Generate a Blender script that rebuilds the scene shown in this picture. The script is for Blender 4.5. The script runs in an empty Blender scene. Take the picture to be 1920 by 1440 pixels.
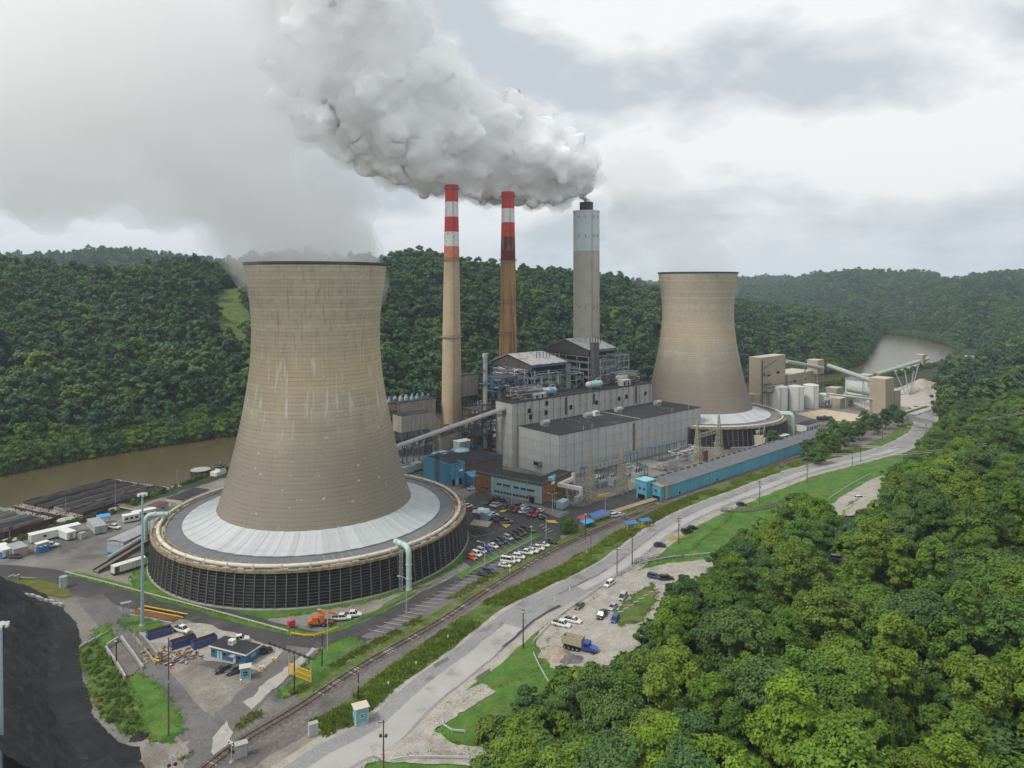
import bpy, bmesh, math, random
import numpy as np
from mathutils import Vector, Matrix, geometry
R = math.radians
random.seed(7)
rng = np.random.default_rng(7)
scene = bpy.context.scene
COL = scene.collection

# ------------------------------------------------------------ camera, sky, sun, exposure
F, HZ, CAMH = 1320.0, 532.0, 100.0          # focal length and horizon row in photo pixels, eye height in metres
cam_d = bpy.data.cameras.new('camera'); cam = bpy.data.objects.new('camera', cam_d); COL.objects.link(cam)
cam.location = (0, 0, CAMH); cam.rotation_euler = (R(90), 0, 0)
cam_d.sensor_width = 36; cam_d.lens = F/1920*36; cam_d.shift_y = -(720-HZ)/1920
cam_d.clip_start = 1; cam_d.clip_end = 20000
scene.camera = cam
vs = scene.view_settings
vs.view_transform = 'Standard'; vs.look = 'None'; vs.gamma = 1; vs.exposure = 0.32; vs.use_curve_mapping = False
scene.render.engine = 'CYCLES'
cy = scene.cycles
cy.max_bounces = 14; cy.diffuse_bounces = 3; cy.glossy_bounces = 2; cy.transmission_bounces = 2; cy.volume_bounces = 13
cy.transparent_max_bounces = 12; cy.use_denoising = True; cy.caustics_reflective = False; cy.caustics_refractive = False
cy.sample_clamp_indirect = 6
SUN_EL, SUN_AZ = 52, -118          # azimuth measured clockwise from +Y
sd = Vector((math.sin(R(SUN_AZ))*math.cos(R(SUN_EL)), math.cos(R(SUN_AZ))*math.cos(R(SUN_EL)), math.sin(R(SUN_EL))))
ld = bpy.data.lights.new('sun', 'SUN'); ld.energy = 2.1; ld.angle = R(11); ld.color = (1, .95, .87)
lo = bpy.data.objects.new('sun', ld); COL.objects.link(lo); lo.rotation_euler = (-sd).to_track_quat('-Z', 'Y').to_euler()

class NT:
    """small helper round a node tree"""
    def __init__(s, t): s.t = t; t.nodes.clear()
    def n(s, typ, **kw):
        nd = s.t.nodes.new(typ)
        for k, v in kw.items():
            if k.startswith('i_'):
                nd.inputs[k[2:].replace('_', ' ')].default_value = v
            else: setattr(nd, k, v)
        return nd
    def l(s, a, b): s.t.links.new(a, b)
    def math(s, op, a, b=None, c=None, clamp=False):
        nd = s.t.nodes.new('ShaderNodeMath'); nd.operation = op; nd.use_clamp = clamp
        for i, v in enumerate((a, b, c)):
            if v is None: continue
            if isinstance(v, (int, float)): nd.inputs[i].default_value = v
            else: s.l(v, nd.inputs[i])
        return nd.outputs[0]
    def ramp(s, fac, stops, interp='LINEAR'):
        nd = s.t.nodes.new('ShaderNodeValToRGB'); cr = nd.color_ramp; cr.interpolation = interp
        while len(cr.elements) < len(stops): cr.elements.new(.5)
        for e, (p, c) in zip(cr.elements, stops):
            e.position = p; e.color = (*c, 1) if len(c) == 3 else c
        s.l(fac, nd.inputs[0]); return nd.outputs[0]
    def mix(s, fac, a, b, mode='MIX'):
        nd = s.t.nodes.new('ShaderNodeMix'); nd.data_type = 'RGBA'; nd.blend_type = mode; nd.clamp_factor = True
        for sock, v in ((nd.inputs[0], fac), (nd.inputs[6], a), (nd.inputs[7], b)):
            if isinstance(v, (int, float)): sock.default_value = v
            elif isinstance(v, tuple): sock.default_value = (*v, 1) if len(v) == 3 else v
            else: s.l(v, sock)
        return nd.outputs[2]
    def noise(s, vec, scale, detail=4, rough=.55, dist=0.0):
        nd = s.t.nodes.new('ShaderNodeTexNoise'); nd.inputs['Scale'].default_value = scale
        nd.inputs['Detail'].default_value = detail; nd.inputs['Roughness'].default_value = rough
        nd.inputs['Distortion'].default_value = dist
        if vec is not None: s.l(vec, nd.inputs['Vector'])
        return nd.outputs[0]
    def mapping(s, vec, scale=(1, 1, 1), loc=(0, 0, 0)):
        nd = s.t.nodes.new('ShaderNodeMapping'); nd.inputs['Scale'].default_value = scale; nd.inputs['Location'].default_value = loc
        s.l(vec, nd.inputs['Vector']); return nd.outputs[0]

world = bpy.data.worlds.new('World'); scene.world = world; world.use_nodes = True
w = NT(world.node_tree)
sky = w.n('ShaderNodeTexSky', sky_type='NISHITA'); sky.sun_disc = False
sky.sun_elevation = R(SUN_EL); sky.sun_rotation = R(SUN_AZ % 360); sky.air_density = 1.2; sky.dust_density = 3
tc = w.n('ShaderNodeTexCoord'); sep = w.n('ShaderNodeSeparateXYZ'); w.l(tc.outputs['Generated'], sep.inputs[0])
zc = w.math('ADD', w.math('MAXIMUM', sep.outputs[2], 0.0), .10)
cmb = w.n('ShaderNodeCombineXYZ')
w.l(w.math('DIVIDE', sep.outputs[0], zc), cmb.inputs[0]); w.l(w.math('DIVIDE', sep.outputs[1], zc), cmb.inputs[1])
big = w.noise(w.mapping(cmb.outputs[0], (1, 1, 1), (3.1, 7.7, 0)), .55, 7, .52, .25)
fine = w.noise(w.mapping(cmb.outputs[0], (1, 1.15, 1), (1.7, 2.2, 5)), 1.9, 7, .56, .3)
puff = w.noise(w.mapping(tc.outputs['Generated'], (1, 1, 1.9), (4.2, 0, 2)), 4.2, 6, .5, .2)
puff2 = w.noise(w.mapping(tc.outputs['Generated'], (1, 1, 1.9), (4.23, 0, 2.13)), 4.2, 6, .5, .2)      # the same clouds seen a little higher: their tops catch the light
relief = w.math('MULTIPLY', w.math('SUBTRACT', puff, puff2), .95)
cl = w.math('ADD', w.math('ADD', w.math('MULTIPLY', big, .34), w.math('MULTIPLY', fine, .20)), w.math('ADD', w.math('MULTIPLY', puff, .48), relief))
ccol = w.ramp(cl, [(.36, (5.0, 5.3, 5.65)), (.43, (5.7, 5.95, 6.2)), (.49, (6.3, 6.48, 6.65)), (.545, (6.95, 7.05, 7.15)), (.62, (7.8, 7.8, 7.8))])
low = w.math('SUBTRACT', 1.0, w.math('MULTIPLY', w.math('MAXIMUM', sep.outputs[2], 0.0), 9.0), clamp=True)
ccol = w.mix(w.math('MULTIPLY', low, .55), ccol, (6.3, 6.75, 7.1))
cov = w.ramp(cl, [(.33, (.88,)*3), (.45, (.98,)*3)])
bg = w.n('ShaderNodeBackground', i_Strength=.1)
w.l(w.mix(cov, sky.outputs[0], ccol), bg.inputs[0])
wo = w.n('ShaderNodeOutputWorld'); w.l(bg.outputs[0], wo.inputs[0])

# ------------------------------------------------------------ mesh and object helpers
class MB:
    def __init__(s): s.v = []; s.f = []; s.m = []; s.cur = 0
    def add(s, vs, fs):
        o = len(s.v); s.v += [tuple(p) for p in vs]; s.f += [tuple(i+o for i in f) for f in fs]; s.m += [s.cur]*len(fs); return s
    def mat(s, i): s.cur = i; return s
    def box(s, x0, x1, y0, y1, z0, z1):
        return s.add([(x0,y0,z0),(x1,y0,z0),(x1,y1,z0),(x0,y1,z0),(x0,y0,z1),(x1,y0,z1),(x1,y1,z1),(x0,y1,z1)],
                     [(3,2,1,0),(4,5,6,7),(0,1,5,4),(1,2,6,5),(2,3,7,6),(3,0,4,7)])
    def bar(s, a, b, wd, ht=None, up=(0,0,1)):
        a = Vector(a); b = Vector(b); d = (b-a)
        if d.length < 1e-6: return s
        d.normalize(); u = Vector(up)
        if abs(d.dot(u)) > .98: u = Vector((1,0,0))
        sx = d.cross(u).normalized()*wd/2; sy = sx.cross(d).normalized()*(ht or wd)/2
        p = [a-sx-sy,a+sx-sy,a+sx+sy,a-sx+sy,b-sx-sy,b+sx-sy,b+sx+sy,b-sx+sy]
        return s.add(p, [(3,2,1,0),(4,5,6,7),(0,1,5,4),(1,2,6,5),(2,3,7,6),(3,0,4,7)])
    def cyl(s, a, b, r0, r1=None, n=10, caps=True):
        return s.tube([a, b], [r0, r0 if r1 is None else r1], n, caps)
    def tube(s, path, r, n=8, caps=True):
        P = [Vector(p) for p in path]; rs = r if isinstance(r, (list, tuple)) else [r]*len(P)
        vs = []; fs = []; ref = None
        for i, p in enumerate(P):
            d = (P[min(i+1, len(P)-1)]-P[max(i-1, 0)]).normalized()
            if ref is None:
                ref = Vector((0,0,1)) if abs(d.z) < .9 else Vector((1,0,0))
            x = ref - d*ref.dot(d)
            if x.length < 1e-4: x = d.orthogonal()
            x.normalize(); y = d.cross(x); ref = x
            vs += [p+(x*math.cos(t*2*math.pi/n)+y*math.sin(t*2*math.pi/n))*rs[i] for t in range(n)]
        for i in range(len(P)-1):
            for t in range(n):
                a = i*n+t; b = i*n+(t+1) % n; fs.append((a, b, b+n, a+n))
        if caps:
            fs.append(tuple(range(n-1, -1, -1))); fs.append(tuple(range((len(P)-1)*n, len(P)*n)))
        return s.add(vs, fs)
    def lathe(s, prof, n=32, c=(0,0,0), cap0=False, cap1=False):
        vs = []; fs = []
        for (r, z) in prof:
            vs += [(c[0]+r*math.cos(2*math.pi*t/n), c[1]+r*math.sin(2*math.pi*t/n), c[2]+z) for t in range(n)]
        for i in range(len(prof)-1):
            for t in range(n):
                a = i*n+t; b = i*n+(t+1) % n; fs.append((a, b, b+n, a+n))
        if cap0: fs.append(tuple(range(n-1, -1, -1)))
        if cap1: fs.append(tuple(range((len(prof)-1)*n, len(prof)*n)))
        return s.add(vs, fs)
    def prism(s, poly, z0, z1):
        n = len(poly)
        return s.add([(x, y, z0) for x, y in poly]+[(x, y, z1) for x, y in poly],
                     [tuple(range(n-1, -1, -1)), tuple(range(n, 2*n))]+[(i, (i+1) % n, n+(i+1) % n, n+i) for i in range(n)])
    def extr(s, poly, axis, a, b):
        """poly of 2-D points extruded along an axis: 'x' -> points are (y,z); 'y' -> (x,z)"""
        n = len(poly)
        def P(p, t): return (t, p[0], p[1]) if axis == 'x' else (p[0], t, p[1])
        fs = [tuple(range(n)), tuple(range(2*n-1, n-1, -1))]+[(i, n+i, n+(i+1) % n, (i+1) % n) for i in range(n)]
        if axis == 'y': pass
        return s.add([P(p, a) for p in poly]+[P(p, b) for p in poly], fs)
    def mesh(s, name, mats, smooth=False, fix=True):
        me = bpy.data.meshes.new(name); me.from_pydata(s.v, [], s.f)
        if not isinstance(mats, (list, tuple)): mats = [mats]
        for m in mats: me.materials.append(m)
        if any(s.m): me.polygons.foreach_set('material_index', s.m)
        if fix:
            bm = bmesh.new(); bm.from_mesh(me); bmesh.ops.recalc_face_normals(bm, faces=bm.faces); bm.to_mesh(me); bm.free()
        if smooth:
            me.polygons.foreach_set('use_smooth', [True]*len(me.polygons)); me.set_sharp_from_angle(angle=R(40))
        me.update(); return me
    def build(s, name, mats, parent=None, smooth=False, loc=None, rz=0):
        return link(name, s.mesh(name, mats, smooth), parent, loc, rz)

def link(name, me, parent=None, loc=None, rz=0):
    o = bpy.data.objects.new(name, me); COL.objects.link(o)
    if parent is not None: o.parent = parent
    if loc is not None: o.location = loc
    if rz: o.rotation_euler = (0, 0, rz)
    return o
def tag(o, label=None, cat=None, group=None, kind=None):
    if label: o['label'] = label
    if cat: o['category'] = cat
    if group: o['group'] = group
    if kind: o['kind'] = kind
    return o
def thing(name, label, cat, loc=(0,0,0), rz=0, group=None):
    o = bpy.data.objects.new(name, None); COL.objects.link(o); o.empty_display_size = .5
    o.location = loc; o.rotation_euler = (0, 0, rz)
    return tag(o, label, cat, group)
KIDS = {}
def copy_tree(o, parent=None):
    c = o.copy(); COL.objects.link(c)
    if parent is not None: c.parent = parent
    if o not in KIDS: KIDS[o] = list(o.children)
    for ch in KIDS[o]: copy_tree(ch, c)
    return c
def dup(o, loc, rz=0, label=None, group=None):
    c = copy_tree(o); c.location = loc; c.rotation_euler = (0, 0, rz)
    if label: c['label'] = label
    if group: c['group'] = group
    return c
def lerp(a, b, t): return a+(b-a)*t
def smooth_path(pts, step=3.0):
    """Catmull-Rom through 2-D/3-D points, resampled about every step metres"""
    P = [np.array(p, float) for p in pts]; P = [2*P[0]-P[1]]+P+[2*P[-1]-P[-2]]; out = []
    for i in range(1, len(P)-2):
        n = max(1, int(np.linalg.norm(P[i+1]-P[i])/step))
        for k in range(n):
            t = k/n
            out.append(.5*((2*P[i])+(P[i+1]-P[i-1])*t+(2*P[i-1]-5*P[i]+4*P[i+1]-P[i+2])*t*t+(3*P[i]-P[i-1]-3*P[i+1]+P[i+2])*t**3))
    out.append(P[-2]); return out

# ------------------------------------------------------------ materials
MATS = {}
def mat(name, rgb, rough=.8, var=.18, scale=.6, bump=0.0, bscale=None, metal=0.0, streak=None, patchy=None, spec=.3, rnd=0.0, detail=5):
    """rgb varied by noise in object space; streak=(rgb, amount, scale): vertical run-down stains; patchy=(rgb, lo, hi, scale): blotches; rnd: tone per object"""
    if name in MATS: return MATS[name]
    m = bpy.data.materials.new(name); m.use_nodes = True; t = NT(m.node_tree)
    tc = t.n('ShaderNodeTexCoord'); v = tc.outputs['Object']
    n1 = t.noise(v, scale, detail, .6)
    lo_ = tuple(max(0, c*(1-var)) for c in rgb); hi_ = tuple(min(1, c*(1+var)) for c in rgb)
    c = t.ramp(n1, [(.3, lo_), (.7, hi_)])
    if patchy:
        n2 = t.noise(v, patchy[3], 6, .62, .4)
        f = t.ramp(n2, [(patchy[1], (0,0,0)), (patchy[2], (1,1,1))]); c = t.mix(f, c, patchy[0])
    if bump:
        ng_ = t.noise(v, (bscale or scale*4)*.35, 3, .7); c = t.mix(1.0, c, t.ramp(ng_, [(.28, (.74,)*3), (.72, (1.26,)*3)]), 'MULTIPLY')
    if streak:
        n3 = t.noise(t.mapping(v, (1, 1, .07)), streak[2], 4, .6)
        f = t.ramp(n3, [(.5, (0,0,0)), (.72, (1,1,1))]); c = t.mix(t.math('MULTIPLY', f, streak[1]), c, streak[0])
    if rnd:
        oi = t.n('ShaderNodeObjectInfo'); k = t.math('ADD', t.math('MULTIPLY', oi.outputs['Random'], 2*rnd), 1-rnd)
        cc = t.n('ShaderNodeCombineColor'); [t.l(k, cc.inputs[i]) for i in range(3)]
        c = t.mix(1.0, c, cc.outputs[0], 'MULTIPLY')
    b = t.n('ShaderNodeBsdfPrincipled'); t.l(c, b.inputs['Base Color'])
    b.inputs['Roughness'].default_value = rough; b.inputs['Metallic'].default_value = metal; b.inputs['Specular IOR Level'].default_value = spec
    if bump:
        nb = t.noise(v, bscale or scale*4, 5, .65); bp = t.n('ShaderNodeBump', i_Strength=1.0, i_Distance=bump); t.l(nb, bp.inputs['Height']); t.l(bp.outputs[0], b.inputs['Normal'])
    o = t.n('ShaderNodeOutputMaterial'); t.l(b.outputs[0], o.inputs[0])
    MATS[name] = m; return m
def srgb(*c):
    return tuple(((x/255+.055)/1.055)**2.4 if x > 10 else x/255/12.92 for x in c)
# ------------------------------------------------------------ terrain: one height function for everything
def G0(x, y, h=0.0):
    """point of the horizontal plane z=h that the photo shows at pixel (x, y)"""
    Y = (CAMH-h)*F/(y-HZ); return ((x-960)/F*Y, Y)
def G(x, y, h=0.0): p = G0(x, y, h); return (p[0], p[1], h)
def PX(X, Y, Z): return (960+F*X/Y, HZ+F*(CAMH-Z)/Y)

ROAD = smooth_path([G0(*p) for p in [(480,1520),(625,1422),(717,1374),(789,1305),(855,1253),(948,1179),(1000,1141),(1145,1067),(1236,1000),(1313,958),(1408,921),(1500,886),(1600,861),(1668,843),(1712,822),(1733,803)]]+[(330,560),(420,690),(540,830),(640,980)], 4)
ROADA = np.array(ROAD)
def road_side(X, Y):
    """signed distance to the public road, positive on the hill side"""
    X = np.asarray(X, float); Y = np.asarray(Y, float); best = np.full(X.shape, 1e9); sg = np.ones(X.shape)
    A = ROADA[::3]; 
    for i in range(len(A)-1):
        a = A[i]; d = A[i+1]-a; L2 = d@d
        t = ((X-a[0])*d[0]+(Y-a[1])*d[1])/L2
        lo = -1e6 if i == 0 else 0; hi = 1e6 if i == len(A)-2 else 1
        tt = np.clip(t, lo, hi); dx = X-a[0]-tt*d[0]; dy = Y-a[1]-tt*d[1]; D = np.hypot(dx, dy)
        s = np.where(d[0]*(Y-a[1])-d[1]*(X-a[0]) > 0, -1.0, 1.0)
        k = D < best; best = np.where(k, D, best); sg = np.where(k, s, sg)
    return best*sg
PERM = np.random.default_rng(3).random((256, 256))
def vnoise(X, Y, s):
    x = np.asarray(X)/s; y = np.asarray(Y)/s; xi = np.floor(x).astype(int); yi = np.floor(y).astype(int); fx = x-xi; fy = y-yi
    fx = fx*fx*(3-2*fx); fy = fy*fy*(3-2*fy); p = lambda i, j: PERM[(xi+i) % 256, (yi+j) % 256]
    return (p(0,0)*(1-fx)+p(1,0)*fx)*(1-fy)+(p(0,1)*(1-fx)+p(1,1)*fx)*fy-.5
NB = ([-700,0,200,330,420,500,700,900,1100,1300,1500,1560,1680,1760,1808,1809], None)
_k = lambda x: (x-960)/1320
_nbf = lambda x: 489.3/(1-.6626*_k(x))
NBY = [200,275,312,352,385,397.6,_nbf(700),_nbf(900),_nbf(1100),_nbf(1300),_nbf(1500),700,770,866,1083,1083]
FBX = [-700,0,440]+[500,700,900,1100,1300,1500,1563,1613,1632,1650,1700,1750,1790,1808,1809]
_fbf = lambda x: (495+.59*195)/(1-.59*_k(x))
FBY = [290,393,495]+[_fbf(x) for x in (500,700,900,1100,1300,1500)]+[835,949,1127,1480,1414,1283,1174,1085,1083]
# ridge of the far bank: column, row of the tree tops, distance past the bank
R1 = [(-500,495,330),(0,497,350),(200,512,330),(300,496,360),(450,488,350),(620,480,330),(715,473,330),(770,471,340),(805,478,340),(835,492,320),(950,494,300),(1000,507,290),(1130,524,280),(1240,546,270),(1390,588,230),(1500,600,180),(1560,613,120),(1620,632,70),(1645,570,300),(1800,560,330),(2400,560,400)]
R3 = [(-500,485,1900),(0,489,1900),(130,480,1900),(170,470,2000),(235,473,2000),(300,484,2000),(450,500,2100),(1240,536,2900),(1380,528,3600),(1440,523,3700),(1490,526,3300),(1530,520,2700),(1600,516,2500),(1720,516,2400),(1785,524,2300),(1850,516,2300),(1920,513,2300),(2400,510,2300)]
def interp(tab, x, j): return np.interp(x, [t[0] for t in tab], [t[j] for t in tab])
def sstep(t): t = np.clip(t, 0, 1); return t*t*(3-2*t)
def elev(X, Y):
    X = np.asarray(X, float); Y = np.asarray(Y, float); Yc = np.maximum(Y, 20)
    x = 960+F*X/Yc
    s = road_side(X, Y)
    near = np.where(s > 8, np.where(s < 45, .085*(s-8), 3.15+38*(1-np.exp(-(np.maximum(s, 45)-45)/85))), 0.0)
    near = near + np.where(s > 60, sstep((s-60)/60)*(vnoise(X, Y, 45)*9+vnoise(X, Y, 90)*8), 0)
    nb = np.interp(x, NB[0], NBY); fb = np.interp(x, FBX, FBY)
    river = x < 1806
    z = near
    bank = sstep((Yc-(nb-7))/10.0)
    z = np.where(river, z*(1-bank)+(-9)*bank, z)
    # far side
    c1 = fb+interp(R1, x, 2); e1 = CAMH-(interp(R1, x, 1)-HZ)/F*c1-17
    c3 = interp(R3, x, 2); e3 = CAMH-(interp(R3, x, 1)-HZ)/F*c3-16
    c2 = np.where(x > 1640, lerp(c1, c3, .45), c1+.35*(c3-c1)); e2 = np.where(x > 1640, lerp(e1, e3, .5), np.minimum(e1, e3)*.55)
    c4 = c3*1.5
    far = np.full(X.shape, -9.0)
    t1 = np.clip((Yc-fb)/(c1-fb), 0, 1)
    h1 = -2.5+(e1+2.5)*(1.25*t1-.25*t1*t1*t1*t1)
    far = np.where(Yc >= fb, h1, far)
    far = np.where((Yc >= fb-6) & (Yc < fb), -9+6.5*sstep((Yc-fb+6)/6), far)
    far = np.where(Yc > c1, e1+(e2-e1)*sstep((Yc-c1)/(c2-c1)), far)
    far = np.where(Yc > c2, e2+(e3-e2)*sstep((Yc-c2)/(c3-c2)), far)
    far = np.where(Yc > c3, e3+(-60)*sstep((Yc-c3)/(c4-c3)), far)
    und = vnoise(X, Y, 95)*16+vnoise(X, Y, 240)*14
    far = far+np.where(Yc > fb+15, und*sstep((Yc-fb-15)/70)*np.clip((far+5)/45, 0, 1), 0)
    mid = .5*(nb+fb)
    z = np.where(river & (Yc > mid), far, z)
    bl = sstep((Yc-1000)/350)
    z = np.where(river, z, z*(1-bl)+far*bl)
    return z
def E(X, Y): return float(elev(np.array([X]), np.array([Y]))[0])
def GT(x, y, it=24):
    """photo pixel -> point of the terrain, marching along the ray"""
    k = (x-960)/F; m = (y-HZ)/F; Y = 60.0; st = 6.0
    while Y < 3000:
        Y += st
        if CAMH-m*Y < E(k*Y, Y): break
    a, b = Y-st, Y
    for _ in range(14):
        c = (a+b)/2
        if CAMH-m*c < E(k*c, c): b = c
        else: a = c
    return (k*b, b, E(k*b, b))

ks = np.linspace(-1.15, 1.15, 400); ys = np.geomspace(18, 7000, 360)
KK, YY = np.meshgrid(ks, ys); XX = KK*YY; ZZ = elev(XX, YY)
nr, nc = XX.shape
idx = np.arange(nr*nc).reshape(nr, nc)
fcs = np.stack([idx[:-1,:-1], idx[:-1,1:], idx[1:,1:], idx[1:,:-1]], -1).reshape(-1, 4)
def np_mesh(name, V, Fq, mats, smooth=False):
    me = bpy.data.meshes.new(name); n = len(V); k = Fq.shape[1]
    me.vertices.add(n); me.vertices.foreach_set('co', np.ascontiguousarray(V, np.float32).ravel())
    me.loops.add(Fq.size); me.loops.foreach_set('vertex_index', np.ascontiguousarray(Fq, np.int32).ravel())
    me.polygons.add(len(Fq)); me.polygons.foreach_set('loop_start', np.arange(0, Fq.size, k, dtype=np.int32))
    for m in (mats if isinstance(mats, (list, tuple)) else [mats]): me.materials.append(m)
    if smooth: me.polygons.foreach_set('use_smooth', np.ones(len(Fq), bool))
    me.update(calc_edges=True); me.validate(); return me
M_soil = mat('woodland soil', (.030,.042,.016), 1, .35, .12, patchy=((.06,.05,.03), .55, .75, .05))
tag(link('ground', np_mesh('ground', np.stack([XX, YY, ZZ], -1).reshape(-1, 3), fcs, M_soil, True)), 'wooded river valley ground with hills on both banks', kind='structure')

# water
m = bpy.data.materials.new('river water'); m.use_nodes = True; t = NT(m.node_tree)
tc = t.n('ShaderNodeTexCoord'); v = tc.outputs['Object']
n1 = t.noise(v, .012, 5, .6, .6)
c = t.ramp(n1, [(.3, (.080,.062,.028)), (.7, (.102,.080,.038))])
b = t.n('ShaderNodeBsdfPrincipled', i_Roughness=.2); t.l(c, b.inputs['Base Color']); b.inputs['IOR'].default_value = 1.7; b.inputs['Specular IOR Level'].default_value = .5
nb_ = t.noise(t.mapping(v, (1, 1.6, 1)), .55, 5, .65); bp = t.n('ShaderNodeBump', i_Strength=.5, i_Distance=.12); t.l(nb_, bp.inputs['Height']); t.l(bp.outputs[0], b.inputs['Normal'])
o = t.n('ShaderNodeOutputMaterial'); t.l(b.outputs[0], o.inputs[0]); M_water = m
mb = MB(); mb.add([(-900,120,-5),(1500,120,-5),(1500,2000,-5),(-900,2000,-5)], [(0,1,2,3)])
tag(mb.build('river', M_water), 'muddy brown river winding past the plant', kind='structure')

def leaf_mat(name, cols, trans=.25):
    m = bpy.data.materials.new(name); m.use_nodes = True; t = NT(m.node_tree)
    oi = t.n('ShaderNodeObjectInfo'); tc = t.n('ShaderNodeTexCoord')
    c = t.ramp(oi.outputs['Random'], [(i/(len(cols)-1), col) for i, col in enumerate(cols)])
    n = t.noise(tc.outputs['Object'], .45, 3, .6); k = t.ramp(n, [(.3, (.70,)*3), (.7, (1.35,)*3)])
    c = t.mix(1.0, c, k, 'MULTIPLY')
    gp_ = t.n('ShaderNodeNewGeometry'); c = t.mix(1.0, c, t.ramp(t.noise(gp_.outputs['Position'], .011, 4, .65), [(.30, (.60,.66,.72)), (.5, (1,1,1)), (.70, (1.30,1.34,1.15))]), 'MULTIPLY')
    d = t.n('ShaderNodeBsdfPrincipled', i_Roughness=.6); d.inputs['Specular IOR Level'].default_value = .25; t.l(c, d.inputs['Base Color'])
    tr = t.n('ShaderNodeBsdfTranslucent'); t.l(t.mix(1.0, c, (1.1, 1.25, .6), 'MULTIPLY'), tr.inputs[0])
    mx = t.n('ShaderNodeMixShader'); mx.inputs[0].default_value = trans; t.l(d.outputs[0], mx.inputs[1]); t.l(tr.outputs[0], mx.inputs[2])
    o = t.n('ShaderNodeOutputMaterial'); t.l(mx.outputs[0], o.inputs[0]); return m
def inpoly(poly, x, y):
    x = np.asarray(x); y = np.asarray(y); r = np.zeros(x.shape, bool); j = len(poly)-1
    for i in range(len(poly)):
        xi, yi = poly[i]; xj, yj = poly[j]
        if yi != yj: r ^= ((yi > y) != (yj > y)) & (x < (xj-xi)*(y-yi)/(yj-yi)+xi)
        j = i
    return r
# ------------------------------------------------------------ ground sheets
LAYER = [0]
def jitter_poly(P, step=1.1, amp=.5, seed=0):
    r = random.Random(seed); out = []
    for i in range(len(P)):
        a = Vector(P[i][:2]); b = Vector(P[(i+1) % len(P)][:2]); n = max(1, int((b-a).length/step))
        if n > 260: n = 260
        nr_ = Vector((-(b-a).y, (b-a).x)).normalized() if (b-a).length else Vector((0, 0))
        for k in range(n):
            q = a.lerp(b, k/n)
            d = (vnoise(np.array([q.x]), np.array([q.y]), 1.3)[0]*1.1+vnoise(np.array([q.x]), np.array([q.y]), 3.5)[0]*1.3+vnoise(np.array([q.x]), np.array([q.y]), 9.0)[0]*2)*amp if k else 0
            out.append(q+nr_*float(d))
    return out
def patch(name, px, m, lift=.03, jit=.5, label=None, kind='structure', world=False, drape=False, step=1.1):
    LAYER[0] += 1; lift = lift+.0035*LAYER[0]
    P = [p if world else (GT(*p) if drape else G0(*p)) for p in px]
    Q = jitter_poly(P, step, jit) if jit else [Vector(p[:2]) for p in P]
    if m in GRASSY: EDGE.extend((q.x, q.y, (E(q.x, q.y) if drape else 0)+lift) for q in Q)
    bm = bmesh.new(); vs_ = [bm.verts.new((q.x, q.y, lift)) for q in Q]
    es = [bm.edges.new((vs_[i], vs_[(i+1) % len(vs_)])) for i in range(len(vs_))]
    bmesh.ops.triangle_fill(bm, edges=es, use_beauty=True, use_dissolve=False)
    if drape:
        for _ in range(5):
            le = [e for e in bm.edges if e.calc_length() > 7]
            if not le: break
            bmesh.ops.subdivide_edges(bm, edges=le, cuts=1); bmesh.ops.triangulate(bm, faces=bm.faces)
        Xs = np.array([v_.co.x for v_ in bm.verts]); Ys = np.array([v_.co.y for v_ in bm.verts]); Zs = elev(Xs, Ys)
        for v_, z_ in zip(bm.verts, Zs): v_.co.z = float(z_)+lift
    bmesh.ops.recalc_face_normals(bm, faces=bm.faces)
    for f_ in bm.faces:
        if f_.normal.z < 0: f_.normal_flip()
    me = bpy.data.meshes.new(name); bm.to_mesh(me); bm.free(); me.materials.append(m)
    return tag(link(name, me), label, kind=kind)
def offset_line(P, d):
    A = np.array([p[:2] for p in P]); T = np.gradient(A, axis=0); T /= np.linalg.norm(T, axis=1)[:, None]
    return A+np.stack([T[:, 1], -T[:, 0]], -1)*np.asarray(d)[..., None] if np.ndim(d) else A+np.stack([T[:, 1], -T[:, 0]], -1)*d
def ribbon(name, P, w0, w1, m, lift=.04, jit=.25, drape=False, label=None, kind='structure', cross=None):
    """sheet along a path from offset w0 (left, negative) to w1 (right)"""
    LAYER[0] += 1; lift = lift+.0035*LAYER[0]
    A = np.array([p[:2] for p in P]); nA = len(A)
    ja = np.array([vnoise(np.array([a[0]]), np.array([a[1]]), 5.0)[0]*2*jit for a in A]); jb = np.array([vnoise(np.array([a[0]+90]), np.array([a[1]]), 5.0)[0]*2*jit for a in A])
    offs = [0, 1] if cross is None else np.linspace(0, 1, cross)
    rows = [offset_line(P, lerp(w0+ja, w1+jb, o_)) for o_ in offs]
    V = np.stack(rows, 1).reshape(-1, 2); z = (elev(V[:, 0], V[:, 1]) if drape else 0)+lift
    V = np.concatenate([V, np.broadcast_to(z, (len(V),))[:, None]], 1); k = len(offs)
    Fq = np.array([(i*k+j, i*k+j+1, (i+1)*k+j+1, (i+1)*k+j) for i in range(nA-1) for j in range(k-1)])
    return tag(link(name, np_mesh(name, V, Fq, m)), label, kind=kind)
def seg(P, y0, y1, step=1.2):
    """the stretch of a path between two depths"""
    A = np.array([p[:2] for p in P]); n = max(3, int((y1-y0)/step)); q = np.linspace(y0, y1, n)
    return np.stack([np.interp(q, A[:, 1], A[:, 0]), q], -1)
def wpath(px, step=3, h=0, drape=False):
    return smooth_path([(GT(*p)[:2] if drape else G0(*p, h)) for p in px], step)

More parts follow.
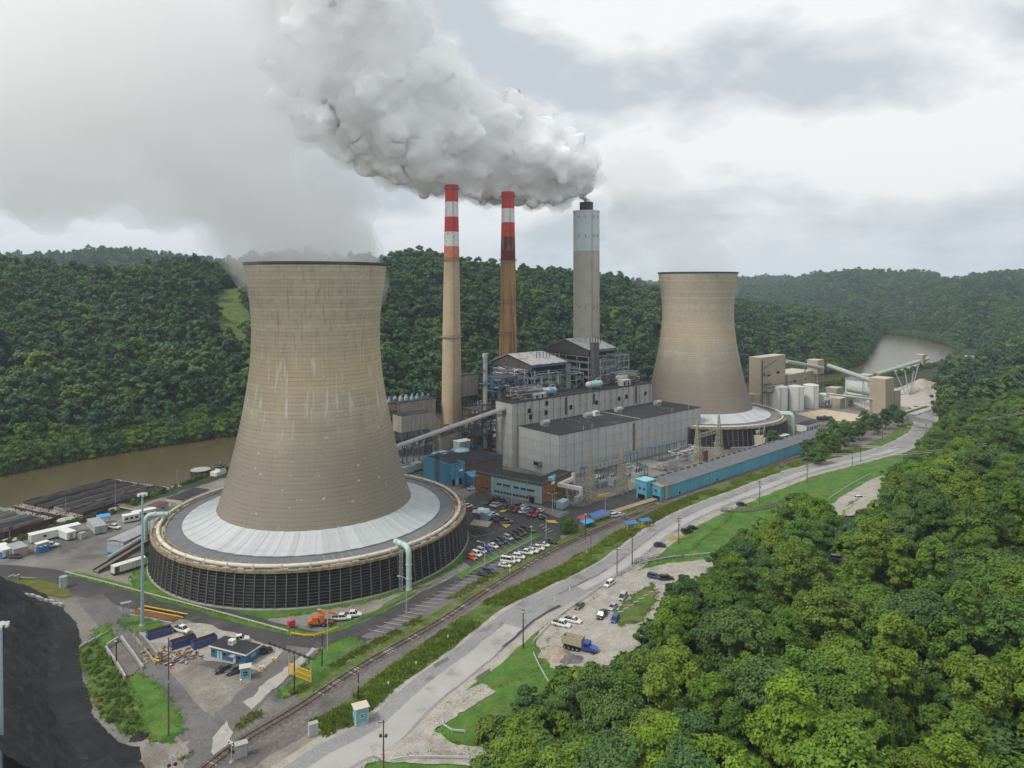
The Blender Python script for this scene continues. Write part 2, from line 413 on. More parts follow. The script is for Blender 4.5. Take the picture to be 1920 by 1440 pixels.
M_asph = mat('worn asphalt', (.135,.130,.125), .9, .16, .09, bump=.02, bscale=6, patchy=((.085,.083,.082), .54, .66, .05))
M_asph_d = mat('dark asphalt', (.058,.056,.058), .85, .25, .12, bump=.02, bscale=6, patchy=((.11,.10,.095), .58, .72, .07))
M_road = mat('grey tarred road', (.24,.24,.24), .9, .10, .06, bump=.01, bscale=6, patchy=((.17,.17,.175), .56, .62, .11))
M_road_l = mat('pale concrete lane', (.36,.355,.335), .9, .10, .10, patchy=((.26,.26,.25), .56, .68, .16))
M_grav = mat('grey brown gravel', (.225,.207,.180), 1, .25, .18, bump=.05, bscale=5, patchy=((.15,.13,.115), .52, .72, .07))
M_grav_l = mat('pale gravel', (.335,.312,.275), 1, .20, .25, bump=.05, bscale=5, patchy=((.22,.19,.16), .55, .75, .09))
M_yard = mat('plant yard', (.185,.176,.160), 1, .28, .06, bump=.03, bscale=5, patchy=((.10,.095,.09), .50, .62, .035))
M_conc = mat('concrete paving', (.36,.345,.315), .9, .15, .2, patchy=((.25,.235,.21), .55, .7, .2))
M_grass = mat('mown grass', (.068,.152,.023), 1, .38, .22, bump=.15, bscale=3.5, patchy=((.125,.155,.04), .50, .72, .13))
M_grass_r = mat('rough grass', (.080,.130,.026), 1, .40, .25, bump=.3, bscale=2.2, patchy=((.16,.155,.055), .50, .72, .14))
M_ball = mat('railway ballast', (.155,.140,.128), 1, .35, 1.2, bump=.08, bscale=7, patchy=((.09,.082,.078), .5, .7, .08))
M_coalg = mat('coal dusted ground', (.015,.015,.017), .9, .45, .12, bump=.25, bscale=.6, patchy=((.034,.032,.032), .54, .74, .09))
M_white = mat('white paint', (.75,.75,.73), .6, .06, 1.0)
M_yellow = mat('yellow paint', (.72,.44,.05), .6, .12, 1.0)
M_stripe = mat('worn white line paint', (.42,.41,.385), .9, .2, 1.2, patchy=((.22,.21,.2), .5, .62, 1.5))

GRASSY = (M_grass, M_grass_r); EDGE = []
patch('plant_yard', [(-420,1100),(-200,1045),(0,1022),(200,970),(300,934),(420,897),(600,845),(800,800),(1000,777),(1300,765),(1420,755),(1560,738),(1700,724),(1790,728),(1775,760),(1705,795),(1655,830),(1490,868),(1250,958),(1050,1052),(820,1172),(560,1335),(430,1425),(330,1560),(-420,1560)], M_yard, .05, 1.0, 'grey gravelled industrial yard between river and railway')
tx, ty = -75.9, 274.0
patch('tower_apron', [(tx+74*math.cos(a), ty+(70 if a < 5.2 else 66)*math.sin(a)) for a in np.linspace(math.pi*.95, math.pi*1.80, 30)]+[(tx+54*math.cos(a), ty+54*math.sin(a)) for a in np.linspace(math.pi*1.80, math.pi*.95, 30)], M_grav, .08, .6, 'gravel apron round the near cooling tower', world=True)
patch('grass_ring', [(tx+(60+(6*abs(math.sin(a*1.7+.6)) if a < 5.1 else 1.2))*math.cos(a), ty+(60+(6*abs(math.sin(a*1.7+.6)) if a < 5.1 else 1.2))*math.sin(a)) for a in np.linspace(math.pi*.85, math.pi*2.1, 44)]+[(tx+54*math.cos(a), ty+54*math.sin(a)) for a in np.linspace(math.pi*2.1, math.pi*.85, 44)], M_grass, .10, .7, 'grass ring at the foot of the near cooling tower', world=True)
ribbon('gravel_margin', seg(ROAD, 88, 172), -22, -6, M_grav, .06, 1.2, label='thin grassed gravel between railway and public road')
# public road: tarred bed, pale wheel lane, gravel shoulder
ribbon('road_shoulder', ROAD, -8, 9.5, M_grav_l, .06, .9, label='gravel shoulder of the public road')
ribbon('road', ROAD, -5.8, 5.6, M_road, .10, .3, label='grey two lane public road')
ribbon('concrete_lane', seg(ROAD, 232, 430), -.3, 3.6, M_road_l, .13, .15, label='pale concrete strip in the road')
ribbon('concrete_lane', seg(ROAD, 100, 206), -1.6, 5.0, M_road_l, .13, .5, label='pale concrete lane at the lower end of the road')
for a, b, o0, o1 in ((203,222,4.3,5.3),(196,204,4.6,5.4),(226,246,-.85,-.6),(250,285,-.8,-.62)):
    ribbon('tar_patch', seg(ROAD, a, b), o0, o1, M_asph_d, .15, .35, label='dark tar repair in the road')
# verge between railway and road
RAIL = wpath([(330,1490),(440,1402),(560,1329),(649,1269),(722,1225),(823,1168),(898,1118),(971,1073),(1042,1031),(1126,993),(1197,963),(1281,923),(1366,900),(1489,861),(1560,838),(1640,800),(1700,775),(1740,762)], 3)
ribbon('ballast_bed', RAIL, -5.0, 9.0, M_ball, .08, .8, label='grey ballast bed of the railway')
ribbon('verge', ROAD[6:150], -15.0, -7.2, M_grass_r, .11, 1.0, label='weedy green verge between railway and road')
VERGE = seg(ROAD, 150, 420)
# plant roads
PR1 = wpath([(-120,1068),(40,1075),(140,1096),(260,1126),(400,1156),(520,1190),(610,1203),(700,1178),(800,1126),(900,1073),(1000,1018),(1060,980),(1130,948),(1215,918)], 3)
ribbon('plant_road', PR1, -5.2, 5.2, M_asph_d, .09, .5, label='dark asphalt plant road bending round the near cooling tower')
PR2 = wpath([(170,1120),(210,1165),(250,1210),(285,1262),(330,1318),(372,1372),(392,1410),(400,1450),(380,1500)], 3)
ribbon('plant_road', PR2, -3.6, 3.9, M_asph, .12, .3, label='narrow asphalt road past the blue hut to the level crossing')
PR3 = wpath([(395,1385),(450,1320),(520,1262),(570,1215)], 3)
ribbon('plant_road', PR3, -4.5, 4.5, M_asph, .11, .8, label='patched asphalt road from the crossing to the plant gate')
patch('parking_lot', [(866,938),(900,920),(935,935),(1000,955),(1090,985),(1050,1004),(985,1022),(935,1046),(888,1068),(866,1052),(872,1010)], M_asph_d, .08, .3, 'dark asphalt staff car park')
patch('parking_lane', [(676,1196),(722,1201),(800,1158),(900,1104),(1000,1048),(1040,1018),(1022,1010),(960,1040),(860,1094),(760,1150)], M_asph, .10, .2, 'grey parking bays beside the railway')
patch('forecourt', [(862,915),(884,905),(1000,945),(1100,968),(1240,930),(1225,915),(1110,955),(1020,940),(930,915)], M_asph_d, .07, .4, 'dark asphalt in front of the office')
patch('gravel_yard', [(290,1262),(335,1245),(400,1255),(460,1262),(470,1275),(430,1320),(398,1345),(360,1320)], M_grav, .10, .8, 'gravel yard beside the blue hut')
patch('concrete_yard', [(262,1185),(330,1172),(380,1170),(450,1190),(520,1215),(555,1222),(548,1245),(500,1262),(460,1250),(380,1235),(300,1230)], M_grav_l, .085, .6, 'pale yard under the skips and the blue hut')
patch('concrete_apron', [(398,1385),(425,1352),(437,1375),(418,1418),(408,1440),(396,1412)], M_conc, .14, .2, 'pale concrete apron by the level crossing')
patch('concrete_apron', [(455,1318),(485,1290),(530,1260),(585,1215),(600,1216),(560,1252),(505,1300),(470,1345)], M_conc, .13, .9, 'broken concrete patch in the gate road')
patch('worn_ground', [(200,1400),(330,1372),(360,1390),(350,1450),(150,1460)], M_grav, .12, 1.0, 'brown trodden ground by the coal yard')
# grass
ribbon('grass_strip', wpath([(125,1078),(230,1104),(330,1134),(450,1167),(540,1188),(600,1192),(690,1160),(780,1112)], 3), -2.6, 0.6, M_grass, .12, .8, label='grass strip along the plant road')
ribbon('grass_strip', wpath([(858,1083),(920,1050),(990,1014),(1012,1002)], 3), -1.8, 1.6, M_grass, .12, .2, label='grass island below the car park')
patch('grass_bank', [(236,1275),(262,1262),(300,1290),(342,1345),(345,1372),(322,1398),(280,1395),(250,1350)], M_grass, .13, .4, 'bright grass bank beside the coal yard')
patch('grass_bank', [(178,1180),(205,1170),(218,1205),(200,1218),(176,1210)], M_grass, .13, .5, 'small grass bank above the underpass')
patch('weed_bank', [(150,1215),(178,1200),(200,1216),(236,1278),(262,1345),(285,1385),(250,1385),(185,1345),(165,1280)], M_grass_r, .125, .8, 'weedy slope between coal and grass')
patch('grass_bank', [(222,1165),(240,1152),(300,1170),(308,1176),(262,1186),(230,1178)], M_grass, .12, .4, 'grass round the tall lamp mast')
patch('grass_bank', [(600,1220),(645,1196),(672,1197),(690,1212),(600,1275),(560,1300),(520,1310),(560,1262)], M_grass, .12, .5, 'grass by the yellow gate')
ribbon('weed_strip', wpath([(560,1312),(640,1258),(720,1208),(800,1165),(890,1112),(960,1070),(1040,1025),(1100,990),(1200,948)], 3), -1.6, 2.2, M_grass_r, .13, .6, label='weedy strip between parking bays and railway')
patch('mossy_bank', [(0,1085),(30,1078),(120,1098),(136,1118),(118,1122),(60,1110),(5,1098)], mat('moss', (.11,.115,.022), 1, .3, .3), .12, .5, 'mossy bank beside the plant road')
patch('grass_field', [(1418,790),(1440,783),(1490,800),(1500,815),(1440,818)], M_grass_r, .1, .5, 'rough grass by the far cooling tower')
patch('sand_pad', [(1490,776),(1545,768),(1625,780),(1600,790),(1540,790)], mat('pale sand', (.50,.42,.31), 1, .15, .2), .1, .6, 'pale sand pad before the white tanks')
patch('limestone_yard', [(1600,756),(1680,742),(1770,735),(1765,760),(1720,778),(1640,775)], mat('limestone grit', (.40,.375,.34), 1, .2, .2), .09, .8, 'pale stone yard by the limestone pile')
# hill side of the road
patch('roadside_lawn', [(655,1470),(690,1434),(760,1419),(880,1424),(980,1440),(1000,1500),(800,1560)], M_grass, .2, .6, 'grass at the bottom edge below the gravel entry', drape=True)
ribbon('road_edge_grass', seg(ROAD, 158, 420, 3), 8.6, 30, M_grass, .05, 1.0, drape=True, cross=9, label='grass slope along the road edge')
patch('roadside_lawn', [(1000,1262),(1040,1195),(1090,1140),(1190,1075),(1290,1040),(1380,960),(1500,915),(1640,872),(1690,850),(1720,870),(1600,945),(1560,1010),(1500,1100),(1300,1140),(1200,1250),(1100,1330),(900,1420),(815,1380),(845,1330),(930,1290)], M_grass, .22, .8, 'bright mown lawn on the slope above the road', drape=True)
patch('gravel_lot', [(1005,1208),(1020,1180),(1060,1150),(1120,1105),(1180,1075),(1260,1058),(1330,1050),(1350,1085),(1260,1120),(1240,1170),(1200,1215),(1130,1260),(1060,1275),(1030,1255)], M_grav_l, .36, .8, 'pale gravel overflow car park on the slope', drape=True)
patch('grass_island', [(1150,1150),(1180,1118),(1225,1095),(1240,1130),(1205,1165),(1160,1178)], M_grass_r, .48, 1.2, 'weedy island in the gravel car park', drape=True)
patch('dirt_track', [(1545,960),(1575,935),(1640,898),(1700,880),(1690,930),(1640,965),(1590,970)], M_grav_l, .34, .5, 'gravel lane climbing into the wood', drape=True)
patch('gravel_entry', [(700,1420),(760,1385),(850,1310),(905,1285),(930,1300),(860,1340),(815,1372),(850,1398),(1000,1420),(1000,1440),(720,1432)], M_grav_l, .34, .5, 'gravel entry beside the road', drape=True)

patch('hill_clearing', [(398,560),(412,545),(450,540),(470,600),(470,660),(440,690),(408,640)], M_grass_r, .4, .8, 'grassy power line clearing on the hill behind the near cooling tower', drape=True, step=6)
patch('hill_meadow', [(168,508),(205,502),(208,518),(176,520)], M_grass_r, .4, .8, 'small bright meadow on the far hill crest', drape=True, step=6)
# ------------------------------------------------------------ cooling towers
def shell_mat(name, warm, dark, stain, pale):
    m = bpy.data.materials.new(name); m.use_nodes = True; t = NT(m.node_tree)
    tc = t.n('ShaderNodeTexCoord'); v = tc.outputs['Object']; sp = t.n('ShaderNodeSeparateXYZ'); t.l(v, sp.inputs[0])
    ang = t.math('ARCTAN2', sp.outputs[1], sp.outputs[0]); z = sp.outputs[2]
    cy_ = t.n('ShaderNodeCombineXYZ'); t.l(t.math('MULTIPLY', ang, 26.0), cy_.inputs[0]); t.l(z, cy_.inputs[2]); cv = cy_.outputs[0]
    base = t.ramp(t.noise(v, .05, 5, .6), [(.3, tuple(c*.86 for c in warm)), (.7, tuple(c*1.12 for c in warm))])
    # lifts: each ring of concrete slightly different
    lift = t.n('ShaderNodeTexWhiteNoise', noise_dimensions='1D'); t.l(t.math('FLOOR', t.math('DIVIDE', z, 1.45)), lift.inputs['W'])
    lc = t.math('ADD', t.math('MULTIPLY', lift.outputs[0], .16), .90)
    pan = t.n('ShaderNodeTexWhiteNoise', noise_dimensions='2D'); pc = t.n('ShaderNodeCombineXYZ')
    t.l(t.math('FLOOR', t.math('MULTIPLY', ang, 15.9)), pc.inputs[0]); t.l(t.math('FLOOR', t.math('DIVIDE', z, 1.45)), pc.inputs[1]); t.l(pc.outputs[0], pan.inputs['Vector'])
    lc = t.math('MULTIPLY', lc, t.math('ADD', t.math('MULTIPLY', pan.outputs[0], .10), .95))
    cc = t.n('ShaderNodeCombineColor'); [t.l(lc, cc.inputs[i]) for i in range(3)]
    base = t.mix(1.0, base, cc.outputs[0], 'MULTIPLY')
    # lower part mixed darker and greyer, middle band ochre
    zn = t.math('DIVIDE', t.math('ADD', z, t.math('MULTIPLY', t.math('SUBTRACT', t.noise(t.mapping(cv, (1, 1, .25)), .12, 5, .6), .5), 16)), 108)
    low = t.ramp(zn, [(.14, (1,1,1)), (.34, (.75,)*3), (.52, (.0,)*3)])
    base = t.mix(low, base, dark)
    och = t.ramp(zn, [(.50, (0,)*3), (.62, (.65,)*3), (.74, (.25,)*3), (.97, (.10,)*3)])
    base = t.mix(och, base, tuple(a*b for a, b in zip(warm, (1.12, .98, .80))))
    # stains: dark run-downs high up, pale lime streaks in the middle, a few blotches
    up = t.ramp(zn, [(.60, (0,)*3), (.76, (1,)*3)])
    sd_ = t.ramp(t.noise(t.mapping(cv, (1, 1, .16)), .75, 6, .7), [(.53, (0,)*3), (.68, (1,)*3)])
    base = t.mix(t.math('MULTIPLY', t.math('MULTIPLY', up, sd_), stain), base, (.10,.095,.085))
    gl = t.math('FRACT', t.math('DIVIDE', z, 1.45)); gx = t.math('FRACT', t.math('MULTIPLY', ang, 15.9))
    line = t.math('MAXIMUM', t.math('LESS_THAN', gl, .12), t.math('MULTIPLY', t.math('LESS_THAN', gx, .05), .7))
    ln = t.math('MULTIPLY', line, t.ramp(t.noise(cv, .16, 4, .6), [(.36, (.15,)*3), (.60, (.85,)*3)]))
    base = t.mix(t.math('MULTIPLY', ln, .75), base, (.115,.10,.08))
    mid = t.ramp(zn, [(.42, (0,)*3), (.52, (1,)*3), (.66, (1,)*3), (.74, (0,)*3)])
    sp_ = t.ramp(t.noise(t.mapping(cv, (1, 1, .12), (31, 0, 7)), .62, 4, .6), [(.565, (0,)*3), (.63, (1,)*3)])
    base = t.mix(t.math('MULTIPLY', t.math('MULTIPLY', mid, sp_), pale), base, (.50,.485,.44))
    vor = t.noise(t.mapping(cv, (1, 1, 1.3), (4, 0, 3)), .42, 3, .5)
    bl = t.ramp(vor, [(.665, (0,)*3), (.70, (.85,)*3)])
    base = t.mix(t.math('MULTIPLY', bl, pale), base, (.50,.48,.42))
    b = t.n('ShaderNodeBsdfPrincipled', i_Roughness=.9); b.inputs['Specular IOR Level'].default_value = .2
    t.l(base, b.inputs['Base Color'])
    bp = t.n('ShaderNodeBump', i_Strength=.6, i_Distance=.06); t.l(t.math('SUBTRACT', t.noise(cv, .9, 5, .7), t.math('MULTIPLY', line, .5)), bp.inputs['Height']); t.l(bp.outputs[0], b.inputs['Normal'])
    o = t.n('ShaderNodeOutputMaterial'); t.l(b.outputs[0], o.inputs[0]); return m
M_shell1 = shell_mat('weathered tower concrete', (.425,.370,.268), (.235,.208,.168), .55, .9)
M_shell2 = shell_mat('plain tower concrete', (.42,.375,.295), (.225,.193,.160), .3, .12)
M_skirt = mat('pale skirt cladding', (.44,.47,.475), .55, .10, .12, rnd=.09, patchy=((.36,.37,.36), .56, .72, .2), spec=.4)
M_deck = mat('grey deck', (.15,.158,.17), .8, .15, .3, streak=((.09,.09,.09), .4, .5))
M_rimc = mat('stained deck rim', (.30,.235,.15), .95, .3, .5, patchy=((.12,.10,.075), .5, .64, .7))
M_post = mat('grey timber post', (.125,.12,.11), .9, .3, .6, rnd=.15, streak=((.24,.235,.22), .5, 1.2))
M_louv = mat('black louvre board', (.022,.022,.022), .85, .5, .5, rnd=.35, streak=((.09,.09,.085), .5, 1.3))
M_girt = mat('grey louvre girt', (.085,.082,.076), .9, .4, .6, rnd=.3)
M_core = mat('black fill', (.008,.008,.009), 1, .3, .3)
M_pipe = mat('white painted pipe', (.58,.56,.51), .6, .10, .5, patchy=((.42,.30,.17), .58, .72, .25))
M_aqua = mat('pale aqua pipe', (.42,.56,.52), .5, .07, .5, streak=((.30,.38,.35), .4, 1.0))
M_steel = mat('galvanised steel', (.30,.31,.32), .6, .15, 1.0)
M_dsteel = mat('dark steel', (.055,.055,.058), .7, .25, 1.0)
M_rust = mat('rusty steel', (.16,.075,.04), .9, .35, 1.0)
M_grey = mat('grey painted metal', (.30,.31,.32), .6, .1, 1)
M_tar = mat('black roof felt', (.030,.030,.033), .85, .30, .15, patchy=((.065,.063,.062), .54, .70, .10), bump=.02, bscale=4)
M_lime = mat('limewashed timber', (.44,.37,.26), .9, .25, .8)
PROF = [(36.6,15.2),(36.1,16.3),(33.8,23.6),(31.5,32),(29.5,41.2),(27.8,48.1),(26.2,56.8),(25.4,62.8),(24.7,69),(24.2,76),(24.1,82),(24.2,86.3),(24.8,94.6),(25.9,101),(26.7,107.6)]
def prof_r(z): return float(np.interp(z, [p[1] for p in PROF], [p[0] for p in PROF]))
def cooling_tower(label, loc, shellm, riser_angles, rot0=0.0, full=True):
    t = thing('cooling_tower', label, 'cooling tower', loc)
    zs = np.linspace(15.2, 107.6, 70); co = np.polyfit([p[1] for p in PROF], [p[0] for p in PROF], 6)
    pr = [(float(np.polyval(co, z)), float(z)) for z in zs]
    MB().lathe(pr, 160).build('shell', shellm, t, True)
    rt = pr[-1][0]
    MB().lathe([(rt-.9,106.5),(rt+.15,106.9),(rt+.25,107.0),(rt+.35,107.2),(rt+.35,107.95),(rt-.9,107.95),(rt-.9,106.5)], 120).build('rim', M_dsteel, t, True)
    # skirt: radial cladding panels, each a separate sheet, bulging like the roof over the fill
    n = 132 if full else 96; da = 2*math.pi/n; a0 = da*.5*.985
    prs = [(36.2,16.25),(38.5,15.25),(41,14.15),(44,13.1),(47.6,12.35)]
    mb = MB(); vs_ = []
    for r_, z_ in prs:
        vs_ += [(r_*math.cos(-a0), r_*math.sin(-a0), z_), (r_*math.cos(a0), r_*math.sin(a0), z_), (r_*math.cos(-a0), r_*math.sin(-a0), z_-.25), (r_*math.cos(a0), r_*math.sin(a0), z_-.25)]
    fs_ = []
    for i in range(len(prs)-1):
        q = i*4; p = q+4; fs_ += [(q, p, p+1, q+1), (q, q+2, p+2, p), (q+1, p+1, p+3, q+3)]
    q = (len(prs)-1)*4; fs_ += [(q, q+2, q+3, q+1)]
    mb.add(vs_, fs_); me = mb.mesh('roof_panel', M_skirt)
    for i in range(n): link('roof_panel', me, t, (0, 0, .05*((i*7) % 3)), i*da)
    MB().lathe([(34.5,15.6),(47.4,12.0),(47.9,11.7)], 96).build('roof_frame', M_grey, t)
    MB().lathe([(47.3,11.95),(53.2,11.85),(53.2,11.5)], 120).build('deck', M_deck, t)
    # grating strips on the deck
    mb = MB()
    for i in range(0, 110):
        if i % 11 < 4: 
            a = i/110*2*math.pi
            mb.bar((48.3*math.cos(a), 48.3*math.sin(a), 11.97), (52.4*math.cos(a), 52.4*math.sin(a), 11.90), .28, .06)
    tag(mb.build('deck_grating', mat('pale grating', (.25,.26,.27), .8, .1, 1), t), kind='stuff')
    MB().lathe([(52.9,12.15),(53.5,12.15),(53.5,11.35),(57.3,11.35),(57.3,11.75),(57.9,11.75),(57.9,10.9),(56.4,10.6)], 120).build('channel', M_rimc, t)
    mb = MB()
    r_ = random.Random(4)
    for i in range(150):   # timber blocks and covers along the distribution channel
        a = i/150*2*math.pi; rr = r_.choice((54.1, 56.6)); L = r_.uniform(.6, 1.5); c_, s_ = math.cos(a), math.sin(a)
        mb.bar((rr*c_-L*s_, rr*s_+L*c_, 11.55), (rr*c_+L*s_, rr*s_-L*c_, 11.55+r_.uniform(0,.15)), r_.uniform(.5, 1.1), r_.uniform(.3,.6))
    tag(mb.build('channel_cover', M_lime, t), kind='stuff')
    pts = [(55.3*math.cos(a), 55.3*math.sin(a), 12.25) for a in np.linspace(0, 2*math.pi, 121)]
    MB().tube(pts, .62, 10, False).build('ring_pipe', M_pipe, t, True)
    sm = MB().bar((54.6,0,11.7), (56.1,0,11.7), .9, .7).cyl((55.3,-.22,12.25), (55.3,.22,12.25), .76, n=10).mesh('pipe_saddle', M_lime)
    for i in range(40): link('pipe_saddle', sm, t, None, (i+.5)/40*2*math.pi)
    # louvre wall
    nb_ = 112; db = 2*math.pi/nb_; ct, cb = 57.2, 58.4
    MB().lathe([(54.5,.0),(54.5,11.0)], 96).build('fill', M_core, t)
    mb = MB(); w0 = math.tan(db/2)*.955
    for k in range(11):
        z0 = .5+k*.93; r1 = lerp(cb, ct, z0/11)-.35; r2 = r1-1.0; z1 = z0+.74
        mb.add([(r1, -r1*w0, z0), (r1, r1*w0, z0), (r2, r2*w0, z1), (r2, -r2*w0, z1), (r1-.1, -r1*w0, z0-.10), (r1-.1, r1*w0, z0-.10), (r2-.1, r2*w0, z1-.10), (r2-.1, -r2*w0, z1-.10)],
               [(0,1,2,3),(4,7,6,5),(0,4,5,1),(3,2,6,7)])
        mb.mat(1).bar((r1+.28, -r1*w0*1.05, z0+.05), (r1+.28, r1*w0*1.05, z0+.05), .12, .20); mb.mat(0)
    lme = mb.mesh('louvre_panel', [M_louv, M_girt])
    pm = MB().bar((cb+.15, 0, 0), (ct+.15, 0, 11.4), .30, .30).bar((ct+.15,0,11.4), (ct+.15,0,12.5), .08, .08).bar((cb+.1,0,.1),(cb-2,0,.1),.25,.25).mesh('post', M_post)
    for i in range(nb_):
        link('louvre_panel', lme, t, None, (i+.5)*db); link('post', pm, t, None, i*db)
    mb = MB()
    for z_ in (12.0, 12.5):
        mb.tube([((ct+.15)*math.cos(a), (ct+.15)*math.sin(a), z_) for a in np.linspace(0, 2*math.pi, 113)], .045, 4, False)
    mb.build('handrail', M_steel, t)
    mb = MB().lathe([(58.9, 0), (58.9, .45), (58.2, .45), (58.2, 0)], 112); mb.build('basin_kerb', M_conc, t)
    # risers: big aqua pipes that feed the ring
    for a in riser_angles:
        c_, s_ = math.cos(a), math.sin(a); P = lambda r_, z_: (r_*c_, r_*s_, z_)
        path = [P(53.6, 14.0), P(56.5, 14.15), P(58.9, 14.2)]+[P(59.0+2.4*math.sin(q), 11.8+2.4*math.cos(q)) for q in np.linspace(.15, math.pi/2, 7)]+[P(61.4, .2)]
        rp = MB().tube(path, .9, 16).build('riser_pipe', M_aqua, t, True)
        mb = MB()
        for r_, z_, dr, dz in ((55.2,14.15,.12,0),(57.9,14.2,.12,0),(61.4,8.5,0,.12),(61.4,4.0,0,.12),(61.4,.5,0,.25)):
            mb.cyl(P(r_-dr, z_-dz), P(r_+dr, z_+dz), 1.08, n=16)
        mb.build('flange', M_aqua, rp)
        mb = MB()
        q = Vector((-s_, c_, 0))*1.9
        for e in (P(58.9,0), P(60.6,0)):
            mb.bar(Vector(e)-q, Vector(e)-q+Vector((0,0,13.3)), .16)
        for k in range(7):
            z_ = .2+k*1.85; A_ = Vector(P(58.9, z_))-q; B_ = Vector(P(60.6, z_+1.85))-q
            mb.bar(A_, B_, .09); mb.bar(Vector(P(60.6, z_))-q, A_+Vector((0,0,1.85)), .09); mb.bar(A_, Vector(P(60.6, z_))-q, .09)
        mb.build('pipe_support', M_steel, t)
        mb = MB().tube([P(55.3,12.3), P(55.3,14)], .8, 10).build('tee', M_aqua, t, True)
    return t
rim_a = math.atan2
ctn = cooling_tower('large near cooling tower of stained tan concrete on a black louvred ring', (tx, ty, 0), M_shell1, (R(-46.5), R(192)))
ctf = cooling_tower('smaller looking far cooling tower of smooth tan concrete behind the turbine hall', (128.4, 487, 0), M_shell2, (R(-18), R(-24)), full=False)

# ------------------------------------------------------------ chimneys
def stack_conc(name, rgb, st, am):
    return mat(name, rgb, .9, .10, .12, streak=(st, am, .45), patchy=(tuple(c*.82 for c in rgb), .56, .74, .15))
M_st1 = stack_conc('tan chimney concrete', (.42,.335,.225), (.27,.18,.10), .35)
M_st2 = stack_conc('rust run chimney concrete', (.34,.195,.085), (.10,.048,.02), .9)
M_st3 = stack_conc('grey beige chimney concrete', (.40,.375,.32), (.30,.28,.23), .3)
M_red = mat('faded red band paint', (.50,.055,.055), .7, .14, .3, streak=((.32,.035,.03), .5, .7))
M_wht = mat('chimney white paint', (.66,.65,.61), .7, .08, .3, streak=((.42,.38,.33), .5, .6))
M_org = mat('worn orange red paint', (.50,.18,.09), .8, .18, .4, streak=((.42,.30,.19), .7, .7))
M_whp = mat('flaking white paint', (.66,.65,.60), .8, .08, .3, patchy=((.25,.21,.15), .56, .60, .6))
M_drk = mat('rusty dark red paint', (.115,.022,.016), .85, .3, .4, streak=((.42,.33,.21), .75, .8))
M_drk2 = mat('dark red paint', (.17,.018,.022), .8, .2, .4, streak=((.07,.012,.012), .6, .8))
M_blu = mat('pale blue grey paint', (.48,.54,.56), .7, .06, .2, streak=((.40,.45,.46), .5, .4))
def chimney(label, loc, H, r_of, bands, conc, rings, extra=None):
    t = thing('chimney', label, 'chimney', loc)
    zt = H
    for zb, m_, nm in bands:
        MB().lathe([(r_of(zz), zz) for zz in np.linspace(zb, zt, 5)], 48).build(nm, m_, t, True); zt = zb
    MB().lathe([(r_of(zz)+.0, zz) for zz in np.linspace(0, zt, 14)], 48).build('shaft', conc, t, True)
    for z_ in rings:
        r_ = r_of(z_)
        MB().lathe([(r_-.1, z_-.15), (r_+1.0, z_-.15), (r_+1.0, z_), (r_-.1, z_)], 48).build('platform', M_steel, t)
        mb = MB()
        for h_ in (.55, 1.1): mb.tube([((r_+.95)*math.cos(a), (r_+.95)*math.sin(a), z_+h_) for a in np.linspace(0, 2*math.pi, 25)], .05, 4, False)
        for i in range(24):
            a = i/24*2*math.pi; mb.bar(((r_+.95)*math.cos(a), (r_+.95)*math.sin(a), z_), ((r_+.95)*math.cos(a), (r_+.95)*math.sin(a), z_+1.1), .08)
        mb.build('platform_rail', M_dsteel, t)
    r_ = r_of(H); MB().lathe([(r_-.7, H-2), (r_-.7, H+.05), (r_+.25, H+.05), (r_+.25, H-.9), (r_, H-.95)], 48).build('cap', extra or M_red, t)
    a = R(-70); mb = MB()
    for s_ in (-.3, .3):
        mb.bar((r_of(0)*math.cos(a)+s_, r_of(0)*math.sin(a)-.25, 4), ((r_)*math.cos(a)+s_, r_*math.sin(a)-.25, H-1), .08)
    for k in range(int((H-5)/3)):
        z_ = 5+3*k; rr = lerp(r_of(0), r_, z_/H); mb.bar((rr*math.cos(a)-.3, rr*math.sin(a)-.25, z_), (rr*math.cos(a)+.3, rr*math.sin(a)-.25, z_), .06)
    mb.build('ladder', M_dsteel, t); return t
def hz(y, Z): return CAMH-(y-HZ)/F*Z
Z1 = 430; i1 = lambda z: float(np.interp(z, [0, hz(630,Z1), hz(487,Z1), hz(347,Z1)], [6.4, 5.55, 4.75, 3.85]))
chimney('banded chimney nearest the near cooling tower, red and white above clean tan concrete', ((846.8-960)/F*Z1, Z1, 0), hz(347, Z1), i1,
        [(hz(379,Z1), M_red, 'red_band'), (hz(407,Z1), M_wht, 'white_band'), (hz(435,Z1), M_red, 'red_band'), (hz(462,Z1), M_whp, 'white_band'), (hz(487,Z1), M_org, 'orange_band')], M_st1, [hz(354,Z1), hz(487,Z1), hz(631,Z1)])
Z2 = 455; i2 = lambda z: float(np.interp(z, [0, hz(665,Z2), hz(489,Z2), hz(360,Z2)], [6.6, 5.75, 4.8, 3.95]))
chimney('middle chimney with red bands and a rust streaked brown shaft', ((952.5-960)/F*Z2, Z2, 0), hz(360, Z2), i2,
        [(hz(391.5,Z2), M_red, 'red_band'), (hz(417.5,Z2), M_wht, 'white_band'), (hz(444,Z2), M_red, 'red_band'), (hz(470,Z2), M_drk, 'dark_red_band'), (hz(489,Z2), M_drk2, 'dark_red_band')], M_st2, [hz(369,Z2), hz(489,Z2), hz(565,Z2), hz(625,Z2)])
Z3 = 485
t = chimney('thick grey chimney with a pale blue top and a black flue', ((1099.5-960)/F*Z3, Z3, 0), hz(396, Z3), lambda z: 9.0, [(hz(471,Z3), M_blu, 'blue_band')], M_st3, [], M_blu)
H3 = hz(396, Z3)
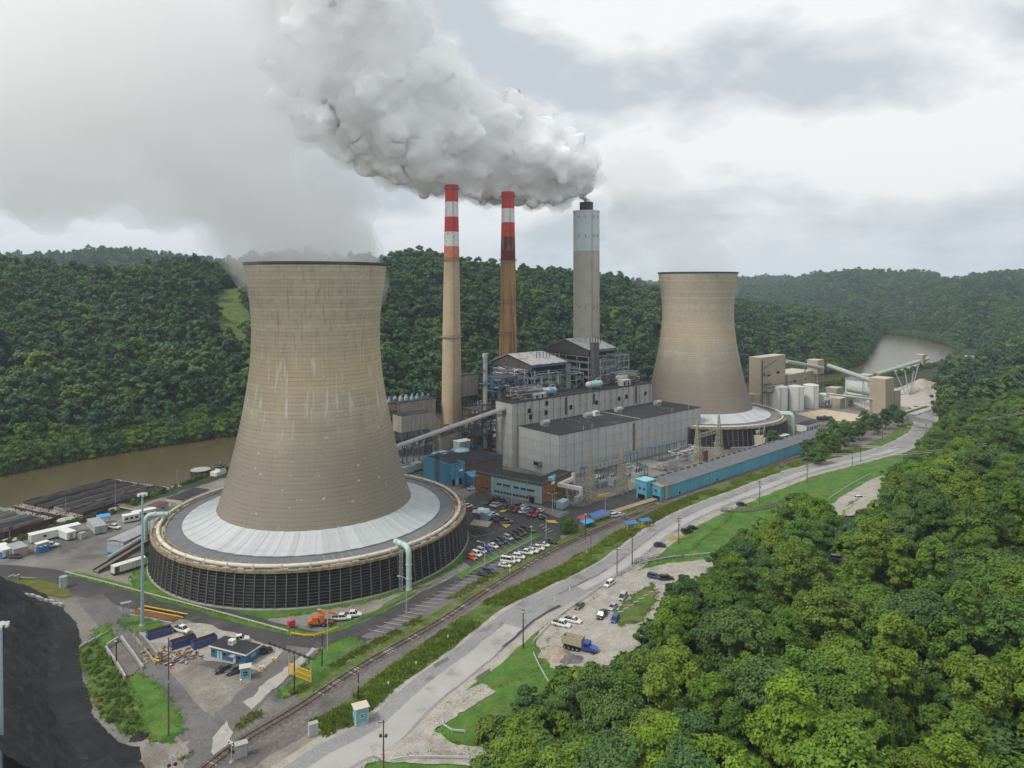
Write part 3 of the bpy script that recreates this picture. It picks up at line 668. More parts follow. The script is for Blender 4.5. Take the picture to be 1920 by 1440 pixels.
MB().lathe([(4.6, H3-3), (4.6, H3+5.6), (4.75, H3+5.6), (4.75, H3+6.0), (4.3, H3+6.0), (4.3, H3-3)], 32).build('flue', mat('black flue steel', (.035,.028,.026), .7, .3, .6, streak=((.12,.10,.09), .5, 1.0)), t, True)
MB().lathe([(8.6, H3-.2), (4.5, H3-.05)], 32).build('flue_roof', M_grey, t)
mb = MB()
for a in (-100, -62, -130, -40):
    for z_ in (hz(408,Z3), hz(443,Z3), hz(575,Z3)):
        c_, s_ = math.cos(R(a)), math.sin(R(a)); mb.bar((8.9*c_, 8.9*s_, z_-.9), (9.06*c_, 9.06*s_, z_+.9), .8, .3)
mb.build('vent_opening', M_dsteel, t)
# ------------------------------------------------------------ power house
UA = math.atan2(.656, .757)                       # plant axis
A0 = (24.2, 360.5)
def L2W(x, y, o=A0, a=UA): return (o[0]+x*math.cos(a)-y*math.sin(a), o[1]+x*math.sin(a)+y*math.cos(a))
M_clad = mat('grey wall cladding', (.47,.475,.465), .65, .07, .3, rnd=.05, streak=((.20,.195,.185), .55, .35), patchy=((.29,.29,.28), .58, .74, .12))
M_clad_o = mat('stained old cladding', (.455,.45,.42), .7, .14, .3, rnd=.08, streak=((.15,.12,.09), .8, .45), patchy=((.24,.225,.20), .54, .72, .15))
M_seam = mat('dark seam', (.10,.10,.10), .8, .2, 1)
M_dclad = mat('dark brown cladding', (.075,.068,.062), .8, .2, .3, streak=((.04,.035,.03), .6, .7))
M_mroof = mat('bare metal roof', (.36,.36,.36), .5, .15, .3, patchy=((.15,.14,.135), .52, .64, .35), rnd=.06)
M_glass = mat('dark window', (.018,.022,.026), .15, .3, 1, spec=.5)
M_blue = mat('sky blue cladding', (.085,.26,.40), .6, .12, .3, rnd=.06, streak=((.05,.16,.26), .5, .6))
M_blue2 = mat('bright blue cladding', (.12,.39,.54), .6, .10, .3, rnd=.07, streak=((.06,.22,.33), .5, .7))
M_paleb = mat('pale turquoise panel', (.33,.49,.53), .6, .10, .4, rnd=.06, streak=((.25,.36,.39), .5, .8))
M_brick = mat('orange brick', (.27,.135,.055), .9, .18, .5, patchy=((.15,.075,.035), .54, .7, .15))
M_bsteel = mat('blue painted steel', (.085,.145,.25), .6, .2, .8)
M_fsteel = mat('grey frame steel', (.22,.23,.235), .6, .25, .5); M_bsteel2 = mat('dull blue frame steel', (.10,.155,.245), .6, .25, .5); M_wsteel = mat('grey white steel', (.40,.42,.44), .6, .2, .8)
M_beige = mat('beige duct plate', (.335,.31,.26), .8, .14, .3, streak=((.20,.14,.085), .55, .5))
M_tankw = mat('white tank', (.66,.67,.64), .5, .06, .3, streak=((.50,.50,.46), .5, .6))
M_tan = mat('tan cladding', (.37,.31,.235), .75, .06, .3, rnd=.035, streak=((.30,.25,.19), .4, .4))
def panels(t, m, x0, x1, z0, z1, y, nx, nz, axis='x', name='wall_panel', gap=.10, th=.14, skip=()):
    """sheets of cladding side by side with open joints; axis 'x': wall along x at y; 'y': wall along y at x=y"""
    w_ = (x1-x0)/nx; h_ = (z1-z0)/nz
    me = (MB().box(gap/2, w_-gap/2, -th, 0, gap/2, h_-gap/2) if axis == 'x' else MB().box(-th, 0, gap/2, w_-gap/2, gap/2, h_-gap/2)).mesh(name, m)
    for i in range(nx):
        for k in range(nz):
            if (i, k) in skip: continue
            dz = .03*((i*5+k*3) % 3)
            link(name, me, t, (x0+i*w_, y-dz, z0+k*h_) if axis == 'x' else (y-dz, x0+i*w_, z0+k*h_))
def win(t, x, z, w_, h_, y=-.16, axis='x', name='window', m=None):
    f = (MB().box(-w_/2-.12, w_/2+.12, -.14, .06, -.12, h_+.12) if axis == 'x' else MB().box(-.14, .06, -w_/2-.12, w_/2+.12, -.12, h_+.12)).build(name, M_grey, t, loc=(x, y, z) if axis == 'x' else (y, x, z))
    (MB().box(-w_/2, w_/2, -.20, -.13, 0, h_) if axis == 'x' else MB().box(-.20, -.13, -w_/2, w_/2, 0, h_)).build('pane', m or M_glass, f); return f
t = thing('turbine_hall', 'long windowless grey panelled turbine hall with a flat black roof', 'hall', (*A0, 0), UA)
LH, WH, HH = 124.5, 32, 22.3
MB().box(.2, LH-.2, .2, WH, 0, HH-.1).build('wall_core', M_seam, t)
panels(t, M_clad, 0, LH, 0, HH, 0, 20, 4); panels(t, M_clad, 0, WH, 0, HH, 0, 5, 4, 'y')
panels(t, M_clad, 0, WH, 0, HH, LH+.15, 5, 4, 'y')
MB().box(-.05, LH+.05, -.05, WH, HH-.1, HH+.02).build('roof', M_tar, t)
mb = MB()
for a, b in (((-.25,-.25),(LH+.25,.1)), ((-.25,-.25),(.1,WH)), ((LH-.1,-.25),(LH+.25,WH))): mb.box(a[0], b[0], a[1], b[1], HH-.05, HH+.35)
mb.build('parapet', M_dclad, t)
MB().box(66, 66.9, .6, WH-1, HH+.02, HH+.10).build('roof_seam', M_conc, t)
mb = MB().box(58.2, 60.4, -.24, -.17, 4, 21); mb.build('rust_streak', mat('rust streak', (.22,.155,.09), .9, .3, .4), t)
f = MB().box(-2.2, -.2, 13, 17.2, 4.4, 6.6).build('wall_louvre', M_grey, t); MB().box(-2.3, -2.2, 13.3, 16.9, 4.6, 6.2).build('pane', M_glass, f)
# roof ventilators (short fat half drums) stand on the roof
def ventilator(x, y, lab):
    v = thing('roof_ventilator', lab, 'ventilator', (*L2W(x, y), HH), UA, 'drum ventilators on the turbine hall roof')
    prof = [(1.55*math.cos(a), 1.9+1.55*math.sin(a)) for a in np.linspace(-.15, math.pi+.15, 10)]+[(-.9, .7), (.9, .7)]
    MB().extr(prof, 'x', -2.6, 2.6).build('drum', M_mroof, v)
    MB().box(-2.0, 2.0, -1.3, 1.3, 0, .7).build('base', M_grey, v)
    MB().add([(-2.65, p[0]*.8, 1.9+(p[1]-1.9)*.8) for p in prof], [tuple(range(len(prof)))]).build('end_plate', M_conc, v)
for x, lab in ((11, 'drum ventilator on the turbine hall roof nearest the left corner'), (45, 'drum ventilator on the turbine hall roof beside the white air unit'), (72, 'drum ventilator on the turbine hall roof past the pale roof seam'), (110, 'drum ventilator on the turbine hall roof nearest the far cooling tower')):
    ventilator(x, 22, lab)
v = thing('air_unit', 'white boxy air unit on the turbine hall roof', 'air unit', (*L2W(55, 25), HH), UA)
MB().box(-2, 2, -1.3, 1.3, .3, 2.6).build('casing', M_tankw, v); MB().box(-1.6, 1.6, -1.36, -1.30, .7, 2.2).build('grille', M_grey, v); MB().box(-3.5, 3.2, -2, 2, 0, .3).build('base', M_conc, v)
for i, (x, y) in enumerate(((20,2),(27,2.2),(30,28),(36,29),(84,28),(99,3),(116,3))):
    v = thing('vent_pipe', 'thin vent pipe on the turbine hall roof', 'vent pipe', (*L2W(x, y), HH), UA, 'vent pipes on the turbine hall roof')
    MB().tube([(0,0,0),(0,0,1.6),(.3,0,1.9),(.6,0,1.7)], .13, 6).build('pipe', M_wsteel, v); MB().cyl((0,0,0), (0,0,.15), .3, n=8).build('flange', M_grey, v)
# bunker bay behind
t = thing('bunker_bay', 'tall narrow stained grey bay with square dark windows behind the turbine hall', 'plant building', (*L2W(-4, WH), 0), UA)
BL, BW, BH = 121, 14, 35
MB().box(.2, BL-.2, .2, BW-.2, 0, BH-.2).build('wall_core', M_seam, t)
panels(t, M_clad_o, 0, BL, HH, BH, 0, 22, 2); panels(t, M_clad_o, 0, 4, 0, HH, 0, 1, 4)
panels(t, M_clad_o, 0, BW, 0, BH, 0, 3, 6, 'y'); panels(t, M_clad_o, 0, BW, 0, BH, BL+.15, 3, 6, 'y')
mb = MB().box(-.3, BL+.3, -.3, BW+.3, BH-.2, BH+.25); mb.build('roof', M_tar, t)
for x, z in ((12,28.4),(13.2,25.0),(25,25.8),(45,26.6),(67,26.9),(88,27),(95,27.6),(114,27.6),(25.5,31)):
    win(t, x, z, 2.3, 2.5)
for x, z, h in ((40,24,11),(64,27.5,7)): MB().box(x, x+1.8, -.3, -.15, z, z+h-1).build('dark_louvre', M_dclad, t)
MB().box(103.5, 105.6, -.24, -.16, 23.5, 34.4).build('rust_streak', M_rust, t)
MB().box(13, 13.7, -.2, -.16, 23, 33).build('rust_streak', mat('brown streak', (.15,.11,.07), .9, .3, .5), t)
# equipment on the bunker bay roof
def drum(x, y, z0, r, L, m1, lab, band=None, rz=0):
    v = thing('pressure_drum', lab, 'tank', (*L2W(x, y), z0), UA+rz, None)
    pr = [(-L/2, .02), (-L/2+r*.15, r*.6), (-L/2+r*.5, r*.93), (-L/2+r*.9, r), (L/2-r*.9, r), (L/2-r*.5, r*.93), (L/2-r*.15, r*.6), (L/2, .02)]
    MB().tube([(p[0], 0, r+.9) for p in pr], [p[1] for p in pr], 16).build('shell', m1, v, True)
    mb = MB()
    for s_ in (-.3, .3): mb.box(s_*L-.2, s_*L+.2, -r*.75, r*.75, 0, r+.3)
    mb.build('saddle', M_conc, v)
    if band: MB().cyl((-L*.05,0,r+.9), (L*.22,0,r+.9), r*1.12, n=16).build('cover', band, v, True)
    MB().tube([(L*.1,0,r*2+.8),(L*.1,0,r*2+2),(L*.1+1,0,r*2+2.3),(L*.4,0,r*2+2.3),(L*.4,0,r*2+.5)], .22, 6).build('pipe', M_wsteel, v)
M_drum = mat('pale drum', (.46,.45,.42), .55, .1, .5, streak=((.30,.24,.18), .4, .9)); M_drumb = mat('blue drum cover', (.16,.36,.56), .55, .1, .5); M_druma = mat('aqua drum cover', (.28,.58,.62), .55, .1, .5)
drum(18, WH+6.5, BH+1.0, 1.5, 10, M_drum, 'pale horizontal drum on the bunker roof nearest the thin steel stack')
drum(29, WH+6, BH+.2, 1.9, 12, M_drum, 'pale drum with a blue cover on the bunker roof', M_drumb)
drum(68, WH+6, BH+.3, 2.0, 14, M_drum, 'pale drum with an aqua cover on the bunker roof', M_druma)
drum(95, WH+7, BH+2.6, 1.5, 11, M_drum, 'pale horizontal drum at the far end of the bunker roof')
drum(108, WH+8, BH+.6, 1.5, 6, M_rust, 'rusty short drum at the end of the bunker roof')
for x, w_, h_, lab in ((14, 9, 2.4, 'low pale plant room with a dark doorway at the left end of the bunker roof'), (90, 8, 3.4, 'low pale plant room with dark openings at the far end of the bunker roof')):
    v = thing('plant_room', lab, 'plant room', (*L2W(x, WH+2), BH+.25), UA)
    MB().box(0, w_, 0, 4, 0, h_).build('wall', M_clad_o, v); MB().box(-.2, w_+.2, -.2, 4.2, h_, h_+.25).build('roof', M_tankw, v)
    for q in (.25, .7): MB().box(w_*q-.7, w_*q+.7, -.06, 0, .1, h_*.75).build('doorway', M_core, v)
def pipework(name, lab, o, a, seed, n, ext, z0, z1, mts, r=.16, cat='pipework'):
    """a tangle of right-angled pipes filling a box ext=(x,y); one object, far too many bends to count"""
    rr = random.Random(seed); t = thing(name, lab, cat, o, a)
    groups = {}
    for i in range(n):
        p = [rr.uniform(0, ext[0]), rr.uniform(0, ext[1]), rr.uniform(z0, z1)]; path = [tuple(p)]
        for k in range(rr.randint(2, 5)):
            ax = rr.choice((0, 0, 1, 2)); hi = (ext[0], ext[1], z1)[ax]; lo_ = (0, 0, z0)[ax]
            p[ax] = rr.uniform(lo_, hi); path.append(tuple(p))
        groups.setdefault(rr.randrange(len(mts)), MB())
        mb = groups[list(groups)[-1]] if False else groups[rr.choice(list(groups))]
        q = r*rr.choice((.6, 1, 1, 1.8))
        for a_, b_ in zip(path[:-1], path[1:]):
            if (Vector(a_)-Vector(b_)).length > .3: mb.cyl(a_, b_, q, n=6)
    for k, mb in groups.items(): tag(mb.build('pipe_run', mts[k], t), kind='stuff')
    return t
def steel_frame(t, nx, ny, dx, dy, levels, m, r=.35, brace=True, name='steel_frame', x0=0, y0=0, seed=0, ring=True, sides=('f','b','l','r')):
    rr = random.Random(seed)
    cols = MB().box(-r/2, r/2, -r/2, r/2, levels[0], levels[-1]).mesh('column', m)
    for i in range(nx+1):
        for j in range(ny+1):
            if 0 < i < nx and 0 < j < ny: continue
            link('column', cols, t, (x0+i*dx, y0+j*dy, 0))
    for z in levels[1:]:
        for j in (0, ny): MB().box(x0, x0+nx*dx, y0+j*dy-r*.4, y0+j*dy+r*.4, z-r, z).build('beam', m, t)
        for i in (0, nx): MB().box(x0+i*dx-r*.4, x0+i*dx+r*.4, y0, y0+ny*dy, z-r, z).build('beam', m, t)
    if brace:
        for k in range(len(levels)-1):
            for i in range(nx):
                if rr.random() < .55:
                    a, b = (x0+i*dx, y0-.05, levels[k]), (x0+(i+1)*dx, y0-.05, levels[k+1])
                    if rr.random() < .5: a, b = (b[0], b[1], a[2]), (a[0], a[1], b[2])
                    MB().bar(a, b, r*.6).build('brace', m, t)
            for j in range(ny):
                if rr.random() < .6:
                    MB().bar((x0-.05, y0+j*dy, levels[k]), (x0-.05, y0+(j+1)*dy, levels[k+1]), r*.6).build('brace', m, t)
def boiler_house(lab, x0, y0, LX, LY, eave, ridge, yr, zb, m1, m2, seed, zd, levels):
    t = thing('boiler_house', lab, 'boiler house', (*L2W(x0, y0), 0), UA)
    # cladding of the roof storey: gable walls and eave walls, then the two roof slopes in sheets
    gl = [(0, eave-3.6), (LY*.25, eave-4.2), (LY, eave-2.2), (LY, eave-.4), (yr, ridge-.15), (0, eave)]
    MB().extr(gl, 'x', 0, .35).build('gable', M_dclad, t); MB().extr(gl, 'x', LX-.35, LX).build('gable', M_dclad, t)
    nx = max(3, int(LX/5.5))
    for i in range(nx):
        a, b = i*(LX+1.6)/nx-.8, (i+1)*(LX+1.6)/nx-.8-.08; dz = .06*(i % 2)
        MB().extr([(-1.0, eave-.1+dz), (yr, ridge+dz), (yr, ridge+.3+dz), (-1.0, eave+.2+dz)], 'x', a, b).build('roof_sheet', M_mroof, t)
        MB().extr([(yr, ridge+dz-.02), (LY+.8, eave-1.3+dz), (LY+.8, eave-1.0+dz), (yr, ridge+.28+dz)], 'x', a, b).build('roof_sheet', M_mroof, t)
    MB().box(0, LX, .1, .4, eave-1.6, eave-.15).build('eave_beam', m1, t)
    # dark core box in the frame, interior shade put into its colour; platforms
    MB().box(LX*.18, LX*.95, LY*.16, LY*.86, zb, eave-2.5).build('boiler', mat('dark interior shade', (.035,.034,.034), .9, .4, .25, patchy=((.085,.07,.06), .56, .7, .3)), t)
    for z in levels[1:-1]:
        MB().box(-.6, LX+.5, -.6, LY*.18, z-.12, z).build('platform', M_grey, t); MB().box(-.7, LX*.2, LY*.15, LY, z-.12, z+.02).build('platform', M_grey, t)
        mb = MB()
        for h_ in (.6, 1.1): mb.bar((-.6,-.6,z+h_), (LX+.5,-.6,z+h_), .08).bar((-.7,-.6,z+h_), (-.7,LY,z+h_), .08)
        for k in range(int(LX/2)): mb.bar((k*2,-.6,z), (k*2,-.6,z+1.1), .07)
        for k in range(int(LY/2)): mb.bar((-.7,k*2,z), (-.7,k*2,z+1.1), .07)
        mb.build('handrail', M_wsteel, t)
    steel_frame(t, max(2, int(LX/8)), 4, LX/max(2, int(LX/8)), LY/4, levels, m1, .55, seed=seed)
    mb = MB(); rr = random.Random(seed)
    for k in range(9):
        x = rr.uniform(1, LX-1); z = rr.uniform(zb+1, eave-9); mb.cyl((x, -.2, z), (x, -.2, z+rr.uniform(3, 8)), rr.choice((.25, .4, .6)), n=8)
    for k in range(8):
        y = rr.uniform(2, LY*.9); z = rr.uniform(zb+1, eave-9); mb.cyl((-.3, y, z), (-.3, y, z+rr.uniform(3, 7)), rr.choice((.2, .35)), n=8)
    tag(mb.build('pipe_run', M_wsteel, t), kind='stuff')
    for k in range(5):
        x = LX*(.45+.1*k); MB().cyl((x, yr*.45, eave), (x, yr*.45, ridge+1.4), .22, n=8).build('vent_pipe', M_dclad, t)
    return t
zl = BH+.2
b1 = boiler_house('lower left boiler house with a dark gable, pale metal roof and blue steel frame', 24, WH+15, 28, 38, 52.3, 57.2, 21, zl, M_bsteel2, M_wsteel, 3, 5, [0, 20, zl, 40, 44.2, 48.2])
b2 = boiler_house('taller right boiler house with open grey decks under a pale metal roof', 72, WH+14.5, 25, 40, 58.3, 64, 20, zl, M_fsteel, M_wsteel, 8, 5, [0, 20, zl, 40.5, 45.5, 50, 54])
t = thing('lift_shaft', 'tall dark grey lift shaft in front of the taller boiler house', 'lift shaft', (*L2W(73, WH+10.8), BH), UA)
MB().box(0, 4.8, 0, 3.4, 0, 27.5).build('casing', mat('dark grey casing', (.105,.10,.098), .7, .12, .3, streak=((.065,.06,.058), .5, .6)), t)
MB().box(-.15, 4.95, -.15, 3.55, 27.5, 27.9).build('cap', M_dclad, t)
for k in range(9): MB().box(-.04, 4.84, -.05, 0, 3*k+2.9, 3*k+3.0).build('seam', M_dclad, t)
t = thing('lift_shaft', 'shorter grey clad shaft at the end of the lower boiler house', 'lift shaft', (*L2W(52.5, WH+15), BH-.5), UA)
MB().box(0, 4, 0, 4.5, 0, 16.5).build('casing', mat('grey casing', (.24,.24,.235), .7, .1, .3, streak=((.15,.14,.13), .5, .6)), t); MB().box(-.15, 4.15, -.15, 4.65, 16.5, 16.8).build('cap', M_dclad, t)
# open frames between and beside
for (x, y, nx, ny, dx, dy, lv, m_, lab, sd_) in (
    (0, WH+16, 3, 2, 6, 6, [BH, 39, 43, 47], M_bsteel, 'blue and grey steel frame full of pipes left of the lower boiler house', 5),
    (98, WH+16, 3, 2, 5, 7, [BH, 40, 44.5, 49, 53], M_wsteel, 'pale open steel frame at the right end of the taller boiler house', 6),
    (58, WH+18, 2, 2, 6.5, 7, [BH, 40, 44], M_wsteel, 'pale open steel frame between the two boiler houses', 9),
    (-14, WH+14, 2, 3, 6, 6, [0, 9, 17, 25, 30], M_dsteel, 'dark steel frame beside the thin steel stack', 12)):
    t = thing('equipment_tower', lab, 'steel tower', (*L2W(x, y), 0), UA); steel_frame(t, nx, ny, dx, dy, lv, m_, .38, seed=sd_)
    for z in lv[1:]: MB().box(0, nx*dx, 0, ny*dy, z-.5, z-.4).build('platform', M_dsteel, t)
    rr = random.Random(sd_)
    for k in range(7):
        z = rr.choice(lv[:-1]); h = 2.2; X = rr.uniform(.5, nx*dx-2); Y_ = rr.uniform(.3, ny*dy*.5)
        MB().box(X, X+rr.uniform(1, 2.2), Y_, Y_+1.4, z, z+rr.uniform(1.2, 2.4)).build('equipment', rr.choice((M_grey, M_rust, M_bsteel, M_conc)), t)
mts = [M_wsteel, M_grey, M_rust, M_bsteel, M_pipe]
pipework('pipework', 'maze of grey and rusty pipes on the left end of the bunker roof', (*L2W(0, WH+3), BH), UA, 1, 80, (26, 10), .3, 7, mts)
pipework('pipework', 'maze of white and rusty pipes at the far end of the bunker roof', (*L2W(88, WH+6), BH), UA, 2, 70, (26, 9), .3, 8, mts)
pipework('pipework', 'pipes and cable runs under the lower boiler house', (*L2W(26, WH+14), BH), UA, 3, 70, (30, 3), .3, 12, mts)
pipework('pipework', 'pale pipes and ducts climbing the left flank of the lower boiler house', (*L2W(14, WH+17), BH), UA, 5, 70, (9, 24), .3, 15, mts)
pipework('pipework', 'pipes threading the grey decks of the taller boiler house', (*L2W(72, WH+13.2), BH), UA, 6, 60, (26, 2.2), .3, 17, mts)
t = thing('steel_stack', 'thin bare steel stack at the left end of the power house', 'stack', (-15.2, 394, 0), UA)
MB().cyl((0,0,2), (0,0,61), 1.45, n=16).build('shaft', M_mroof, t, True)
mb = MB()
for z in (12, 24, 36, 42, 50, 57): mb.cyl((0,0,z-.12), (0,0,z+.12), 1.62, n=16)
mb.build('flange', M_grey, t)
MB().bar((-1.7,0,4), (-1.7,0,59), .5, .12).build('ladder', M_dsteel, t); MB().box(-2.2, 2.2, -2.2, 2.2, 0, 2.2).build('base', M_conc, t)
for z in (44, 33, 20): MB().box(-2.6, 2.6, -2.6, 2.6, z, z+.2).build('platform', M_bsteel, t)
# ------------------------------------------------------------ precipitators, ducts and the low plant left of the power house
def slab_thing(name, lab, cat, o, sx, sy, z0, z1, m, rm, a=UA, np_=(0, 0), pname='wall_panel', parapet=None):
    t = thing(name, lab, cat, (o[0], o[1], 0), a)
    MB().box(.2, sx-.2, .2, sy-.2, z0, z1-.1).build('wall_core', m if not np_[0] else M_seam, t)
    if np_[0]:
        panels(t, m, 0, sx, z0, z1, 0, np_[0], np_[1], name=pname); panels(t, m, 0, sy, z0, z1, 0, max(1, round(np_[0]*sy/sx)), np_[1], 'y', name=pname)
        panels(t, m, 0, sy, z0, z1, sx+.14, max(1, round(np_[0]*sy/sx)), np_[1], 'y', name=pname); panels(t, m, 0, sx, z0, z1, sy+.14, np_[0], np_[1], name=pname)
    else:
        mb = MB()
        for i in range(int(sx/3)): mb.box(3*i+1.4, 3*i+1.7, .0, sy, z0, z1-.15)
        for i in range(int(sy/3)): mb.box(0, sx, 3*i+1.4, 3*i+1.7, z0, z1-.15)
        mb.build('stiffener', m, t)
    MB().box(-.15, sx+.15, -.15, sy+.15, z1-.1, z1+.1).build('roof', rm, t)
    if parapet:
        mb = MB()
        for q in ((-.2,sx+.2,-.2,.1),(-.2,sx+.2,sy-.1,sy+.2),(-.2,.1,-.2,sy+.2),(sx-.1,sx+.2,-.2,sy+.2)): mb.box(q[0], q[1], q[2], q[3], z1-.2, z1+.7)
        mb.build('parapet', parapet, t)
    return t
def W(x, y, h=0): return G0(x, y, h)
# main precipitator: two tall beige boxes with a dark roof busy with transformer cases
o = (-79, 396); t = slab_thing('precipitator', 'long beige precipitator box with a dark roof left of the banded chimney', 'precipitator', o, 44, 15, 10, 31, M_beige, M_tar)
hp = MB().add([(0,0,10),(5,0,10),(5,5,10),(0,5,10),(2,2,5),(3,2,5),(3,3,5),(2,3,5)], [(0,1,5,4),(1,2,6,5),(2,3,7,6),(3,0,4,7),(4,5,6,7)]).mesh('hopper', M_beige)
for i in range(8):
    for j in range(3): link('hopper', hp, t, (2+i*5, j*5, 0))
for i in range(9): MB().box(1.6+i*5, 2+i*5, .0, .4, 0, 10).build('leg', M_dsteel, t)
rr = random.Random(9)
for i in range(22):
    x, y = 1.5+(i % 11)*3.9, 4+6*(i//11)+rr.uniform(-.3, .3)
    v = thing('rectifier_case', f'small rectifier case, {["first","second","third","fourth","fifth","sixth","seventh","eighth","ninth","tenth","last"][i % 11]} from the cooling tower in the {["front","rear"][i//11]} roof row', 'transformer', (*L2W(x, y, o), 31.1), UA, 'rectifier cases on the precipitator roof')
    c_ = rr.choice((M_bsteel, M_wsteel, M_paleb)); MB().box(0, 1.6, 0, 1.3, 0, 1.5).build('case', c_, v); MB().cyl((.5,.6,1.5), (.5,.6,2.3), .16, n=6).cyl((1.1,.6,1.5), (1.1,.6,2.3), .16, n=6).build('bushing', M_tankw, v)
t2 = thing('lattice_tower', 'rust brown stair tower on the precipitator', 'stair tower', (*L2W(10, -4, o), 21), UA); steel_frame(t2, 2, 2, 3, 3, [0, 3.5, 7, 10.5], M_rust, .3, seed=2)
for z in (3.5, 7): MB().box(0, 6, 0, 6, z-.1, z).build('platform', M_rust, t2)
# chamfered flue duct in front
o2 = (-60, 382); t = thing('flue_duct', 'beige flue duct with a sloping end in front of the precipitator', 'duct', (*o2, 0), UA)
MB().extr([(0, 19), (0, 28), (20, 28), (26, 22), (26, 11), (21, 11), (18, 19)], 'y', 0, 9).build('casing', M_beige, t)
mb = MB()
for i in range(6): mb.box(3*i+.2, 3*i+.5, -.2, 9.2, 18.9, 28.2)
mb.build('stiffener', M_beige, t)
MB().box(-.1, 20, -.1, 9.1, 28, 28.2).build('roof', M_tar, t)
for i in (1, 8, 16): MB().box(i, i+.6, .5, 1.1, 0, 19).build('leg', M_bsteel, t); MB().box(i, i+.6, 7.5, 8.1, 0, 19).build('leg', M_bsteel, t)
MB().box(0, 18, .3, .9, 18.2, 19).build('beam', M_bsteel, t)
t = slab_thing('duct_house', 'beige plate duct beside the banded chimney', 'duct', (-31, 436), 13, 10, 30, 43, M_beige, M_tar)
[MB().box(x, x+.5, y, y+.5, 0, 30).build('leg', M_dsteel, t) for x in (.3, 12) for y in (.3, 9)]
slab_thing('duct_house', 'low beige plate walled fan house below the conveyor', 'fan house', (-40, 392), 22, 8, 0, 16, M_beige, M_tar)
slab_thing('duct_house', 'dark roofed fan house at the foot of the steel stack', 'fan house', (-22, 402), 14, 10, 0, 12, M_beige, M_tar)
for (x, y, n_, ex, z1, sd_, lab) in ((-86, 368, 60, (20, 12), 14, 21, 'blue and dark pipes between the near cooling tower and the flue duct'), (-42, 408, 60, (20, 14), 16, 22, 'dark pipes and cable racks under the conveyor'), (-66, 360, 40, (16, 9), 6, 24, 'low pipes and trays behind the blue building'), (-24, 415, 60, (24, 10), 30, 25, 'dark pipework behind the thin steel stack')):
    pipework('pipework', lab, (x, y, 0), UA, sd_, n_, ex, .3, z1, [M_bsteel, M_dsteel, M_wsteel, M_rust], .2)
t = thing('equipment_tower', 'blue steel stair frame at the near end of the flue duct', 'steel tower', (-70, 374, 0), UA); steel_frame(t, 1, 2, 5, 4, [0, 4.5, 9, 13.5, 17], M_bsteel, .3, seed=4)
# conveyor gallery
P0 = Vector((-62, 371, 13.2)); P1 = Vector((*L2W(-4.2, WH+6.5), 31)); d = P1-P0; Lc = d.length
t = thing('conveyor_gallery', 'long covered conveyor with a rounded roof sloping up into the bunker bay', 'conveyor', tuple(P0), 0); t.rotation_mode = 'QUATERNION'; t.rotation_quaternion = d.to_track_quat('X', 'Z')
M_gal = mat('grey gallery sheet', (.30,.30,.29), .6, .1, .4, rnd=.05, streak=((.2,.19,.18), .4, .8))
seg_n = 16; sec = [(1.6*math.cos(a), 1.6*math.sin(a)+.2) for a in np.linspace(-.2, math.pi+.2, 9)]
gm = MB().extr(sec, 'x', .05, (Lc+40)/seg_n-.05).mesh('cover_sheet', M_gal, True)
for i in range(seg_n): link('cover_sheet', gm, t, (-40+i*(Lc+40)/seg_n, 0, 0))
mb = MB()
for s_ in (-1.4, 1.4):
    mb.bar((-40,s_,-.1), (Lc,s_,-.1), .25).bar((-40,s_,-2.4), (Lc,s_,-2.4), .25)
    for i in range(34):
        a = -40+i*(Lc+40)/34; b = a+(Lc+40)/34; mb.bar((a,s_,-.1), (b,s_,-2.4), .14); mb.bar((b,s_,-.1), (b,s_,-2.4), .14)
mb.build('truss', M_dsteel, t)
MB().box(-40, Lc, -1.3, 1.3, -.3, -.15).build('deck', M_dsteel, t)
def lattice(t, w0, w1, H, n, m, r=.16, name='lattice'):
    mb = MB(); c = lambda k, z: ((w0+(w1-w0)*z/H)/2*(1, 1, -1, -1)[k], (w0+(w1-w0)*z/H)/2*(1, -1, -1, 1)[k], z)
    for k in range(4): mb.bar(c(k, 0), c(k, H), r*1.5)
    for i in range(n):
        za, zb = H*i/n, H*(i+1)/n
        for k in range(4):
            mb.bar(c(k, za), c((k+1) % 4, zb), r); mb.bar(c((k+1) % 4, za), c(k, zb), r); mb.bar(c(k, zb), c((k+1) % 4, zb), r)
    return mb.build(name, m, t)
for f_, lab in ((.30, 'tall lattice leg under the lower half of the conveyor'), (.72, 'lattice leg under the upper half of the conveyor')):
    q = P0+d*f_; t = thing('lattice_tower', lab, 'support tower', (q.x, q.y, 0), UA); lattice(t, 3.2, 2.6, q.z-2.6, 6, M_dsteel, .15); MB().box(-2, 2, -2, 2, 0, .3).build('base', M_conc, t)
X, Y = W(820, 913); t = thing('lattice_tower', 'slim lattice mast in front of the blue hopper building', 'lattice mast', (X, Y, 0), UA); lattice(t, 1.6, 1.4, 23, 7, M_dsteel, .07); MB().box(-1, 1, -1, 1, 0, .3).build('base', M_conc, t)
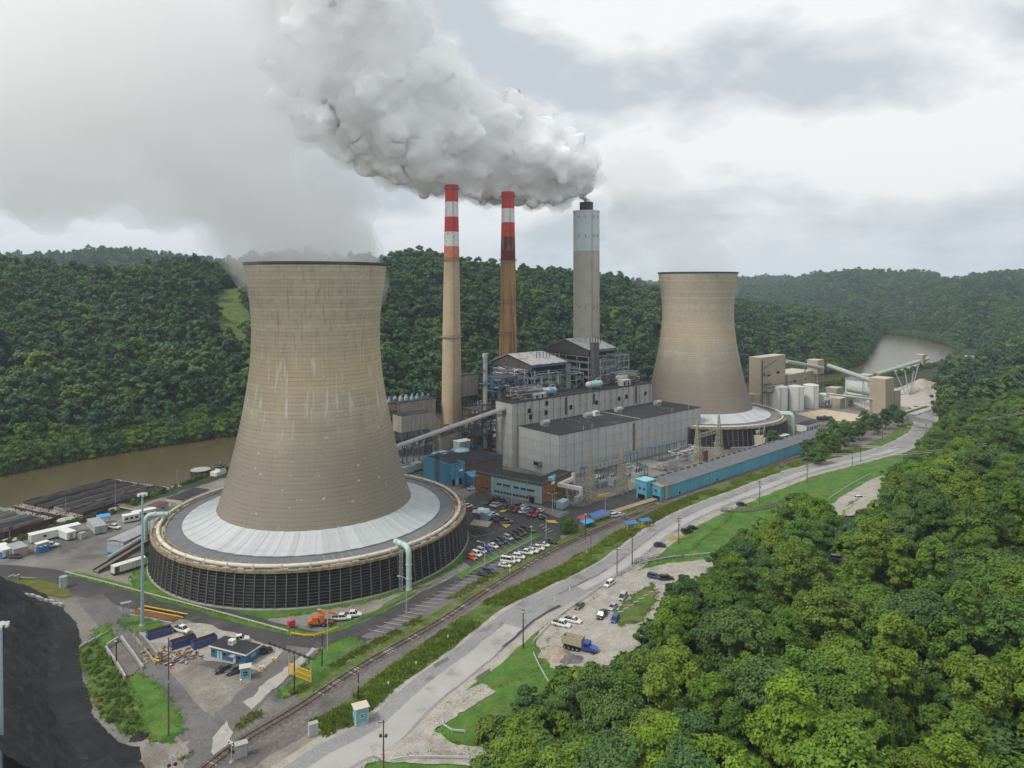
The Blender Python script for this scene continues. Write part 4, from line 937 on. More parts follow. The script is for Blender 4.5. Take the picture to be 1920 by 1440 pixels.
# tanks and pale shed behind the blue building
for x, y, r_, h_, lab in ((-38, 376, 5.2, 9, 'white round topped tank behind the blue hopper building'), (-28, 381, 5.4, 9.6, 'white round topped tank beside the grey hall wall')):
    t = thing('storage_tank', lab, 'tank', (x, y, 0)); MB().cyl((0,0,0), (0,0,h_), r_, n=32, caps=False).build('shell', M_tankw, t, True)
    MB().lathe([(r_+.05, h_-.1), (r_*.96, h_+.5), (r_*.8, h_+1.1), (r_*.5, h_+1.6), (.05, h_+1.8)], 32).build('roof', M_paleb, t, True); MB().cyl((0,0,h_+1.7), (0,0,h_+2.3), .5, n=10).build('hatch', M_grey, t)
t = slab_thing('shed', 'pale metal shed with a white roof behind the white tanks', 'shed', (-29, 388), 9, 6, 0, 12.5, M_clad, M_tankw)
# small silver containers right of the near cooling tower
for x, y, lab in ((758, 890, 'silver ribbed container near the blue hopper building'), (776, 884, 'smaller silver container behind the silver ribbed one')):
    X, Y = W(x, y); t = thing('container', lab, 'container', (X, Y, 0), UA+.15); MB().box(-5, 5, -2, 2, .9, 4.4).build('body', M_paleb, t); mb = MB()
    for k in range(20): mb.box(-5+k*.5, -4.85+k*.5, -2.06, 2.06, .9, 4.45)
    mb.build('rib', M_clad, t); MB().box(-4.8, 4.8, -1.8, 1.8, 0, .9).build('base', M_dsteel, t)
# blue hopper building with its brown and orange neighbours
o = (-30.5, 347); t = thing('hopper_building', 'flat roofed blue panelled building facing the near cooling tower', 'plant building', (*o, 0), UA)
MB().box(.2, 34, .2, 23, 0, 9.9).build('wall_core', M_seam, t)
panels(t, M_blue, 0, 23.2, 0, 10.4, 0, 8, 1, 'y'); panels(t, M_blue, 0, 9, 0, 10.4, 0, 3, 1); panels(t, M_blue, 9, 34, 0, 10.4, 23.4, 8, 1)
MB().box(0, 34, 0, 23.2, 9.92, 10.02).build('roof', M_tar, t)
mb = MB().box(-.2,.2,-.2,23.6,9.9,10.9).box(-.2,9,-.2,.2,9.9,10.9).box(-.2,34,23.2,23.6,9.9,10.9).box(8.7,9.1,.0,6,9.9,10.7); mb.build('parapet', M_blue, t)
MB().box(9, 30, .0, .3, 0, 8.6).build('brown_wall', mat('dark brown brick', (.115,.082,.06), .9, .2, .4), t)
MB().box(9, 30, -.1, 12, 8.6, 8.9).build('brown_roof', M_tar, t)
for x in (1.2, 3.2, 5.4): MB().box(x, x+1.5, -.25, -.16, 0, 3.2).build('door', M_glass if x != 3.2 else M_paleb, t)
MB().box(5.4, 7.6, -.3, -.2, 6.6, 7.5).build('sign_plate', M_white, t)
f = MB().extr([(-5.5, 0), (-5.5, 4.0), (-.2, 5.2), (-.2, 0)], 'x', 9.2, 14.5).build('annexe', M_blue, t); MB().extr([(-5.8, 4.05), (0, 5.35), (0, 5.6), (-5.8, 4.3)], 'x', 9, 14.8).build('annexe_roof', M_blue2, f)
mb = MB()
for k in range(24): mb.bar((9+k, .1, 8.9), (9+k, .1, 9.9), .07)
mb.bar((9,.1,9.9), (33,.1,9.9), .08); mb.build('handrail', M_steel, t)
OA = math.atan2(26.2, 18.2); o = (13.4, 318.8)
t = thing('office_building', 'low office with a pale turquoise panel front and an orange brick end wall', 'office', (*o, 0), OA)
MB().box(.25, 13, .25, 38, 0, 8.3).box(13, 30, .25, 9, 0, 8.0).build('brick_wall', M_brick, t)
panels(t, M_paleb, 0, 28.5, 0, 8.4, .2, 14, 3, 'y', gap=.07)
MB().box(-.1, 13.1, .0, 38.2, 8.3, 8.5).box(13.1, 30.1, .0, 9.1, 8.0, 8.2).build('roof', M_tar, t)
mb = MB()
for k in range(20): mb.bar((.2, k*1.95, 8.5), (.2, k*1.95, 9.5), .07)
for k in range(15): mb.bar((k*2+.2, .2, 8.5), (k*2+.2, .2, 9.5), .07)
mb.bar((.2,.2,9.5), (.2,38,9.5), .08).bar((.2,.2,9.5), (30,.2,9.5), .08); mb.build('handrail', M_steel, t)
for y, n_ in ((4.5, 3), (9.2, 2), (13.2, 2), (18, 3), (23, 2)):
    for k in range(n_): win(t, y+k*1.35, 5.1, 1.15, .8, -.02, 'y')
for k in range(12): win(t, 6+k*1.8, 1.5, 1.2, .75, -.02, 'y')
win(t, 5.2, 0, 2.6, 2.9, -.05, 'y', 'door'); MB().box(-1.6, 0, 3.4, 7, 3.0, 3.25).build('door_canopy', M_brick, t)
for k in range(2): win(t, 31+k*2.2, 2.0, 1.6, .7, .2, 'y')
v = thing('air_unit', 'small blue and silver air unit on the office roof', 'air unit', (o[0]+5, o[1]+9, 8.5), OA); MB().box(-1.5, 1.5, -1, 1, 0, 1.6).build('casing', M_druma, v); MB().cyl((2.4,0,0), (2.4,0,2), .8, n=12).build('fan', M_mroof, v)
# long blue shed along the railway
SA = math.atan2(85, 93.6); o = (70.4, 325); SL = 172
t = thing('long_shed', 'very long low blue shed with a grey roof beside the railway', 'shed', (*o, 0), SA)
MB().box(.2, SL, .2, 10.8, 0, 6.1).build('wall_core', M_seam, t)
panels(t, M_blue2, 0, SL, 0, 6.2, 0, 32, 1, gap=.16)
panels(t, M_blue2, 0, 11, 0, 6.2, 0, 3, 1, 'y')
for i in range(32):
    a, b = i*SL/32, (i+1)*SL/32-.05
    MB().extr([(-.5, 6.1), (6, 8.9), (6, 9.15), (-.5, 6.35)], 'x', a, b).build('roof_sheet', M_deck, t); MB().extr([(6, 8.88), (11.4, 7.0), (11.4, 7.25), (6, 9.13)], 'x', a, b).build('roof_sheet', M_deck, t)
    MB().box(a+.3, a+2.9, 5.7, 6.5, 9.0, 9.5).build('ridge_vent', M_dclad, t)
    MB().box(a-.09, a+.09, -.3, -.17, 0, 6.1).build('pilaster', M_paleb, t)
MB().extr([(0, 6.2), (11, 6.2), (11, 7.1), (6, 9.0)], 'x', 0, .2).build('gable', M_blue2, t)
f = MB().box(-6.5, 0, 5.2, 11.2, 0, 8.6).build('end_block', M_blue2, t); MB().box(-6.8, .3, 5.0, 11.5, 8.6, 8.9).build('end_roof', M_druma, f)
f2 = MB().box(-3, 0, 0, 5.2, 0, 6.6).build('end_block', M_blue2, t); MB().extr([(-.3, 6.5), (5.4, 7.3), (5.4, 7.6), (-.3, 6.8)], 'x', -3.2, .2).build('end_roof', mat('tan board', (.33,.26,.17), .8, .1, 1), f2)
for y in (6.6, 9): win(t, y, 4.6, .9, 1.1, -6.52, 'y')
win(t, 2.6, 4.2, .9, .9, -3.02, 'y'); MB().box(-6.6, -6.45, 6.2, 10.2, 0, 2.4).build('doorway', M_core, t); MB().box(-3.1, -2.95, .6, 4.4, 0, 2.2).build('doorway', M_core, t)
MB().box(.6, 1.6, -.5, -.18, .5, 7.0).build('yellow_post', M_yellow, t)
for i in (2, 8): MB().box(i*5.4+.5, i*5.4+1.6, -.28, -.16, .8, 1.9).build('hatch', M_glass, t)
# ------------------------------------------------------------ switchyard and yard in front of the hall
M_pyl = mat('pale lattice steel', (.36,.34,.25), .7, .15, 1)
def pylon(px, py, H, lab):
    X, Y = W(px, py); t = thing('switchyard_tower', lab, 'lattice tower', (X, Y, 0), UA); lattice(t, 4.2, 1.7, H*.66, 6, M_pyl, .17)
    l = lattice(t, 1.7, .15, H*.34, 4, M_pyl, .13, 'peak'); l.location = (0, 0, H*.66); return t
pylon(1107, 942, 25.6, 'tapering lattice tower with a spike nearest the office brick wall'); pylon(1166, 925, 25.6, 'tapering lattice tower with a spike beside the yellow barrier')
pylon(1308, 872, 25, 'tapering lattice tower with a spike by the far corner of the turbine hall'); pylon(1348, 858, 26, 'tapering lattice tower before the far cooling tower louvres')
def portal(pa, pb, z, lab):
    a = Vector((*W(*pa), z)); b = Vector((*W(*pb), z)); t = thing('portal_beam', lab, 'lattice beam', tuple(a), 0); t.rotation_euler = (0, 0, math.atan2((b-a).y, (b-a).x)); L_ = (b-a).length
    mb = MB()
    for y in (-.8, .8):
        for z_ in (0, 1.7): mb.bar((0,y,z_), (L_,y,z_), .17)
    n = int(L_/1.7)
    for k in range(n):
        x0, x1 = k*L_/n, (k+1)*L_/n
        for y in (-.8, .8): mb.bar((x0,y,0 if k % 2 else 1.7), (x1,y,1.7 if k % 2 else 0), .11)
        for z_ in (0, 1.7): mb.bar((x0,-.8 if k % 2 else .8,z_), (x1,.8 if k % 2 else -.8,z_), .10)
    mb.build('lattice', M_pyl, t)
    mb = MB()
    for k in range(4):
        for j in range(3): mb.cyl((L_*(.2+.2*k), (j-1)*.7, -.2), (L_*(.2+.2*k), (j-1)*.7, -1.5), .12, n=6)
    mb.build('insulator', M_dsteel, t)
portal((1107,942), (1166,925), 15, 'pale lattice beam between the two near switchyard towers'); portal((1308,872), (1348,858), 15, 'pale lattice beam between the two far switchyard towers')
def transformer(px, py, s, m, lab, rz=UA):
    t = thing('transformer', lab, 'transformer', (*W(px, py), 0), rz); t.scale = (s, s, s)
    MB().box(-2.4, 2.4, -1.5, 1.5, .4, 3.6).build('tank', m, t)
    fin = MB().box(-.07, .07, -.9, 0, .6, 3.3).mesh('radiator_fin', m)
    for k in range(11): link('radiator_fin', fin, t, (-2.2+k*.44, -1.52, 0))
    MB().cyl((-1.6, .9, 4.6), (1.8, .9, 4.6), .55, n=14).build('conservator', m, t, True)
    mb = MB()
    for k in (-1.4, 0, 1.4): mb.cyl((k, -.3, 3.6), (k*1.25, -.6, 5.9), .26, .12, 8)
    mb.build('bushing', M_dsteel, t); MB().box(-3.2, 3.2, -2.6, 2.2, 0, .4).build('plinth', M_conc, t)
    mb = MB().cyl((-1.2,.9,3.6), (-1.2,.9,4.2), .15).cyl((1.2,.9,3.6), (1.2,.9,4.2), .15); mb.build('bracket', m, t)
M_tr = mat('grey transformer paint', (.34,.37,.37), .5, .1, .8); M_trb = mat('beige transformer paint', (.45,.42,.32), .6, .1, .8); M_bluepipe = mat('slate blue pipe', (.11,.15,.21), .5, .15, .6)
transformer(1125, 915, 1.15, M_tr, 'grey transformer under the left lattice tower'); transformer(1150, 908, 1.0, M_tr, 'grey transformer between the two near lattice towers'); transformer(1197, 903, 1.35, M_tr, 'large blue grey transformer right of the near lattice towers')
transformer(1300, 862, 1.1, M_tr, 'grey transformer beside the far lattice towers'); transformer(1428, 836, 1.9, M_trb, 'big beige transformer with two tall bushings near the far cooling tower')
t = thing('bushing_pair', 'two tall slanting grey insulators on top of the big beige transformer', 'insulator', (*W(1428, 836), 6.6), UA)
MB().cyl((-2,0,0), (-3.4,0,7), .4, .15, 8).build('insulator', M_wsteel, t); MB().cyl((2,0,0), (4.6,0,9), .4, .15, 8).build('insulator', M_wsteel, t)
t = thing('pipe_bridge', 'white rectangular duct on legs beside the office brick wall', 'duct', (*W(1050, 936), 0), OA)
MB().box(0, 13, 0, 1.6, 5.6, 7.2).build('duct', M_wht, t); MB().box(0, 1.6, -10, 0, 5.6, 7.2).build('duct', M_wht, t); MB().box(.1, 1.5, -11.4, -10, 1.5, 7.1).build('down_leg', M_wht, t); MB().box(13, 14.5, .1, 1.5, 4, 9).build('down_leg', M_wht, t)
for x, y in ((.2, -4), (6, .2), (12, .2), (.2, -9)): MB().box(x, x+.3, y, y+.3, 0, 5.6).build('leg', M_wsteel, t); MB().bar((x+.1, y, 0.5), (x+2.6, y, 5.5), .14).build('brace', M_wsteel, t)
t = thing('cabinet', 'pale turquoise switch cabinet on the kerb by the office', 'cabinet', (*W(1055, 951), 0), OA); MB().box(-3, 3, -1.6, 1.6, .2, 3.1).build('body', M_paleb, t); MB().box(-3.1, 3.1, -1.7, 1.7, 0, .2).build('plinth', M_conc, t)
for k in range(4): MB().box(-2.9+k*1.5, -1.6+k*1.5, -1.66, -1.6, .4, 2.9).build('door', M_paleb, t)
t = thing('filter_unit', 'galvanised filter box on legs in front of the white duct', 'machinery', (*W(1080, 953), 0), OA)
for k in range(2): MB().box(k*2.2, k*2.2+1.8, -1, 1, 2.2, 5).build('casing', M_steel, t); MB().add([(k*2.2,-1,2.2),(k*2.2+1.8,-1,2.2),(k*2.2+1.8,1,2.2),(k*2.2,1,2.2),(k*2.2+.9,0,.8)], [(0,1,4),(1,2,4),(2,3,4),(3,0,4)]).build('hopper', M_steel, t)
for x in (0, 1.9, 4): MB().box(x, x+.15, -1, -.85, 0, 2.2).build('leg', M_steel, t)
t = thing('yellow_barrier', 'yellow painted crash barrier beside the near switchyard', 'barrier', (*W(1116, 938), 0), UA); MB().box(0, 9.5, -.2, .2, .5, 1.6).build('rail', M_yellow, t)
for k in range(5): MB().box(k*2.2+.1, k*2.2+.35, -.1, .3, 0, 1.5).build('post', M_yellow, t)
pl = MB()
def pipe_rack(pa, pb, n, z, lab, m):
    a = Vector((*W(*pa), 0)); b = Vector((*W(*pb), 0)); t = thing('pipe_rack', lab, 'pipe rack', tuple(a), math.atan2((b-a).y, (b-a).x)); L_ = (b-a).length
    for k in range(n): MB().cyl((0, k*.9, z+.3), (L_, k*.9, z+.3), .34, n=8).build('pipe', m, t, True)
    nb_ = max(2, int(L_/6))
    for k in range(nb_+1):
        x = k*L_/nb_; MB().box(x-.15, x+.15, -.4, -.1, 0, z).build('leg', M_bluepipe, t); MB().box(x-.15, x+.15, n*.9-.6, n*.9-.3, 0, z).build('leg', M_bluepipe, t); MB().box(x-.15, x+.15, -.4, n*.9-.3, z-.3, z).build('beam', M_bluepipe, t)
pipe_rack((1095, 905), (1195, 872), 3, 7, 'three slate blue pipes running along the hall behind the near switchyard', M_bluepipe)
pipe_rack((1222, 868), (1290, 850), 4, 8, 'bundle of slate blue pipes at the right part of the hall wall', M_bluepipe)
pipe_rack((1195, 895), (1210, 905), 2, 8, 'short slate blue pipe rack reaching out from the hall', M_bluepipe)
for (x, y, n_, ex, z1, sd_, lab) in ((1100, 925, 26, (13, 9), 6, 31, 'white and grey pipework under the left lattice tower'), (1180, 900, 22, (9, 7), 7, 32, 'grey pipework round the large transformer'), (1285, 872, 40, (24, 12), 7, 33, 'white pipework in the far switchyard'), (1238, 886, 18, (14, 7), 3.5, 34, 'low rusty pipework against the hall wall')):
    pipework('pipework', lab, (*W(x, y), 0), UA, sd_, n_, ex, .3, z1, [M_wsteel, M_grey, M_pipe, M_tr], .16)
t = thing('rust_panel', 'rust brown steel cabinet in the far switchyard', 'cabinet', (*W(1322, 866), 0), UA); MB().box(-2, 2, -.6, .6, 0, 6).build('body', M_rust, t); MB().box(-2.2, 2.2, -.8, .8, 6, 6.3).build('cap', M_rust, t)
t = thing('panel_screen', 'pale panelled screen wall by the slate blue pipes', 'screen wall', (*W(1262, 880), 0), UA); MB().box(-5, 5, .1, .3, 0, 5).build('frame', M_grey, t); panels(t, M_clad, -5, 5, .1, 5, .1, 6, 3, name='panel')
t = thing('storage_tank', 'aqua horizontal tank between hall and far cooling tower', 'tank', (*W(1350, 831), 0), UA-.5); MB().tube([(-7.4,0,2.6),(-7,0,2.6),(-6.4,0,2.6),(6.4,0,2.6),(7,0,2.6),(7.4,0,2.6)], [.1,1.2,1.7,1.7,1.2,.1], 16).build('shell', M_aqua, t, True); MB().box(-5,-4,-1.2,1.2,0,1.6).build('saddle', M_conc, t); MB().box(4,5,-1.2,1.2,0,1.6).build('saddle', M_conc, t)
t = thing('hut', 'small turquoise hut below the aqua tank', 'hut', (*W(1341, 838), 0), UA); MB().box(-2,2,-1.5,1.5,0,2.8).build('wall', M_paleb, t); MB().box(-2.2,2.2,-1.7,1.7,2.8,3.1).build('roof', M_tankw, t)
t = thing('low_shed', 'low shed with a black roof at the foot of the far cooling tower', 'shed', (*W(1440, 838), 0), UA); MB().box(4,26,0,9,0,3.6).build('wall', M_clad, t); MB().box(3.7,26.3,-.3,9.3,3.6,3.9).build('roof', M_tar, t); MB().box(17, 26.4, -.4, 9.4, 3.92, 4.2).build('white_roof', M_tankw, t)
t = thing('ramp', 'pale timber loading ramp in front of the blue shed', 'ramp', (*W(1150, 962), 0), SA-.08)
M_wood = mat('weathered timber', (.34,.28,.185), .9, .2, .8)
for k in range(12): MB().box(k*2.3, k*2.3+2.2, -1.6, 1.6, .5+k*.05, .75+k*.05).build('deck_board', M_wood, t)
for s_ in (-1.7, 1.7): MB().box(0, 27.6, s_-.12, s_+.12, 0, .5).build('side_beam', M_wood, t)
t = thing('guide_rail', 'tan guide fence beside the loading ramp', 'fence', (*W(1168, 972), 0), SA-.05)
for z in (.5, 1.0): MB().box(0, 26, -.06, .06, z, z+.14).build('rail', M_wood, t)
for k in range(11): MB().box(k*2.6-.08, k*2.6+.08, -.1, .1, 0, 1.3).build('post', M_wood, t)
def canopy(px, py, L_, W_, h, m, lab, a, legs=M_yellow, rails=True):
    t = thing('canopy', lab, 'canopy', (*W(px, py), 0), a)
    MB().add([(0,0,h),(L_,0,h),(L_,W_,h+.5),(0,W_,h+.5),(0,0,h+.12),(L_,0,h+.12),(L_,W_,h+.62),(0,W_,h+.62)], [(3,2,1,0),(4,5,6,7),(0,1,5,4),(1,2,6,5),(2,3,7,6),(3,0,4,7)]).build('roof', m, t)
    for x in (.2, L_-.3):
        for y in (.1, W_-.2): MB().box(x, x+.14, y, y+.14, 0, h+(.4 if y > 1 else 0)).build('leg', legs, t)
    if rails:
        for z in (.5, 1.05): MB().box(-.8, L_+.8, -.1, 0, z, z+.12).build('rail', legs, t)
M_btarp = mat('blue roof sheet', (.06,.16,.36), .5, .15, 1); M_rtarp = mat('red roof sheet', (.35,.09,.07), .6, .2, 1); M_btarp2 = mat('bright blue sheet', (.06,.30,.62), .5, .1, 1)
canopy(1176, 997, 5.5, 3, 2.6, M_btarp, 'blue roofed crossing shelter with yellow rails between railway and road', OA-.6); canopy(1203, 991, 5, 2.6, 2.6, M_btarp, 'smaller blue roofed shelter with yellow rails near the road', OA-.6)
canopy(1115, 983, 10, 4, 2.6, M_btarp, 'blue canopy beside the parked white cars by the railway', SA, M_steel, False); canopy(1098, 993, 5.5, 3.4, 2.0, M_btarp2, 'bright blue tarpaulin stall at the car park corner', SA, M_steel, False); canopy(1090, 984, 5, 3, 1.9, M_rtarp, 'dull red tarpaulin stall at the car park corner', SA, M_steel, False)
# car park kiosk cluster beside the near cooling tower
t = thing('kiosk', 'turquoise boxy kiosk among the parked cars', 'kiosk', (*W(911, 975), 0), OA); MB().box(-1.8,1.8,-1.4,1.4,0,3.4).build('wall', M_paleb, t); MB().box(-2,2,-1.6,1.6,3.4,3.6).build('roof', M_paleb, t); MB().box(-.5,.5,-1.46,-1.4,0,2.1).build('door', M_grey, t)
canopy(880, 1000, 8, 5, 3.4, mat('tan canopy roof', (.27,.245,.205), .8, .1, .8), 'tan roofed smoking shelter against the near cooling tower', -.35, M_bluepipe, False)
for x, y, lab, m_ in ((884, 972, 'pale turquoise flat roof nearest the ring in the car park', M_paleb), (899, 976, 'pale turquoise flat roof beside the boxy kiosk', M_paleb), (894, 968, 'white flat roof behind the turquoise roofs', M_tankw)):
    canopy(x, y, 5, 2.6, 2.5, m_, lab, -.4, M_grey, False)

# ------------------------------------------------------------ scrubber complex by the river bend
def tan_box(lab, o, sx, sy, z0, z1, a=UA, nx=4, nz=3, wins=(), cat='plant building', legs=False):
    t = thing('tan_building', lab, cat, (o[0], o[1], 0), a)
    MB().box(.15, sx-.15, .15, sy-.15, z0, z1-.1).build('wall_core', M_tan, t)
    panels(t, M_tan, 0, sx, z0, z1, 0, nx, nz, gap=.05); panels(t, M_tan, 0, sy, z0, z1, 0, max(1, int(nx*sy/sx)), nz, 'y', gap=.05)
    panels(t, M_tan, 0, sy, z0, z1, sx+.14, max(1, int(nx*sy/sx)), nz, 'y', gap=.05)
    MB().box(-.2, sx+.2, -.2, sy+.2, z1-.1, z1+.25).build('roof', mat('pale tan roof', (.45,.41,.35), .8, .08, .4), t)
    for x, z, w_, h_ in wins: win(t, x, z, w_, h_)
    if legs:
        steel_frame(t, 1, 1, sx-.6, sy-.6, [0, z0*.35, z0*.7, z0], M_grey, .4, x0=.3, y0=.3, seed=1)
    return t
t = tan_box('tallest tan clad building of the scrubber plant right of the far cooling tower', (194, 549), 38, 10, 0, 42, nx=6, nz=5, wins=((26, 28, 5, 1.6), (12, 27, 4, 1.4)))
for z in (28.5, 21, 15): MB().box(3, 14, -1.6, -.1, z-.2, z).build('platform', M_dsteel, t)
MB().bar((1.6,-.4,0), (1.6,-.4,40), .6, .3).build('ladder', M_dsteel, t); MB().bar((2,-.3,33), (24,-.3,39), .3).build('pipe', M_dsteel, t); MB().box(-8, 0, .2, 9, 0, 14).build('annexe', M_tan, t)
for x in (4, 7, 10): MB().box(x, x+2.2, -1.4, -.2, 28.5, 31).build('equipment', M_grey, t)
tan_box('low wide tan building behind the white tanks', (226, 578), 46, 20, 0, 25, nx=7, nz=3, wins=((12, 18, 5, 1.8), (30, 18.5, 5, 1.8)))
TW = (262, 604); tan_box('tan transfer box standing on a steel frame between two tube conveyors', TW, 12, 9, 22.5, 34, nx=2, nz=2, wins=((4, 29, 1.2, 1.2),), legs=True)
tan_box('tan conveyor head house beside the limestone yard', (287, 541), 16, 12, 0, 26.5, nx=3, nz=4); tan_box('lower tan annexe behind the conveyor head house', (302, 556), 12, 10, 0, 15, nx=2, nz=2)
tan_box('small tan roof house where the pile conveyor starts', (318, 628), 12, 9, 8, 18, nx=2, nz=2); tan_box('tan round ended lime house between the tube conveyors', (272, 590), 12, 9, 0, 12, nx=2, nz=2); tan_box('long low tan building under the thick tube conveyor', (262, 562), 24, 8, 0, 8, nx=5, nz=1, wins=((18, 1, 6, 4),))
M_tube = mat('grey green tube', (.33,.36,.32), .55, .08, .5)
def tube_conv(a, b, r, lab, sup=(), cat='conveyor'):
    a, b = Vector(a), Vector(b); d = b-a; t = thing('tube_conveyor', lab, cat, tuple(a)); t.rotation_mode = 'QUATERNION'; t.rotation_quaternion = d.to_track_quat('X', 'Z'); L_ = d.length
    n = max(4, int(L_/5)); sm = MB().cyl((.05,0,0), (L_/n-.05,0,0), r, n=14).mesh('tube_section', M_tube, True); hm = MB().cyl((-.2,0,0), (.2,0,0), r*1.07, n=14).mesh('hoop', M_grey, True)
    for k in range(n): link('tube_section', sm, t, (k*L_/n, 0, 0))
    for k in range(1, n): link('hoop', hm, t, (k*L_/n, 0, 0))
    for f_ in sup:
        q = a+d*f_; s_ = thing('conveyor_trestle', lab.replace('conveyor', 'conveyor trestle')[:60]+f' {["low","middle","high"][min(2, int(f_*3))]} leg', 'trestle', (q.x, q.y, 0), UA)
        for u in (-1, 1): MB().bar((u*2.6,0,0), (u*.8,0,q.z-r), .35).build('leg', M_grey, s_)
        MB().bar((-1.7,0,q.z*.5), (1.7,0,q.z*.5), .25).build('brace', M_grey, s_); MB().box(-1.2,1.2,-.5,.5,q.z-r-.3,q.z-r).build('seat', M_grey, s_)
def P3(x, y, Z): return ((x-960)/F*Z, Z, CAMH-(y-HZ)/F*Z)
tube_conv(P3(1474, 677.5, 572), P3(1543, 690.5, 606), 1.6, 'grey tube conveyor from the tall tan building to the transfer box', (.5,))
tube_conv(P3(1553, 685.5, 606), P3(1663, 724, 550), 1.9, 'long grey tube conveyor sloping down to the head house', (.62,))
tube_conv(P3(1591, 729, 590), P3(1661, 741, 552), 2.6, 'thick short grey tube conveyor low beside the head house')
tube_conv(P3(1549, 738, 560), P3(1661, 752, 545), .8, 'thin grey pipe bridge before the white tanks', (.35, .75))
tube_conv(P3(1644, 701.5, 640), P3(1741, 672, 650), 1.7, 'grey tube conveyor rising above the limestone pile', ())
t = thing('trestle', 'steel tripod under the conveyor above the limestone pile', 'trestle', (*W(1705, 741), 0))
for q in ((-14, 0, 8), (8, 1, 22), (-4, -1, 0), (4, 1, 0)): MB().bar((q[0]*.2, q[1], 0), (q[0], 0, 22+q[2]*.2), .6).build('leg', M_wsteel, t)
MB().bar((-14,0,24),(8,0,27),.4).build('brace', M_wsteel, t)
t = tan_box('tan head box at the raised end of the pile conveyor', (377, 646), 8, 6, 26.5, 34.5, nx=2, nz=1); MB().cyl((4,3,22), (4,3,26.5), .8).build('chute', M_dsteel, t)
for x, y, r_, h_, lab in ((1464, 771, 8.0, 18.5, 'widest of the white cylindrical tanks, nearest the far cooling tower'), (1498, 770, 6.1, 18.5, 'middle one of the three tall white cylindrical tanks'), (1526.5, 766, 6.1, 18.2, 'third tall white cylindrical tank, right of the middle one'), (1549, 762, 4.2, 9.5, 'small white tank right of the three tall tanks'), (1563, 762, 4.6, 9.3, 'second small cream tank right of the three tall tanks')):
    X, Y = W(x, y); t = thing('storage_tank', lab, 'tank', (X, Y+r_, 0)); MB().cyl((0,0,0), (0,0,h_), r_, n=36, caps=False).build('shell', M_tankw, t, True); MB().lathe([(r_+.1,h_-.1),(r_*.6,h_+.6),(.05,h_+1.0)], 36).build('roof', M_tankw, t, True)
    MB().bar((0,-r_-.2,0), (0,-r_-.2,h_), .5, .15).build('ladder', M_grey, t)
    mb = MB().tube([((r_-.1)*math.cos(a), (r_-.1)*math.sin(a), h_+1) for a in np.linspace(0, 2*math.pi, 25)], .06, 4, False); mb.build('handrail', M_dsteel, t)
X, Y = W(1632, 742); t = thing('storage_tank', 'very wide white tank with a grey dished roof behind the tube conveyors', 'tank', (X, Y+14, 0)); MB().cyl((0,0,0), (0,0,13), 14.5, n=40, caps=False).build('shell', M_tankw, t, True); MB().lathe([(14.7,12.9),(10,14.4),(.1,15.6)], 40).build('roof', M_deck, t, True)
pipework('pipework', 'jumble of pipes on the roofs above the white tanks', (198, 546, 0), UA, 41, 30, (46, 3), 13, 20, [M_dsteel, M_grey, M_tube], .2); pipework('pipework', 'jumble of steelwork between white tanks and head house', (252, 562, 0), UA, 42, 50, (34, 8), .3, 8, [M_dsteel, M_grey, M_tube, M_tankw], .2)
M_stone = mat('pale crushed limestone', (.40,.355,.30), 1, .16, .12, bump=.5, bscale=.5, patchy=((.50,.46,.41), .5, .7, .06))
def heap(name, lab, c, rx, ry, h, m, seed, cat='stone pile', ridge=1.0):
    ph = np.random.default_rng(seed).random(4)*6.28; n, k_ = 44, 18; mb = MB(); vs_ = []; z0 = E(*c)-.3
    for i in range(k_+1):
        t_ = i/k_
        for j in range(n):
            a = j/n*6.283; w_ = 1+.12*math.sin(2*a+ph[0])+.07*math.sin(5*a+ph[1])+.04*math.sin(9*a+ph[2])
            x, y = rx*w_*t_*math.cos(a), ry*w_*t_*math.sin(a)
            z = h*(1-t_**1.05)*(1+.18*math.sin(x*.21*ridge+ph[3])*(1-t_))+float(vnoise(np.array([x+50*seed]), np.array([y]), rx*.3)[0])*h*.22*(1-t_)
            vs_.append((x, y, max(z, -.2)))
    fs_ = [(i*n+j, i*n+(j+1) % n, (i+1)*n+(j+1) % n, (i+1)*n+j) for i in range(k_) for j in range(n)]
    mb.add(vs_, fs_); o = mb.build(name, m, None, True, (c[0], c[1], z0)); return tag(o, lab, cat)
heap('limestone_pile', 'big pale limestone pile under the raised conveyor', (W(1742, 738)[0], W(1742, 738)[1]+8), 26, 20, 14, M_stone, 3)
heap('limestone_pile', 'low pale spill heap right of the big limestone pile', (W(1785, 738)[0]-6, W(1785, 738)[1]+6), 20, 15, 7, M_stone, 5)
t = slab_thing('low_building', 'white low building with a black roof right of the far cooling tower', 'building', W(1512, 811), 22, 7, 0, 5, M_tankw, M_tar)
for k in range(6): win(t, 2+k*3.4, 1.6, 1.2, 1.3, -.02)
t = thing('tank_wagon', 'black tank wagon parked beside the sand pad', 'wagon', (*W(1546, 789), 0), .05); MB().tube([(-6,0,2),(-5.5,0,2),(5.5,0,2),(6,0,2)], [.6,1.4,1.4,.6], 12).build('tank', M_dsteel, t, True); MB().box(-5.5,5.5,-1.2,1.2,.5,.9).build('frame', M_dsteel, t); MB().cyl((0,0,3.2),(0,0,4),.7).build('dome', M_dsteel, t)
for x in (-4, -2.6, 2.6, 4): MB().cyl((x,-1.1,.45), (x,1.1,.45), .45).build('wheel', M_dsteel, t)
t = thing('gallery', 'grey covered belt gallery crossing above the road', 'conveyor', tuple(P3(1697, 782, 500))); b_ = Vector(P3(1757, 796, 470)); a_ = Vector(P3(1697, 782, 500)); t.rotation_mode = 'QUATERNION'; t.rotation_quaternion = (b_-a_).to_track_quat('X', 'Z'); L_ = (b_-a_).length
